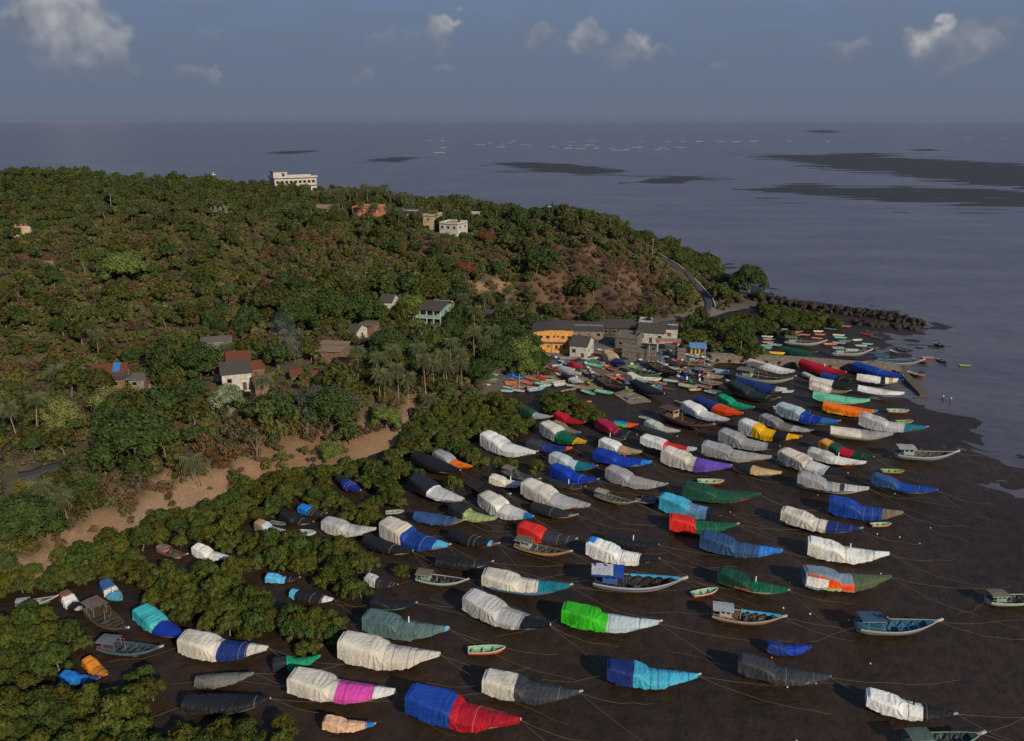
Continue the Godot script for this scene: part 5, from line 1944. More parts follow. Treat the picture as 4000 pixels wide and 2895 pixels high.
func sheer(s: float, l: float) -> float:
	# height of the gunwale
	var a := 0.115 * l
	return a + 0.012 * l * pow(maxf(0.3 - s, 0.0) / 0.3, 2.0) + 0.085 * l * pow(maxf(s - 0.42, 0.0) / 0.58, 1.9)

func keel(s: float, l: float) -> float:
	var k := 0.0
	if s > 0.5: k = (sheer(1.0, l) - 0.02 * l) * pow((s - 0.5) / 0.5, 1.9)
	if s < 0.1: k = maxf(k, 0.03 * l * (0.1 - s) / 0.1)
	return k

func hull_pt(s: float, t: float, side: float, l: float, b: float, inset := 0.0) -> Vector3:
	# t: 0 at the gunwale, 1 at the keel
	var w := maxf(half_beam(s, b) - inset, 0.01)
	var g := sheer(s, l)
	var k := keel(s, l) + inset
	return Vector3(s * l, g + (k - g) * t, side * w * pow(maxf(1.0 - pow(t, 2.3), 0.0), 0.75))

func hull_grid(l: float, b: float, t0: float, t1: float, ns: int, nt: int, grow := 0.0) -> ArrayMesh:
	var p := PackedVector3Array()
	for i in ns + 1:
		var s := i / float(ns)
		var ring := []
		for j in nt + 1: ring.append(lerpf(t0, t1, j / float(nt)))
		if t1 >= 0.999:
			for t in ring: p.append(hull_pt(s, t, 1.0, l, b, -grow))
			for j in range(nt - 1, -1, -1): p.append(hull_pt(s, ring[j], -1.0, l, b, -grow))
	return grid_mesh(ns + 1, nt * 2 + 1, p)

func strake(l: float, b: float, t0: float, t1: float, side: float, grow: float) -> ArrayMesh:
	var p := PackedVector3Array()
	for i in 29:
		var s := i / 28.0
		var a := hull_pt(s, t0, side, l, b, -grow)
		var d := hull_pt(s, t1, side, l, b, -grow)
		var q := [a - Vector3(0, 0, side * grow), a, d, d - Vector3(0, 0, side * grow)]
		if side < 0: q.reverse()
		for e in q: p.append(e)
	return grid_mesh(29, 4, p)

func transom(l: float, b: float) -> ArrayMesh:
	var s := Solid.new()
	var prev := hull_pt(0, 0, 1, l, b)
	var prev2 := hull_pt(0, 0, -1, l, b)
	for j in range(1, 9):
		var a := hull_pt(0, j / 8.0, 1, l, b)
		var d := hull_pt(0, j / 8.0, -1, l, b)
		s.quad(prev, a, d, prev2)
		prev = a
		prev2 = d
	return s.mesh()

func cover_pt(c: Dictionary, s: float, v: float, lift: float) -> Vector3:
	# a point of the tarpaulin: s along the boat, v from -1 (port hem) over the ridge to 1 (starboard hem)
	var l: float = c.l
	var b: float = c.b
	var cf: float = c.front
	var sc := clampf(s, 0.0, 1.0)
	var w := half_beam(sc, b) * 1.05 + 0.10 + lift
	var g := sheer(sc, l) + 0.05
	var cab := 0.0
	var n := 1.3
	# a ridge pole runs straight from the cabin to the stem head
	var along := clampf((s - cf) / (1.0 - cf), 0, 1)
	var ridge := lerpf(sheer(cf, l) + c.ridge * l, sheer(1.0, l) + 0.012 * l, along) - 0.012 * l * sin(along * PI)
	ridge = maxf(ridge, g + 0.012 * l)
	if c.style == "cabin":
		cab = clampf((cf + 0.12 - s) / 0.14, 0.0, 1.0)
		var step: float = c.step
		cab = cab * (1.0 - step * smoothstep(cf * 0.45, cf * 0.62, s) * 0.3)
		n = lerpf(lerpf(1.36, 1.18, along), c.boxy, pow(cab, 0.8))
	elif c.style == "tent":
		ridge = g + lerpf(c.ridge * l * 1.05, 0.015 * l, pow(clampf((s - 0.1) / 0.9, 0, 1), 2.0))
		n = lerpf(2.1, 1.35, smoothstep(0.5, 1.0, s))
	else:
		n = 1.6
	var top := lerpf(ridge, g + c.tall * l * (1.0 - 0.18 * s / cf), cab) + lift
	top -= 0.25 * smoothstep(0.025, 0.0, s) * cab
	var a := absf(v)
	var sg := signf(v)
	var x := s * l
	var y := 0.0
	var z := 0.0
	var ny := 0.0
	var nz := 0.0
	if a < 0.66:
		var th := (1.0 - a / 0.66) * PI * 0.5
		z = w * pow(maxf(cos(th), 0.0), 2.0 / n) * (1.0 - 0.14 * cab * pow(sin(th), 2.0))
		y = g + (top - g) * pow(maxf(sin(th), 0.0), 2.0 / n)
		ny = sin(th)
		nz = cos(th)
	else:
		var k := (a - 0.66) / 0.34
		var hem: float = fine.get_noise_2d(x * 34.0 + c.seed * 91.0, sg * 300.0) * 0.24 + fine.get_noise_2d(x * 110.0, sg * 300.0 + c.seed * 7.0) * 0.12
		var low: float = lerpf(keel(sc, l) + 0.10 * l * (1.0 - c.skirt), g, c.lifted) + hem
		low = clampf(low, keel(sc, l) + 0.12, g - 0.12)
		low = minf(low, g - 0.035 * l * smoothstep(0.6, 0.92, s))
		y = lerpf(g, low, k)
		z = w + 0.04 + 0.10 * k * (0.5 + fine.get_noise_2d(x * 60.0 + c.seed * 31.0, 5.0))
		# the cloth follows the hull where it narrows to the stem
		z *= lerpf(1.0, 0.85, k * smoothstep(0.75, 1.0, s))
		nz = 1.0
	var fold: float = fine.get_noise_3d(x * 70.0 + v * 60.0, v * 130.0, c.seed * 50.0) * 0.035 + fine.get_noise_3d(x * 190.0 + v * 50.0, v * 60.0, c.seed * 50.0) * (0.012 + 0.11 * a * a * a) + fine.get_noise_3d(x * 24.0 + v * 45.0, v * 90.0, c.seed * 37.0) * 0.06
	# creases fanning out from the corner where the cabin ends
	var cx := (s - cf - 0.03) * l
	var cy := (a - 0.34) * 3.4
	var cr := Vector2(cx, cy).length()
	fold += 0.055 * sin(atan2(cy, cx) * 11.0 + c.seed) * smoothstep(3.2, 0.6, cr) * smoothstep(0.1, 0.7, cr)
	# battens under the foredeck cloth
	fold += 0.007 * sin(x * TAU / 0.62 + c.seed) * (1.0 - cab) * smoothstep(0.05, 0.3, a)
	# cloth drawn in under each cord
	for q in c.cords: fold -= 0.03 * exp(-pow((s - float(q)) * l / 0.16, 2.0))
	return Vector3(x, y + ny * fold, sg * maxf(z + nz * fold, 0.0))

func cover_sheet(c: Dictionary, s0: float, s1: float, lift: float, v0 := -1.0, v1 := 1.0) -> ArrayMesh:
	var nu := maxi(3, int(ceil(c.l * (s1 - s0) / c.pitch)))
	var nv := maxi(4, int(30 * (v1 - v0) * 0.5))
	var p := PackedVector3Array()
	var k := PackedColorArray()
	for i in nu + 1:
		for j in nv + 1:
			var v := lerpf(v0, v1, j / float(nv))
			var wob0 := fine.get_noise_2d(v * 60.0 + s0 * 700.0, c.seed * 13.0) * 0.016
			var wob1 := fine.get_noise_2d(v * 60.0 + s1 * 700.0, c.seed * 13.0) * 0.016
			var a := s0 + (wob0 if s0 > 0.01 else 0.0)
			var b := s1 + (wob1 if s1 < 0.97 else 0.0)
			var s := lerpf(a, b, i / float(nu))
			var q := cover_pt(c, s, v, lift)
			p.append(q)
			# dust, bird lime and old water stains in the weave
			var d := fine.get_noise_3d(q.x * 9.0 + c.seed * 100.0, q.y * 14.0, q.z * 9.0)
			var e := fine.get_noise_3d(q.x * 45.0, q.y * 45.0 + c.seed * 70.0, q.z * 45.0)
			var f := 0.90 + d * 0.34 + e * 0.20 - 0.22 * smoothstep(0.30, 0.42, fine.get_noise_3d(q.x * 22.0 + 7.0, q.y * 22.0, q.z * 22.0 + c.seed * 55.0))
			var warm := clampf(fine.get_noise_3d(q.x * 6.0, q.y * 6.0, c.seed * 99.0 + q.z * 6.0) * 1.6 - 0.25, 0.0, 0.5)
			k.append(Color(f, f * (1.0 - 0.10 * warm), f * (1.0 - 0.26 * warm)))
	return grid_mesh(nu + 1, nv + 1, p, k)

const HULLS = [[196, 190, 178], [190, 176, 150], [150, 128, 98], [176, 182, 184], [168, 74, 54], [132, 118, 100], [200, 198, 190], [118, 150, 160]]
const BANDS = [[64, 112, 150], [170, 72, 46], [190, 186, 176], [92, 74, 58], [60, 132, 128], [196, 150, 60], [70, 72, 80], [172, 160, 140]]

func build_covered_boats() -> void:
	var n := 0
	for r in COVERED:
		n += 1
		var l: float = r[4]
		var o := thing("covered_boat", r[7], "fishing boat", Vector3(r[0], r[1] - 0.06, r[2]), deg_to_rad(r[3]), "laid-up boats under tarpaulins")
		o.rotation.x = rng.randf_range(-0.03, 0.05)
		var c := {"l": l, "b": l * rng.randf_range(0.235, 0.26), "style": r[5], "seed": float(n), "front": rng.randf_range(0.27, 0.34), "tall": rng.randf_range(0.115, 0.148), "ridge": rng.randf_range(0.072, 0.09),
			"step": rng.randf_range(0.0, 1.0), "skirt": rng.randf_range(0.1, 0.75), "lifted": 0.0, "cords": [], "boxy": rng.randf_range(6.0, 13.0), "pitch": 0.13 if r[2] > -135.0 else 0.22}
		if l < 8.0: c.tall = minf(c.tall * 1.3, 0.24)
		if r[7].contains("half open") or r[7].contains("bare pale hull"): c.lifted = 0.75
		if r[7].contains("hull edge"): c.skirt = -0.2
		var near: bool = r[2] > -150.0
		var nc := rng.randi_range(2, 5) if near else rng.randi_range(0, 2)
		for k in nc: c.cords.append(lerpf(0.42, 0.93, (k + rng.randf_range(0.2, 0.8)) / nc))
		var s_end: float = r[6].split(":")[-1].to_float()
		var hc: Array = HULLS[rng.randi() % HULLS.size()]
		var bc: Array = BANDS[rng.randi() % BANDS.size()]
		var hm := mat("hull%d" % HULLS.find(hc), rgb(hc[0], hc[1], hc[2]), 0.7, false)
		var bm := mat("band%d" % BANDS.find(bc), rgb(bc[0], bc[1], bc[2]), 0.7, false)
		part("hull", hull_grid(l, c.b, 0.0, 1.0, 24, 6), hm, o)
		part("transom", transom(l, c.b), hm, o)
		for sd in [1.0, -1.0]: part("rubbing_strake", strake(l, c.b, 0.22, 0.36, sd, 0.06), bm, o)
		# the stem post that stands out ahead of the cloth
		var st := Solid.new()
		var tip := hull_pt(1.0, 0.0, 0.0, l, c.b)
		var foot := hull_pt(0.9, 0.35, 0.0, l, c.b)
		st.beam(foot, tip + (tip - foot).normalized() * (0.04 if s_end < 0.95 or rng.randf() < 0.3 else 0.004) * l, 0.16, 0.02 * l)
		part("stem_post", st.mesh(), mat("stem", rgb(190, 184, 172), 0.7, false), o)
		var s0 := -0.012
		var lift := 0.0
		for q in r[6].split(" "):
			var kv: PackedStringArray = q.split(":")
			var s1 := kv[1].to_float()
			part("tarpaulin", cover_sheet(c, s0 - (0.012 if s0 > 0.0 else 0.0), minf(s1, 1.0), lift), cover_mat(kv[0]), o)
			s0 = s1
			lift += 0.022
		# stern curtain that closes the tarpaulin
		var cur := Solid.new()
		for j in 30:
			var v0 := -1.0 + j / 15.0
			var a := cover_pt(c, -0.012, v0, 0.0)
			var b := cover_pt(c, -0.012, v0 + 1.0 / 15.0, 0.0)
			var base := Vector3(-0.012 * l, 0.06 * l, 0)
			cur.tri(a, base + Vector3(0, 0, (a.z + b.z) * 0.4), b)
		part("stern_curtain", cur.mesh(), cover_mat(r[6].split(":")[0]), o)
		if r[6].begins_with("patch"):
			part("patch_panel", cover_sheet(c, 0.02, 0.22, 0.05, 0.46, 0.60), cover_mat("orange_hot"), o)
			part("patch_panel", cover_sheet(c, 0.0, 0.25, 0.05, 0.62, 0.88), cover_mat("white"), o)
			part("patch_panel", cover_sheet(c, 0.25, 0.55, 0.055, 0.55, 0.95), cover_mat("orange_hot"), o)
			part("patch_panel", cover_sheet(c, 0.2, 0.4, 0.07, 0.82, 0.99), cover_mat("lime_pale"), o)
		if r[7].contains("orange flap"): part("side_flap", cover_sheet(c, 0.26, 0.5, 0.06, 0.72, 0.99), cover_mat("orange_hot"), o)
		if r[7].contains("yellow flap"): part("side_flap", cover_sheet(c, 0.08, 0.4, 0.05, 0.8, 0.99), cover_mat("yellow"), o)
		if r[7].contains("azure, lime"): part("side_flap", cover_sheet(c, 0.0, 0.52, 0.05, 0.5, 0.98), cover_mat("green"), o)
		if r[7].contains("blue roof patch"): part("patch_panel", cover_sheet(c, 0.0, 0.1, 0.05, -0.3, 0.05), cover_mat("azure"), o)
		if r[7].contains("dark stripe"): part("patch_panel", cover_sheet(c, 0.6, 0.66, 0.05, 0.0, 0.9), cover_mat("graphite"), o)
		if r[7].contains("post") or r[7].contains("pole") or rng.randf() < 0.07:
			var ps := Solid.new()
			var top := cover_pt(c, 0.52, 0.0, 0.0)
			ps.tube([top - Vector3(0, 0.6, 0), top + Vector3(0.02, 0.9, 0), top + Vector3(0.03, 1.0, 0.0)], [0.11, 0.10, 0.0], 7)
			var pc := "white"
			if r[7].contains("red pole"): pc = "red"
			elif r[7].contains("blue post"): pc = "azure"
			elif r[7].contains("bollard"): pc = "black"
			part("deck_post", ps.mesh(), cover_mat(pc), o)
		for q in c.cords:
			var pts := []
			var rad := []
			for j in 17:
				pts.append(cover_pt(c, float(q), -0.98 + 1.96 * j / 16.0, 0.035 + lift * 0.5))
				rad.append(0.022)
			var cd := Solid.new()
			cd.tube(pts, rad, 4)
			part("lashing_cord", cd.mesh(), (mat("cord_pale", rgb(168, 150, 112), 0.9, false) if rng.randf() < 0.4 else mat("cord_dark", rgb(60, 54, 46), 0.9, false)), o)

const SCHEMES = {
	"mint": [[206, 208, 200], [150, 196, 176], [70, 60, 52], [134, 122, 108], [168, 200, 184]],
	"brown": [[96, 78, 62], [140, 112, 84], [92, 76, 60], [134, 112, 100], [150, 160, 140]],
	"blue": [[84, 96, 100], [90, 140, 170], [64, 88, 96], [110, 122, 132], [190, 120, 140]],
	"pink": [[120, 92, 76], [150, 110, 92], [96, 70, 54], [150, 128, 116], [200, 150, 146]],
	"white": [[206, 204, 198], [84, 140, 176], [110, 98, 86], [190, 192, 192], [176, 204, 206]],
	"ash": [[122, 120, 116], [90, 110, 140], [88, 96, 92], [150, 136, 116], [168, 166, 160]],
	"wreck": [[44, 42, 40], [70, 60, 50], [36, 34, 32], [58, 54, 50], [90, 76, 62]],
	"yellow": [[190, 130, 44], [206, 184, 140], [92, 96, 100], [128, 118, 106], [196, 200, 190]],
	"cream": [[188, 172, 140], [150, 120, 84], [104, 116, 104], [190, 176, 150], [140, 170, 160]],
	"bluecabin": [[204, 200, 192], [70, 110, 170], [58, 44, 36], [34, 92, 180], [60, 110, 186]],
	"whitecabin": [[198, 188, 166], [160, 112, 76], [112, 88, 66], [186, 198, 206], [206, 206, 202]],
	"bluedeck": [[196, 188, 172], [80, 130, 160], [44, 116, 152], [56, 98, 130], [120, 170, 180]],
	"tealdeck": [[120, 160, 150], [150, 196, 184], [60, 72, 68], [90, 110, 106], [120, 160, 150]],
	"rusty": [[96, 92, 84], [180, 90, 56], [84, 66, 52], [110, 72, 56], [206, 172, 140]],
	"lime": [[110, 130, 100], [140, 190, 130], [60, 62, 54], [150, 206, 120], [150, 196, 150]]}

func heap_mesh(seed_: int) -> ArrayMesh:
	var key := "heap%d" % seed_
	if shapes.has(key): return shapes[key]
	var f := FastNoiseLite.new()
	f.seed = seed_ + 60
	f.frequency = 1.1
	f.fractal_octaves = 3
	var p := PackedVector3Array()
	for i in 19:
		for j in 9:
			var a := TAU * i / 18.0
			var b := PI * 0.5 * (1.0 - j / 8.0)
			var d := Vector3(cos(a) * cos(b), sin(b), sin(a) * cos(b))
			p.append(d * (0.85 + 0.42 * f.get_noise_3dv(Vector3(cos(a) * cos(b), sin(b) * 1.2, sin(a) * cos(b)))))
	# u runs round, v down the side: turn so that the outside is in front
	var q := PackedVector3Array()
	for i in 19:
		for j in 9: q.append(p[(18 - i) * 9 + 8 - j])
	shapes[key] = grid_mesh(19, 9, q)
	return shapes[key]

func build_bare_boats() -> void:
	var n := 0
	for r in BARE:
		n += 1
		var l: float = r[4]
		var b := l * 0.28
		var k: Array = SCHEMES[r[5]]
		var sch: String = r[5]
		var o := thing("bare_boat", r[6], "fishing boat", Vector3(r[0], r[1] - 0.06, r[2]), deg_to_rad(r[3]), "boats without covers")
		o.rotation.x = rng.randf_range(-0.04, 0.06)
		var ms := []
		for i in 5:
			var had := mats.has("bare_%s%d" % [sch, i])
			var m := mat("bare_%s%d" % [sch, i], rgb(k[i][0], k[i][1], k[i][2]), 0.75, false)
			if not had:
				if not shapes.has("paintwear"): shapes["paintwear"] = grain(66, 0.05, 256, rgb(150, 142, 132), rgb(255, 255, 255), 5)
				m.albedo_texture = shapes["paintwear"]
				m.uv1_triplanar = true
				m.uv1_scale = Vector3(0.3, 0.9, 0.3)
			ms.append(m)
		part("hull", hull_grid(l, b, 0.0, 1.0, 26, 7), ms[0], o)
		part("transom", transom(l, b), ms[0], o)
		for sd in [1.0, -1.0]:
			part("rubbing_strake", strake(l, b, 0.16, 0.30, sd, 0.06), ms[1], o)
			# gunwale cap
			var gp := []
			var gr := []
			for i in 25:
				gp.append(hull_pt(i / 24.0, 0.0, sd, l, b))
				gr.append(0.075)
			var gs := Solid.new()
			gs.tube(gp, gr, 6)
			part("gunwale", gs.mesh(), ms[0], o)
		# inside of the hull
		var ip := PackedVector3Array()
		for i in 27:
			var s := clampf(i / 26.0, 0.004, 0.97)
			for j in 13:
				var t := absf(j - 6.0) / 6.0
				ip.append(hull_pt(s, 1.0 - t, -1.0 if j < 6 else 1.0, l, b, 0.09))
		part("hold_lining", grid_mesh(27, 13, ip), ms[2], o)
		for i in 9:
			var s := 0.34 + 0.062 * i
			var rp := []
			var rr := []
			for j in 11:
				var t := absf(j - 5.0) / 5.0
				rp.append(hull_pt(s, (1.0 - t) * 0.98, -1.0 if j < 5 else 1.0, l, b, 0.13))
				rr.append(0.05)
			var rs := Solid.new()
			rs.tube(rp, rr, 5)
			part("rib", rs.mesh(), ms[1] if i % 3 == 0 else ms[2], o)
			if i % 2 == 0:
				var bs := Solid.new()
				var ha := hull_pt(s + 0.02, 0.12, 1, l, b, 0.06)
				var hb := hull_pt(s + 0.02, 0.12, -1, l, b, 0.06)
				bs.beam(ha, hb, 0.16, 0.09)
				part("thwart", bs.mesh(), ms[2], o)
		# foredeck and stern deck
		var fd := PackedVector3Array()
		for i in 9:
			var s := 0.84 + 0.14 * i / 8.0
			for j in 3: fd.append(hull_pt(s, 0.06, -1.0 if j == 0 else 1.0, l, b, 0.05) * Vector3(1, 1, 0 if j == 1 else 1) + Vector3(0, 0.05 if j == 1 else 0.0, 0))
		part("foredeck", grid_mesh(9, 3, fd), ms[2], o)
		var sd2 := PackedVector3Array()
		for i in 8:
			var s := 0.01 + 0.31 * i / 7.0
			for j in 3: sd2.append(hull_pt(s, 0.12, -1.0 if j == 0 else 1.0, l, b, 0.04) * Vector3(1, 1, 0 if j == 1 else 1))
		part("stern_deck", grid_mesh(8, 3, sd2), ms[2], o)
		# long stem
		var st := Solid.new()
		var tip := hull_pt(1.0, 0.0, 0.0, l, b)
		var foot := hull_pt(0.86, 0.45, 0.0, l, b)
		st.beam(foot, tip + (tip - foot).normalized() * 0.05 * l, 0.2, 0.028 * l)
		part("stem_post", st.mesh(), mat("stem", rgb(190, 184, 172), 0.7, false), o)
		var deck := sheer(0.1, l) - 0.12
		if sch != "wreck":
			var ch := 0.13 * l
			var cl := 0.17 * l
			var cw := b * 0.52
			var cx := 0.19 * l
			if sch in ["mint", "yellow", "white", "pink", "whitecabin", "rusty", "bluecabin"]:
				var cs := Solid.new()
				cs.box(Vector3(cx, deck + ch * 0.5, 0), Vector3(cl, ch, cw))
				var cab := part("wheelhouse", cs.mesh(), ms[4], o)
				for sd in [1.0, -1.0]:
					for e in [-0.22, 0.22]:
						var ws := Solid.new()
						ws.box(Vector3(cx + cl * float(e), deck + ch * 0.68, sd * (cw * 0.5 + 0.012)), Vector3(cl * 0.28, ch * 0.3, 0.03))
						part("window", ws.mesh(), mat("window_dark", rgb(24, 26, 28), 0.25, false), cab)
				var wf := Solid.new()
				wf.box(Vector3(cx + cl * 0.5 + 0.012, deck + ch * 0.68, 0), Vector3(0.03, ch * 0.3, cw * 0.7))
				part("windscreen", wf.mesh(), mat("window_dark", rgb(24, 26, 28), 0.25, false), cab)
			else:
				for sx in [-0.5, 0.5]:
					for sz in [-0.5, 0.5]:
						var ps := Solid.new()
						ps.tube([Vector3(cx + cl * 1.1 * sx, deck - 0.1, b * 0.62 * sz), Vector3(cx + cl * 1.1 * sx, deck + ch, b * 0.62 * sz)], [0.05, 0.05], 5)
						part("canopy_post", ps.mesh(), ms[4], o)
			# roof or canopy, a little warped
			var rp := PackedVector3Array()
			var rl := 0.30 * l
			var rw := b * 0.78
			for i in 9:
				for j in 7:
					var x := cx - rl * 0.62 + rl * i / 8.0
					var z := -rw * 0.5 + rw * j / 6.0
					rp.append(Vector3(x, deck + ch + 0.06 + 0.10 * (1.0 - pow(absf(j - 3.0) / 3.0, 2.0)) + fine.get_noise_2d(x * 60.0, z * 60.0 + n * 40.0) * 0.09, z))
			part("canopy", grid_mesh(9, 7, rp), ms[3], o)
			var ed := Solid.new()
			for z in [-0.5, 0.5]: ed.beam(Vector3(cx - rl * 0.62, deck + ch - 0.02, rw * z), Vector3(cx + rl * 0.38, deck + ch - 0.02, rw * z), 0.07, 0.1)
			part("canopy_edge", ed.mesh(), ms[4], o)
			# stern rail
			for sd in [1.0, -1.0]:
				for i in 5:
					var q := hull_pt(0.02 + 0.07 * i, 0.0, sd, l, b)
					var rs := Solid.new()
					rs.tube([q, q + Vector3(0, 0.45, 0)], [0.03, 0.03], 4)
					part("rail_post", rs.mesh(), ms[4], o)
				var q0 := hull_pt(0.02, 0.0, sd, l, b) + Vector3(0, 0.45, 0)
				var q1 := hull_pt(0.3, 0.0, sd, l, b) + Vector3(0, 0.45, 0)
				var rr2 := Solid.new()
				rr2.tube([q0, q1], [0.035, 0.035], 4)
				part("rail", rr2.mesh(), ms[4], o)
			var mp := Solid.new()
			var mb := Vector3(0.40 * l, sheer(0.4, l) - 0.5, 0)
			mp.tube([mb, mb + Vector3(0.05, 0.16 * l, 0)], [0.06, 0.04], 6)
			part("mast", mp.mesh(), ms[4], o)
		# nets and gear in the hold
		for i in rng.randi_range(2, 4):
			var h := part("net_heap", heap_mesh(rng.randi() % 5), [ms[2], ms[3], mat("net_teal", rgb(50, 84, 86), 0.9, false), mat("net_dark", rgb(38, 36, 34), 0.9, false)][rng.randi() % 4], o)
			h.position = Vector3(rng.randf_range(0.4, 0.72) * l, 0.05 * l, rng.randf_range(-0.12, 0.12) * b)
			h.scale = Vector3(rng.randf_range(0.5, 1.0), rng.randf_range(0.35, 0.6), rng.randf_range(0.5, 0.8))
		if sch == "bluecabin" or sch == "whitecabin":
			var ap := PackedVector3Array()
			for i in 22:
				var s := 0.42 + 0.54 * i / 21.0
				var q := hull_pt(s, 0.0, -1.0, l, b) + Vector3(0, 0.14, 0)
				var dip := 0.22 + 0.16 * sin(i * 1.4)
				ap.append(q + Vector3(0, -0.1, -0.12))
				ap.append(q + Vector3(0, 0.08, 0))
				ap.append(q + Vector3(0, -dip * 0.3, 0.16 + dip))
			part("awning_edge", grid_mesh(22, 3, ap), cover_mat("cyan"), o)
		if sch == "bluecabin":
			for e in [[0.0, 0.62], [0.3, 0.2]]:
				var tp := PackedVector3Array()
				for i in 7:
					for j in 6:
						var x := -0.02 * l + (0.36 - float(e[0]) * 0.4) * l * i / 6.0
						tp.append(Vector3(x, deck + 0.13 * l + 0.32 - 0.14 * j * j * 0.24 * float(e[1]) + fine.get_noise_2d(x * 70.0, j * 20.0) * 0.1, -b * 0.34 + b * 0.78 * j / 5.0))
				part("cabin_sheet", grid_mesh(7, 6, tp), cover_mat("blue" if e[0] == 0.0 else "ash"), o)
		if r[6].contains("black heaped"):
			var h := part("black_canopy_cover", heap_mesh(2), cover_mat("black"), o)
			h.position = Vector3(0.25 * l, deck + 0.09 * l, 0)
			h.scale = Vector3(1.5, 0.8, 1.2)
		if r[6].contains("crimson cloth"):
			var h := part("crimson_cloth", heap_mesh(1), cover_mat("crimson"), o)
			h.position = Vector3(0.72 * l, sheer(0.7, l) - 0.2, 0)
			h.scale = Vector3(0.9, 0.6, 0.6)

const DINGHY = {"go": [[196, 84, 46], [130, 166, 134], [176, 190, 160]], "rg": [[176, 54, 42], [124, 150, 96], [90, 176, 90]], "dk": [[60, 62, 60], [84, 88, 82], [140, 142, 136]], "gg": [[150, 156, 144], [128, 140, 126], [170, 174, 160]],
	"ol": [[120, 140, 66], [110, 128, 70], [150, 170, 96]], "pl": [[166, 186, 182], [134, 160, 158], [186, 196, 192]], "bl": [[76, 124, 150], [104, 150, 164], [190, 192, 186]], "wh": [[200, 196, 184], [176, 176, 164], [210, 208, 200]],
	"or": [[188, 96, 66], [168, 116, 92], [200, 130, 100]], "gr": [[88, 150, 128], [108, 176, 154], [140, 192, 172]], "rd": [[170, 44, 38], [120, 60, 52], [180, 80, 64]], "yl": [[212, 166, 26], [224, 178, 30], [220, 174, 30]], "br": [[112, 88, 68], [134, 110, 86], [150, 130, 106]], "pk": [[196, 160, 150], [180, 150, 150], [206, 180, 172]]}
const DINGHY_WORDS = {"go": "small dinghy with orange hull and pale green inside", "rg": "small dinghy with red hull and green rim", "dk": "small dark grey dinghy", "gg": "small grey green dinghy", "ol": "small olive green dinghy", "pl": "small pale blue grey dinghy",
	"bl": "small blue dinghy with pale rim", "wh": "small white dinghy", "or": "small faded orange dinghy", "gr": "small mint green dinghy", "rd": "small red dinghy", "yl": "small dinghy under a yellow cover", "br": "small brown wooden dinghy", "pk": "small pale pink dinghy"}

func dinghy_pt(s: float, t: float, side: float, inset: float) -> Vector3:
	var w := 0.5 * 1.55 * (0.80 + 0.20 * sin(minf(s / 0.45, 1.0) * PI * 0.5) if s < 0.45 else maxf(1.0 - pow((s - 0.45) / 0.55, 2.6) * 0.93, 0.05)) - inset
	var g := 0.62 + 0.22 * pow(maxf(s - 0.4, 0.0) / 0.6, 2.0)
	var k := 0.02 + inset + (0.55 * pow(maxf(s - 0.75, 0.0) / 0.25, 1.8))
	return Vector3(s * 4.5, g + (k - g) * t, side * maxf(w, 0.02) * pow(maxf(1.0 - pow(t, 3.2), 0.0), 0.7))

func dinghy_shapes() -> void:
	var a := PackedVector3Array()
	var c := PackedVector3Array()
	for i in 17:
		var s := i / 16.0
		for j in 11:
			var t := 1.0 - absf(j - 5.0) / 5.0
			a.append(dinghy_pt(s, t, 1.0 if j < 5 else -1.0, 0.0))
			c.append(dinghy_pt(clampf(s, 0.015, 0.97), t * 0.88, -1.0 if j < 5 else 1.0, 0.06))
	shapes["dinghy_hull"] = grid_mesh(17, 11, a)
	shapes["dinghy_well"] = grid_mesh(17, 11, c)
	var tr := Solid.new()
	for j in 5:
		tr.quad(dinghy_pt(0, j / 5.0, 1, 0), dinghy_pt(0, (j + 1) / 5.0, 1, 0), dinghy_pt(0, (j + 1) / 5.0, -1, 0), dinghy_pt(0, j / 5.0, -1, 0))
	shapes["dinghy_transom"] = tr.mesh()
	var rim := Solid.new()
	var pts := []
	var rad := []
	for i in 17:
		pts.append(dinghy_pt(i / 16.0, 0, 1, 0))
		rad.append(0.06)
	for i in 17:
		pts.append(dinghy_pt(1.0 - i / 16.0, 0, -1, 0))
		rad.append(0.06)
	pts.append(pts[0])
	rad.append(0.06)
	rim.tube(pts, rad, 5)
	shapes["dinghy_rim"] = rim.mesh()
	for k in 3:
		var th := Solid.new()
		var s: float = [0.12, 0.42, 0.7][k]
		th.beam(dinghy_pt(s, 0.25, 1, 0.03), dinghy_pt(s, 0.25, -1, 0.03), 0.26, 0.05)
		shapes["dinghy_seat%d" % k] = th.mesh()
	var cov := PackedVector3Array()
	for i in 17:
		for j in 7:
			var q := dinghy_pt(i / 16.0, 0, -1.0 + j / 3.0, -0.05)
			cov.append(q + Vector3(0, 0.14 * (1.0 - pow(absf(j - 3.0) / 3.0, 2.0)) - (0.2 if j == 0 or j == 6 else 0.0) + 0.05 * fine.get_noise_2d(i * 40.0, j * 40.0), 0))
	shapes["dinghy_cover"] = grid_mesh(17, 7, cov)

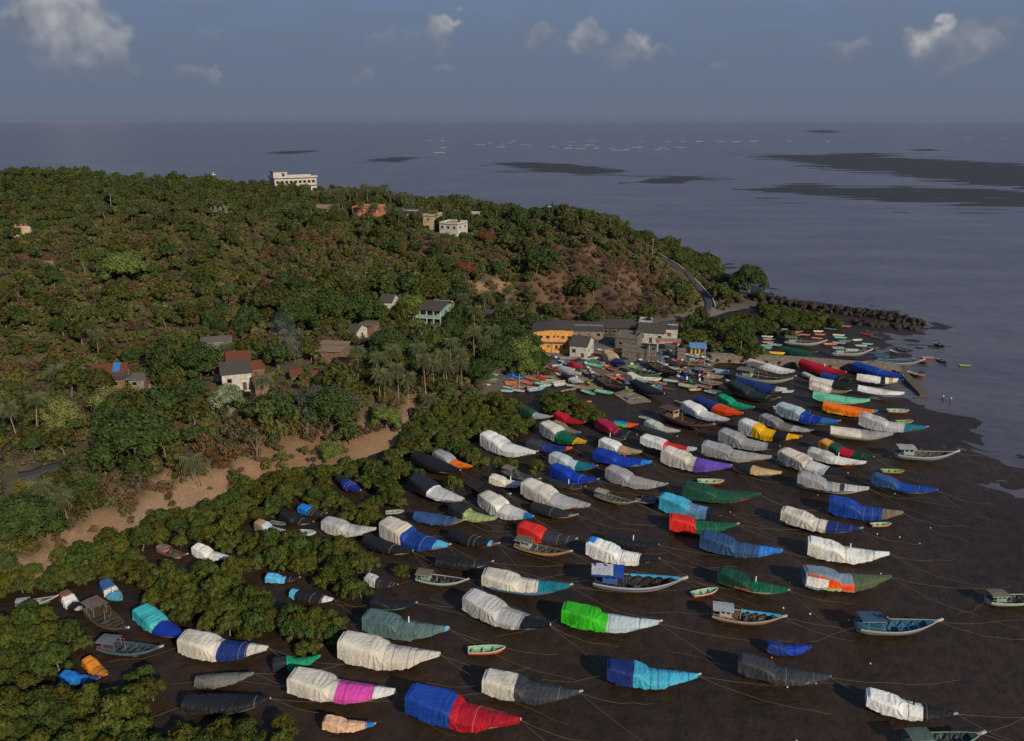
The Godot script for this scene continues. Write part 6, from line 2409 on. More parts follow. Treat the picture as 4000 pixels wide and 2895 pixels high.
func build_dinghies() -> void:
	dinghy_shapes()
	for r in DINGHIES:
		var k: Array = DINGHY[r[5]]
		var where := "on open mud"
		if r[2] < -203.0 and r[0] < 62.0: where = "in the crowded boatyard"
		elif r[2] < -222.0: where = "beyond the pier"
		elif r[0] < 0.0: where = "at the mangrove edge"
		var o := thing("dinghy", DINGHY_WORDS[r[5]] + " " + where, "dinghy", Vector3(r[0], r[1] - 0.03, r[2]), deg_to_rad(r[3]), "small dinghies")
		if r[0] > 108.0: o.position.y = maxf(o.position.y - 0.42, mud(r[0], r[2]) )
		if r[0] > 118.0: o.position.y = -0.5
		var sc: float = r[4] / 4.5
		o.scale = Vector3(sc, sc, sc)
		o.rotation.x = rng.randf_range(-0.06, 0.06)
		var ms := []
		for i in 3: ms.append(mat("dinghy_%s%d" % [r[5], i], rgb(k[i][0], k[i][1], k[i][2]), 0.6, false))
		part("hull", shapes["dinghy_hull"], ms[0], o)
		part("transom", shapes["dinghy_transom"], ms[0], o)
		part("rim", shapes["dinghy_rim"], ms[2], o)
		if r[5] == "yl":
			part("cover", shapes["dinghy_cover"], ms[1], o)
			continue
		part("well", shapes["dinghy_well"], ms[1], o)
		for i in 3: part("seat", shapes["dinghy_seat%d" % i], ms[2 if i == 1 else 1], o)

# ------------------------------------------------------------------ plants
func leaf_mat(key: String, tone: Color) -> StandardMaterial3D:
	var had := mats.has("leaf_" + key)
	var m := mat("leaf_" + key, tone, 0.65)
	if not had:
		m.backlight_enabled = true
		m.backlight = Color(0.12, 0.16, 0.05)
		m.metallic_specular = 0.25
	return m

func crown_solid(s: Solid, seed_: int, lobes: int, per: int, leaf: float, squash: float, lo: Color, hi: Color, at := Vector3.ZERO, reach := 1.0, open := 0.0) -> void:
	# clumps of leaves on the outside of overlapping lobes
	var r := RandomNumberGenerator.new()
	r.seed = seed_
	for k in lobes:
		var a := TAU * (k * 0.618 + r.randf() * 0.12)
		var e := r.randf()
		var out := sqrt((k + 0.5) / lobes) * r.randf_range(0.5, 0.82)
		var mid := Vector3(cos(a) * out, (0.62 - out * out * r.randf_range(0.5, 1.5) + r.randf_range(-0.14, 0.16)) * squash, sin(a) * out)
		var rad := r.randf_range(0.26, 0.42) * (1.0 - 0.2 * out)
		var tone := lo.lerp(hi, r.randf())
		# closed core filling the lobe, its leaf colour pulled toward the darker tone
		if open < 0.5:
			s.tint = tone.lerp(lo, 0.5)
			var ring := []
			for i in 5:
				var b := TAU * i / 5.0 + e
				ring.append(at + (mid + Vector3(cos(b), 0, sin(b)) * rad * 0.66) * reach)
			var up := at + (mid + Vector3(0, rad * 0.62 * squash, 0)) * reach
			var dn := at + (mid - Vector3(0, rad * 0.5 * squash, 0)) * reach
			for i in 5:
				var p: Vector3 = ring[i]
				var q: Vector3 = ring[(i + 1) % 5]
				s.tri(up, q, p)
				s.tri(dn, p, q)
		for i in per:
			var d := Vector3(r.randfn(), r.randfn() + 0.35, r.randfn()).normalized()
			if d.y < -0.35: d.y = -d.y
			var p := at + (mid + d * Vector3(1, squash, 1) * rad * r.randf_range(0.72, 1.12)) * reach
			var nn := (d + Vector3(r.randfn(), r.randfn(), r.randfn()) * 0.5).normalized()
			var t := nn.cross(Vector3(r.randfn(), r.randfn(), r.randfn())).normalized()
			var b := nn.cross(t)
			var l := leaf * reach * r.randf_range(0.65, 1.35)
			s.tint = tone.lerp(lo.lerp(hi, r.randf()), 0.65)
			var pa := p - t * l
			var pb := p + b * l * 0.6 - nn * l * 0.12
			var pc := p + t * l
			var pd := p - b * l * 0.6 - nn * l * 0.12
			var sm := (d * 0.5 + nn * 0.75).normalized()
			# keep the corner order and the shading normal on one side
			if (pc - pa).cross(pb - pa).dot(sm) > 0.0:
				s.tri_n(pa, pb, pc, sm, sm, sm)
				s.tri_n(pa, pc, pd, sm, sm, sm)
			else:
				s.tri_n(pa, pc, pb, sm, sm, sm)
				s.tri_n(pa, pd, pc, sm, sm, sm)

func twigs(s: Solid, seed_: int, n: int, rise: float, reach: float, thick: float) -> void:
	var r := RandomNumberGenerator.new()
	r.seed = seed_
	for i in n:
		var a := TAU * i / n + r.randf()
		var q := Vector3(cos(a), 0, sin(a)) * reach * r.randf_range(0.5, 1.0)
		q.y = rise * r.randf_range(0.7, 1.1)
		var m := q * 0.5 + Vector3(r.randf_range(-0.1, 0.1), rise * 0.12, r.randf_range(-0.1, 0.1))
		s.tube([Vector3(0, -0.1, 0), m, q], [thick, thick * 0.6, thick * 0.15], 4)
		for k in 3:
			var q2 := m.lerp(q, 0.3 + 0.25 * k) + Vector3(r.randfn(), absf(r.randfn()), r.randfn()) * reach * 0.22
			s.tube([m.lerp(q, 0.1 + 0.25 * k), q2], [thick * 0.4, thick * 0.08], 3)

func trunk_mesh(k: int) -> ArrayMesh:
	var key := "trunk%d" % k
	if shapes.has(key): return shapes[key]
	var s := Solid.new()
	var b := Vector3(0.05 * k - 0.1, 0.55, 0.06)
	s.tube([Vector3(0, -0.25, 0), Vector3(0.02, 0.2, 0), b], [0.075, 0.055, 0.042], 7)
	for i in 4:
		var a := TAU * i / 4.0 + k
		var q := b + Vector3(cos(a) * 0.36, 0.32, sin(a) * 0.36)
		s.tube([b, b.lerp(q, 0.5) + Vector3(0, 0.05, 0), q], [0.034, 0.024, 0.01], 5)
	shapes[key] = s.mesh()
	return shapes[key]

func palm_shapes() -> void:
	for k in 4:
		var r := RandomNumberGenerator.new()
		r.seed = 900 + k
		var s := Solid.new()
		var pts := []
		var rad := []
		for i in 9:
			var t := i / 8.0
			pts.append(Vector3(0.09 * sin(t * 1.6 + k) * t, t, 0.05 * sin(t * 2.3 + k * 2.0) * t))
			rad.append(lerpf(0.015, 0.010, t) + (0.010 if i == 0 else 0.0))
		s.tube(pts, rad, 7)
		shapes["palm_trunk%d" % k] = s.mesh()
		shapes["palm_top%d" % k] = pts[8]
		var f := Solid.new()
		var n := 24
		for i in n:
			var a := TAU * (i * 0.618)
			var lift := lerpf(1.1, -0.5, i / float(n)) + r.randf_range(-0.12, 0.12)
			var dir := Vector3(cos(a), 0, sin(a))
			var side := Vector3(-dir.z, 0, dir.x)
			var ln := r.randf_range(0.85, 1.08)
			var prev := Vector3.ZERO
			var tone := Color(0.085, 0.10, 0.038).lerp(Color(0.165, 0.17, 0.078), r.randf())
			if lift < -0.3: tone = Color(0.15, 0.12, 0.06)
			for j in 11:
				var t := (j + 1) / 11.0
				var q := dir * ln * (t * cos(lift * 0.6)) + Vector3(0, ln * (t * sin(lift) - 0.85 * t * t), 0)
				var wide := 0.27 * sin(minf(t * 1.2 + 0.12, 1.0) * PI) + 0.035
				f.tint = tone.lerp(Color(0.07, 0.08, 0.035), r.randf() * 0.4)
				var fall := Vector3(0, -wide * 0.75, 0)
				for sg in [-1.0, 1.0]:
					var tipq: Vector3 = q.lerp(prev, 0.3) + side * wide * sg + fall + dir * 0.05
					var m := Vector3(side.x * sg * 0.5, 0.85, side.z * sg * 0.5).normalized()
					var mid := prev.lerp(q, 0.72)
					if (tipq - prev).cross(mid - prev).dot(m) > 0.0: f.tri_n(prev, mid, tipq, m, m, m)
					else: f.tri_n(prev, tipq, mid, m, m, m)
				prev = q
		shapes["palm_fronds%d" % k] = f.mesh()

func plant_kind(kind: String) -> Array:
	# meshes of a kind, each a crown of unit radius standing on y = 0
	if shapes.has(kind): return shapes[kind]
	var out := []
	for k in 5:
		var s := Solid.new()
		match kind:
			"wood":
				crown_solid(s, 100 + k, 20, 58, 0.085, 1.15, Color(0.032, 0.046, 0.014), Color(0.090, 0.104, 0.030), Vector3(0, 0.55, 0))
			"shrub":
				crown_solid(s, 200 + k, 12, 48, 0.11, 1.05, Color(0.062, 0.068, 0.021), Color(0.142, 0.136, 0.047), Vector3(0, 0.22, 0), 1.0)
			"dry":
				s.tint = Color(0.13, 0.10, 0.075)
				twigs(s, 300 + k, 7, 0.95, 0.75, 0.028)
				crown_solid(s, 320 + k, 10, 34, 0.10, 1.1, Color(0.088, 0.056, 0.032), Color(0.160, 0.108, 0.062), Vector3(0, 0.25, 0), 1.0, 1.0)
			"mangrove":
				crown_solid(s, 400 + k, 16, 78, 0.08, 0.85, Color(0.034, 0.048, 0.010), Color(0.100, 0.112, 0.023), Vector3(0, 0.42, 0))
		out.append(s.mesh())
	shapes[kind] = out
	return out

func whole_kind(kind: String) -> Array:
	# the same plants with their stems in one mesh, for the mass of them
	var key := kind + "_whole"
	if shapes.has(key): return shapes[key]
	var out := []
	for k in 5:
		var s := Solid.new()
		s.tint = Color(0.11, 0.085, 0.06)
		s.tube([Vector3(0, -0.4, 0), Vector3(0.03, 0.5, 0.02)], [0.07, 0.04], 5)
		match kind:
			"wood": crown_solid(s, 100 + k, 20, 42, 0.10, 1.15, Color(0.032, 0.046, 0.014), Color(0.090, 0.104, 0.030), Vector3(0, 0.55, 0))
			"shrub": crown_solid(s, 200 + k, 12, 36, 0.12, 1.05, Color(0.062, 0.068, 0.021), Color(0.142, 0.136, 0.047), Vector3(0, 0.22, 0))
			"dry":
				s.tint = Color(0.13, 0.10, 0.075)
				twigs(s, 300 + k, 6, 0.95, 0.75, 0.03)
				crown_solid(s, 320 + k, 10, 28, 0.11, 1.1, Color(0.088, 0.056, 0.032), Color(0.160, 0.108, 0.062), Vector3(0, 0.25, 0), 1.0, 1.0)
			"mangrove": crown_solid(s, 400 + k, 16, 70, 0.083, 0.85, Color(0.034, 0.048, 0.010), Color(0.100, 0.112, 0.023), Vector3(0, 0.42, 0))
		out.append(s.mesh())
	shapes[key] = out
	return out

func whereabouts(p: Vector3, kind: String) -> String:
	# what a plant stands beside, in words one can find in the picture
	var best := 1e9
	var words := ""
	if kind == "mangrove":
		for r in COVERED:
			var d := Vector2(cos(deg_to_rad(r[3])), -sin(deg_to_rad(r[3]))) * float(r[4]) * 0.5
			var e := Vector2(p.x, p.z).distance_to(Vector2(r[0], r[2]) + d)
			if e < best and e < float(r[4]) * 0.5 + 3.0:
				best = e
				words = "beside the boat with %s cover" % r[6].split(":")[0].replace("_", " ")
		if words != "": return words
		if p.z < -240.0: return "beyond the pier"
		if p.z < -190.0: return "below the boatyard"
		if p.z < -150.0: return "along the upper creek"
		return "in the thick of the grove" if p.z < -100.0 else "in the outer grove"
	for q in HOUSES:
		var e := Vector2(p.x, p.z).distance_to(Vector2(q[1], q[3]))
		if e < best and e < 15.0:
			best = e
			words = "beside the " + q[11].split(" with ")[0].split(" between ")[0].split(" above ")[0].split(" behind ")[0].split(" on ")[0].split(" at ")[0].split(" by ")[0].split(" under ")[0].split(" among ")[0].split(" against ")[0].split(" beside ")[0].split(" facing ")[0]
	if words != "": return words
	if near_line(p.x, p.z, HEADLAND_ROAD) < 12.0: return "by the headland road"
	if near_line(p.x, p.z, HILL_ROAD) < 12.0: return "by the lane on the lower slope"
	if p.z < -370.0: return "on the ridge"
	if p.x > -10.0 and p.z < -265.0: return "on the scrubby headland slope"
	if p.y < 6.0: return "on the bank above the mangroves"
	return "on the lower slope" if p.z > -215.0 else "on the upper slope"

func put_plants(kind: String, list: Array, called: String, label: String, category: String, group: String, stuff_name: String, stuff_label: String) -> void:
	# list rows: position, radius. The 300 that show largest are things of their own, the rest one mass
	list.sort_custom(func(a, b): return a[1] / (a[0] as Vector3).distance_to(Vector3(0, CAM_HEIGHT, 0)) > b[1] / (b[0] as Vector3).distance_to(Vector3(0, CAM_HEIGHT, 0)))
	var tones := [Color(1, 1, 0.95), Color(0.80, 0.85, 0.82), Color(1.0, 0.95, 0.80), Color(0.84, 0.93, 0.93), Color(0.93, 0.84, 0.74)]
	var bark := mat("bark", rgb(112, 98, 84), 0.95, false)
	var meshes := plant_kind(kind)
	var n := mini(300, list.size())
	var big: float = list[n / 2][1]
	for i in n:
		var r: float = list[i][1]
		var words := "%s %s %s %s" % ["large" if r > big else "smaller", ["yellowish green", "dull green", "golden green", "bluish green", "brownish green"][i % 5] if kind != "dry" else ["tawny", "grey brown", "sandy", "ashy brown", "reddish brown"][i % 5], label, whereabouts(list[i][0], kind)]
		var o := thing(called, words, category, list[i][0], rng.randf() * TAU, group)
		var t := part("trunk", trunk_mesh(i % 4), bark, o)
		t.scale = Vector3(r, r * (1.25 if kind == "wood" else 0.8), r)
		var c := part("crown", meshes[rng.randi() % 5], leaf_mat("%s%d" % [kind, i % 5], tones[i % 5]), o)
		c.scale = Vector3(r, r * rng.randf_range(0.8, 1.25) * (1.2 if kind == "mangrove" else 1.0), r * rng.randf_range(0.85, 1.15))
	if list.size() <= n: return
	var whole := whole_kind(kind)
	var holder := Node3D.new()
	holder.name = numbered(stuff_name)
	add_child(holder)
	holder.set_meta("kind", "stuff")
	tag(holder, stuff_label, category)
	var sets := [[], [], [], [], []]
	for i in range(n, list.size()): sets[i % 5].append(list[i])
	for k in 5:
		var mm := MultiMesh.new()
		mm.transform_format = MultiMesh.TRANSFORM_3D
		mm.use_colors = true
		mm.mesh = whole[k]
		mm.instance_count = sets[k].size()
		for i in sets[k].size():
			var r: float = sets[k][i][1]
			var b := Basis(Vector3.UP, rng.randf() * TAU).scaled(Vector3(r, r * rng.randf_range(0.8, 1.2), r))
			mm.set_instance_transform(i, Transform3D(b, sets[k][i][0]))
			var g := rng.randf_range(0.75, 1.15)
			mm.set_instance_color(i, Color(g * rng.randf_range(0.9, 1.15), g, g * rng.randf_range(0.8, 1.1)))
		var mi := MultiMeshInstance3D.new()
		mi.name = "foliage"
		mi.multimesh = mm
		mi.material_override = leaf_mat(kind + "_mass", Color(1, 1, 1))
		holder.add_child(mi, true)
		mi.set_meta("kind", "stuff")

func build_trees() -> void:
	var wood := []
	var shrub := []
	var dry := []
	var blocks := []
	for q in HOUSES: blocks.append(Vector3(q[1], q[3], maxf(q[5], q[6]) * 0.68))
	# keep the view onto each house front open
	for q in HOUSES:
		var away := Vector2(-float(q[1]), -float(q[3])).normalized()
		blocks.append(Vector3(q[1] + away.x * float(q[6]), q[3] + away.y * float(q[6]), float(q[5]) * 0.48))
	for q in SPOTS: blocks.append(Vector3(q[1], q[3], 12.0 if q[0] == "hostel" else 5.0))
	blocks.append(Vector3(-104.0, -421.0, 7.0))
	var x := -300.0
	while x < 110.0:
		var z := -520.0
		while z < -95.0:
			var px := x + rng.randf_range(-1.7, 1.7)
			var pz := z + rng.randf_range(-1.7, 1.7)
			var roll := rng.randf()
			var roll2 := rng.randf()
			var big := rng.randf()
			z += 2.7
			if absf(px) > -pz * 0.72 + 12.0: continue
			var h := hill(px, pz)
			if h < 0.25: continue
			# the boatyard stays clear
			if px > -8.0 and px < 62.0 and pz > -262.0 and h < 3.2: continue
			var kind := "mix"
			for q in ZONES:
				if Vector2(px - q[1], pz - q[2]).length() < q[3]: kind = q[0]
			var stop := false
			for q in blocks:
				if Vector2(px - q.x, pz - q.y).length() < q.z: stop = true
			if stop: continue
			if near_line(px, pz, HEADLAND_ROAD) < 4.2 or near_line(px, pz, HILL_ROAD) < 4.0: continue
			var at := Vector3(px, h - 0.1, pz)
			if pz > -200.0 and h < 8.0 and roll2 < 0.7 and near_line(px, pz, SHORE) < 5.5: kind = "bare"
			if kind == "bare":
				if roll < 0.14: shrub.append([at, 0.5 + big * 0.9])
				elif roll < 0.42: dry.append([at, 0.7 + big * 0.8])
				continue
			if kind == "cliff":
				if roll2 < 0.6: dry.append([Vector3(px + 1.4, hill(px + 1.4, pz + 1.5) - 0.1, pz + 1.5), 0.9 + big * 0.9])
				if roll < 0.75: dry.append([at, 1.0 + big * 1.1])
				elif roll < 0.83: shrub.append([at, 0.8 + big * 1.4])
				continue
			if kind == "dry":
				if roll2 < 0.8: dry.append([Vector3(px + 1.5, hill(px + 1.5, pz + 1.4) - 0.1, pz + 1.4), 0.9 + big])
				if roll < 0.86: dry.append([at, 1.5 + big * 1.5])
				elif roll < 0.93: shrub.append([at, 1.1 + big * 1.3])
				elif roll < 0.95: wood.append([at, 2.0 + big * 1.4])
				continue
			if kind == "wood":
				if roll < 0.36: wood.append([at, 2.4 + big * big * 3.2])
				elif roll < 0.92: shrub.append([at, 1.7 + big * 1.6])
				else: dry.append([at, 1.3 + big])
				continue
			var back: bool = pz < -350.0
			if roll < (0.36 if back else 0.14): wood.append([at, (2.2 if back else 1.8) + big * big * 2.2])
			elif roll < 0.70: shrub.append([at, 1.1 + big * 1.4])
			else: dry.append([at, 1.0 + big * 1.4])
		x += 2.7
	print("plants ", wood.size(), " ", shrub.size(), " ", dry.size())
	put_plants("wood", wood, "broadleaf_tree", "broadleaf tree", "tree", "broadleaf trees of the hillside", "far_woodland", "unbroken dark green woodland covering the ridge")
	put_plants("shrub", shrub, "green_shrub", "leafy shrub", "shrub", "green shrubs of the hillside", "green_scrub", "mass of green scrub between the hillside trees")
	put_plants("dry", dry, "dry_shrub", "dry shrub", "shrub", "dry shrubs of the hillside", "dry_scrub", "mass of brown dry scrub on the slopes")
	# trees that stand out by themselves
	var bark := mat("bark", rgb(112, 98, 84), 0.95, false)
	var look := {"light": [Color(0.085, 0.12, 0.026), Color(0.155, 0.19, 0.05), "bright yellowish green leafy tree standing out among darker trees"], "yellowgreen": [Color(0.11, 0.12, 0.034), Color(0.17, 0.165, 0.055), "pale yellow green round tree on the lower slope"],
		"deep": [Color(0.026, 0.044, 0.012), Color(0.062, 0.088, 0.022), "large deep green spreading tree with a dense wide crown"], "pale": [Color(0.07, 0.10, 0.045), Color(0.24, 0.27, 0.17), "tree with pale silvery leaf clusters by the houses"], "flame": [Color(0.07, 0.045, 0.02), Color(0.23, 0.075, 0.028), "tree flowering rusty orange on the upper slope"],
		"grey": [Color(0.05, 0.062, 0.036), Color(0.11, 0.12, 0.085), "greyish green tree with small pale leaves above the shore"], "conifer": [Color(0.018, 0.026, 0.014), Color(0.04, 0.05, 0.026), "tall dark pointed conifer beside the slate roofed house"], "fan": [Color(0.055, 0.07, 0.03), Color(0.11, 0.12, 0.05), "fan palm with round leaves on the headland slope"]}
	for q in MARKED_TREES:
		var kd: String = q[0]
		var r: float = q[4]
		var at := Vector3(q[1], ground(q[1], q[3]) - 0.1, q[3])
		var o := thing("conifer_tree" if kd == "conifer" else "fan_palm" if kd == "fan" else "spreading_tree", look[kd][2].split(" standing ")[0].split(" on the ")[0].split(" with ")[0].split(" by the ")[0].split(" above ")[0].split(" beside ")[0] + " " + whereabouts(at, kd), "tree", at, rng.randf() * TAU, "trees that stand out on the hill")
		var key := "marked_" + kd
		if not shapes.has(key):
			var s := Solid.new()
			if kd == "conifer":
				for i in 7: crown_solid(s, 700 + i, 6, 40, 0.2, 0.6, look[kd][0], look[kd][1], Vector3(0, 0.5 + i * 0.55, 0), 1.0 - i * 0.12)
			else:
				crown_solid(s, 600 + key.length(), 30, 170, 0.044 if kd != "pale" else 0.06, 1.0, look[kd][0], look[kd][1], Vector3(0, 0.5, 0))
			shapes[key] = s.mesh()
		var t := part("trunk", trunk_mesh(1), bark, o)
		t.scale = Vector3(r, r * (4.0 if kd == "conifer" else 1.15), r)
		var c := part("crown", shapes[key], leaf_mat("marked", Color(1, 1, 1)), o)
		c.scale = Vector3(r, r * 0.95, r)
	# coconut palms
	palm_shapes()
	var n := 0
	for q in COCONUTS:
		n += 1
		var k := n % 4
		var tall: float = q[3] * rng.randf_range(0.95, 1.15) + 1.0
		var o := thing("coconut_palm", ("tall" if tall > 9.0 else "short") + " coconut palm with drooping fronds " + whereabouts(Vector3(q[0], q[1], q[2]), "palm"), "palm", Vector3(q[0], ground(q[0], q[2]) - 0.2, q[2]), rng.randf() * TAU, "coconut palms")
		var t := part("trunk", shapes["palm_trunk%d" % k], mat("palm_bark", rgb(138, 122, 102), 0.95, false), o)
		t.scale = Vector3(tall, tall, tall)
		var f := part("fronds", shapes["palm_fronds%d" % k], leaf_mat("palm", Color(1, 1, 1)), o)
		f.position = shapes["palm_top%d" % k] * tall
		var fr := rng.randf_range(3.5, 4.4)
		f.scale = Vector3(fr, fr, fr)
	# bare dead trees
	for i in DEAD_TREES.size():
		var q: Array = DEAD_TREES[i]
		var s := Solid.new()
		s.tube([Vector3(0, -0.4, 0), Vector3(0.1, 2.2, 0), Vector3(0.2, 3.2, 0.1)], [0.2, 0.15, 0.12], 6)
		var o := thing("dead_tree", "bare leafless tree with forked branches " + whereabouts(Vector3(q[0], q[1], q[2]), "dead"), "tree", Vector3(q[0], ground(q[0], q[2]), q[2]), i * 1.1, "leafless trees on the slope")
		part("trunk", s.mesh(), mat("dead_wood", rgb(118, 104, 90), 0.9, false), o)
		var b := Solid.new()
		twigs(b, 800 + i, 6, 4.0, 2.4, 0.11)
		var br := part("branches", b.mesh(), mat("dead_wood", rgb(118, 104, 90), 0.9, false), o)
		br.position = Vector3(0.15, 2.6, 0.05)

func build_mangroves() -> void:
	var list := []
	var boats := []
	for set_ in [COVERED, BARE, DINGHIES]:
		for r in set_:
			var d := Vector2(cos(deg_to_rad(r[3])), -sin(deg_to_rad(r[3]))) * float(r[4])
			boats.append([Vector2(r[0], r[2]), Vector2(r[0], r[2]) + d, 0.16 * float(r[4])])
	for poly in MANGROVE_GROUND:
		var pts := PackedVector2Array()
		var lo := Vector2(1e9, 1e9)
		var hi := Vector2(-1e9, -1e9)
		for q in poly:
			var v := Vector2(q[0], q[1])
			pts.append(v)
			lo = lo.min(v)
			hi = hi.max(v)
		var x := lo.x
		while x < hi.x:
			var z := lo.y
			while z < hi.y:
				var v := Vector2(x + rng.randf_range(-0.8, 0.8), z + rng.randf_range(-0.8, 0.8))
				var r := rng.randf_range(1.3, 2.0) + rng.randf() * rng.randf() * 1.2
				var skip := rng.randf() < 0.06
				z += 2.05
				if skip or absf(v.x) > -v.y * 0.74 + 8.0: continue
				if not Geometry2D.is_point_in_polygon(v, pts): continue
				if hill(v.x, v.y) > 0.7 and v.y > -200.0: continue
				var ok := true
				for b in boats:
					var dd := v.distance_to(Geometry2D.get_closest_point_to_segment(v, b[0], b[1]))
					# bushes on the near side of a boat keep further off, so the boats stay in view
					var front: float = 1.4 if v.y > ((b[0] + b[1]) * 0.5).y else 0.0
					if dd < float(b[2]) + r * 0.72 + 0.1 + front: ok = false
				if ok: list.append([Vector3(v.x, ground(v.x, v.y) - 0.15, v.y), r])
			x += 2.05
	print("mangroves ", list.size())
	put_plants("mangrove", list, "mangrove_bush", "mangrove bush", "mangrove", "mangrove bushes along the shore", "mangrove_thicket", "continuous mangrove thicket along the shore")

# ------------------------------------------------------------------ small things
func build_yard_things() -> void:
	# heaps of nets on the landing and the yard
	var tones := [["teal", [46, 84, 84]], ["dark", [40, 38, 36]], ["green", [44, 96, 70]], ["brown", [86, 72, 58]], ["grey", [110, 108, 102]], ["blue", [44, 84, 136]]]
	var spots := [[58, -243, 1.9, 5], [61, -243.5, 2.2, 1], [64, -243, 2.0, 0], [67, -242, 2.4, 0], [70, -243, 2.3, 1], [73, -242, 2.2, 0], [65, -239.5, 1.6, 2], [69, -239.5, 1.7, 0], [75, -240, 1.8, 0], [61, -240, 1.4, 3],
		[9, -232, 2.0, 1], [12, -233, 1.8, 1], [6, -233, 1.6, 3], [16, -231, 1.8, 5], [20, -232, 2.0, 1], [24, -233, 2.1, 2], [8, -236, 1.3, 2], [27, -229, 1.7, 4], [34, -234, 1.8, 1], [29, -224, 1.5, 3], [48, -233, 1.9, 1], [52, -231, 1.7, 0],
		[55, -226, 1.5, 2], [14, -227, 1.3, 5], [22, -226, 1.5, 2], [38, -229, 1.5, 4], [44, -222, 1.3, 1], [26, -212, 1.3, 1], [57, -233, 2.2, 1], [40, -237, 1.5, 2]]
	for q in spots:
		var t: Array = tones[q[3]]
		var o := MeshInstance3D.new()
		o.name = numbered("net_heap")
		o.mesh = heap_mesh(rng.randi() % 5)
		o.material_override = mat("heap_" + t[0], rgb(t[1][0], t[1][1], t[1][2]), 0.95, false)
		add_child(o)
		o.position = Vector3(q[0], ground(q[0], q[1]) - 0.1, q[1])
		o.rotation.y = rng.randf() * TAU
		o.scale = Vector3(q[2], q[2] * rng.randf_range(0.4, 0.65), q[2] * rng.randf_range(0.7, 1.0))
		tag(o, "heap of %s fishing net piled at the boatyard" % t[0], "net heap", "net heaps in the boatyard")
	# crates, planks and loose sheets lying between the boats
	var kinds := [["blue", "azure"], ["white", "white"], ["orange", "orange_hot"], ["green", "jade"], ["pale", "ice"], ["grey", "grey"], ["red", "crimson"], ["tan", "tan"]]
	for k in 110:
		var x := rng.randf_range(4.0, 62.0)
		var z := rng.randf_range(-241.0, -208.0)
		if z > -214.0 and x < 18.0: continue
		var q: Array = kinds[rng.randi() % 8]
		var o := MeshInstance3D.new()
		add_child(o)
		var y := ground(x, z)
		if k % 3 == 0:
			o.mesh = heap_mesh(k % 5)
			o.name = numbered("loose_sheet")
			o.scale = Vector3(rng.randf_range(0.7, 1.8), rng.randf_range(0.2, 0.5), rng.randf_range(0.6, 1.2))
			tag(o, "crumpled %s sheet lying in the boatyard" % q[0], "sheet", "loose sheets in the boatyard")
			o.position = Vector3(x, y - 0.05, z)
		else:
			var s := Solid.new()
			var w := rng.randf_range(0.5, 1.1)
			s.box(Vector3(0, 0.3, 0), Vector3(w, 0.6, 0.7))
			s.box(Vector3(0, 0.63, 0), Vector3(w + 0.08, 0.06, 0.78))
			o.mesh = s.mesh()
			o.name = numbered("fish_crate")
			tag(o, "%s fish crate standing in the boatyard" % q[0], "crate", "fish crates in the boatyard")
			o.position = Vector3(x, y, z)
		o.rotation.y = rng.randf() * TAU
		o.material_override = cover_mat(q[1])
	# blue awning with yellow and black boards on the landing
	var aw := thing("awning_stall", "light blue awning over yellow and black striped boards on the landing", "awning", Vector3(57.5, ground(57.5, -239.5), -239.5), deg_to_rad(-6))
	for x in [-2.2, 2.2]:
		for z in [-1.4, 1.4]:
			var ps := Solid.new()
			ps.tube([Vector3(x, -0.3, z), Vector3(x, 2.5, z)], [0.07, 0.07], 5)
			part("post", ps.mesh(), mat("pole_grey", rgb(148, 146, 142), 0.7, false), aw)
	slope("awning_sheet", aw, cover_mat("steel"), Vector3(-2.6, 3.1, -1.8), Vector3(2.6, 3.1, -1.8), Vector3(-2.6, 2.3, 1.9), Vector3(2.6, 2.3, 1.9), 5)
	for k in 6:
		var bd := Solid.new()
		bd.box(Vector3(-2.0 + k * 0.6, 0.9, 1.5), Vector3(0.56, 1.6, 0.06))
		part("board", bd.mesh(), mat("board_yellow", rgb(196, 150, 30), 0.7, false) if k % 2 == 0 else mat("rubber", rgb(22, 22, 23), 0.8, false), aw)
	# poles and spars stacked in the yard
	for k in 70:
		var x := rng.randf_range(8.0, 58.0)
		var z := rng.randf_range(-234.0, -205.0)
		var l := rng.randf_range(3.0, 8.0)
		var s := Solid.new()
		s.tube([Vector3(-l * 0.5, 0, 0), Vector3(l * 0.5, 0.05, 0)], [0.09, 0.06], 5)
		var o := MeshInstance3D.new()
		o.name = numbered("timber_spar")
		o.mesh = s.mesh()
		o.material_override = mat("spar", rgb(120, 100, 80), 0.9, false)
		add_child(o)
		o.position = Vector3(x, ground(x, z) + 0.08, z)
		o.rotation.y = rng.randf_range(-0.7, 0.3) - 0.4
		tag(o, "bare timber spar lying on the ground of the boatyard", "spar", "spars lying about the boatyard")
	# barrels
	for k in 16:
		var x := rng.randf_range(44.0, 56.0)
		var z := rng.randf_range(-222.0, -213.0)
		var s := Solid.new()
		s.tube([Vector3(0, 0, 0), Vector3(0, 0.45, 0), Vector3(0, 0.9, 0), Vector3(0, 0.91, 0)], [0.27, 0.3, 0.27, 0.0], 9)
		var o := MeshInstance3D.new()
		o.name = numbered("plastic_drum")
		o.mesh = s.mesh()
		o.material_override = cover_mat("blue") if k % 3 else cover_mat("white")
		add_child(o)
		o.position = Vector3(x, ground(x, z), z)
		tag(o, "blue plastic drum on the silt below the yard" if k % 3 else "white plastic drum on the silt below the yard", "drum", "drums below the yard")
	# concrete slip running down from the yard
	for k in 5:
		var s := Solid.new()
		s.box(Vector3(0, 0, 0), Vector3(6.4, 0.3, 3.2))
		var o := structure("slipway", s.mesh(), mats["pier_stone"])
		o.position = Vector3(27.5 + k * 1.3, 0.02 - k * 0.035, -211.0 + k * 3.3)
		o.rotation.y = 0.35
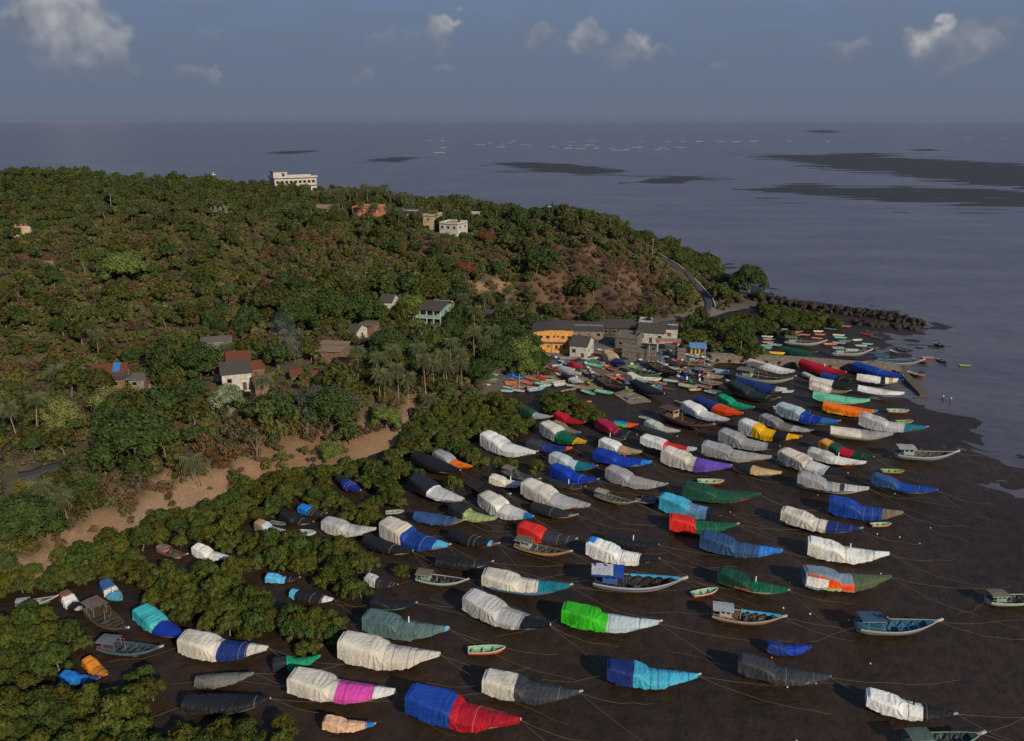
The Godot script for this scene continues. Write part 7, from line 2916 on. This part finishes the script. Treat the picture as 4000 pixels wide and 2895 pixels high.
	# floats and litter on the mud
	for k in 34:
		var x := rng.randf_range(20.0, 85.0)
		var z := rng.randf_range(-150.0, -76.0)
		if absf(x) > -z * 0.62: continue
		var o := MeshInstance3D.new()
		o.name = numbered("net_float")
		var b := SphereMesh.new()
		b.radius = rng.randf_range(0.09, 0.16)
		b.height = b.radius * 1.7
		b.radial_segments = 10
		b.rings = 6
		o.mesh = b
		o.material_override = mat("white_paint", rgb(205, 203, 198), 0.6, false) if k % 11 else cover_mat("orange")
		add_child(o)
		o.position = Vector3(x, ground(x, z) + 0.08, z)
		tag(o, "small white float lying on the mud" if k % 11 else "small orange float lying on the mud", "float", "floats lying on the mud")

func build_ropes() -> void:
	var hemp := mat("hemp", rgb(112, 100, 76), 0.95, false)
	for set_ in [COVERED, BARE]:
		for r in set_:
			if r[2] < -168.0 or r[0] < -45.0: continue
			var l: float = r[4]
			if l < 6.5: continue
			var d := Vector3(cos(deg_to_rad(r[3])), 0, -sin(deg_to_rad(r[3])))
			var stern := Vector3(r[0], 0, r[2])
			var bow := stern + d * l
			for k in 3:
				var a := bow + Vector3(0, 0.175 * l, 0) if k < 2 else stern + Vector3(0, 0.1 * l, 0)
				var turn: float = [rng.randf_range(0.05, 0.5), rng.randf_range(-0.55, -0.1), PI + rng.randf_range(-0.6, 0.6)][k]
				var f := d.rotated(Vector3.UP, turn)
				var run := rng.randf_range(9.0, 20.0) if k < 2 else rng.randf_range(5.0, 10.0)
				var pts := []
				var rad := []
				for i in 13:
					var t := i / 12.0
					var q := a + f * run * t
					var g := ground(q.x, q.z) + 0.03
					q.y = maxf(g, a.y * pow(1.0 - minf(t * 1.5, 1.0), 1.7))
					q += Vector3(-f.z, 0, f.x) * fine.get_noise_2d(t * 120.0, r[0] * 9.0 + k * 55.0) * 1.2 * t
					pts.append(q)
					rad.append(0.018)
				var s := Solid.new()
				s.tube(pts, rad, 4)
				var o := MeshInstance3D.new()
				o.name = numbered("mooring_rope")
				o.mesh = s.mesh()
				o.material_override = hemp
				add_child(o)
				tag(o, "thin mooring rope running from a laid-up boat over the mud", "rope", "mooring ropes across the mud")

func build_smoke() -> void:
	for q in SPOTS:
		if q[0] != "smoke": continue
		var env: Environment = get_node("world_environment").environment
		env.volumetric_fog_enabled = true
		env.volumetric_fog_density = 0.0
		var o := thing("smoke_plume", "thin bluish smoke rising between the hillside houses", "smoke", Vector3(q[1], q[2], q[3]))
		for k in 5:
			var f := FogVolume.new()
			f.name = "puff"
			f.shape = RenderingServer.FOG_VOLUME_SHAPE_ELLIPSOID
			f.size = Vector3(1.6 + k * 1.3, 3.2 + k * 1.0, 1.6 + k * 1.3)
			var m := FogMaterial.new()
			m.density = 0.05 / (1.0 + k * 0.9)
			m.albedo = Color(0.80, 0.84, 0.90)
			f.material = m
			o.add_child(f, true)
			f.position = Vector3(-0.8 * k + 0.5 * (k % 2), 3.0 + k * 2.3, 0.3 * k)
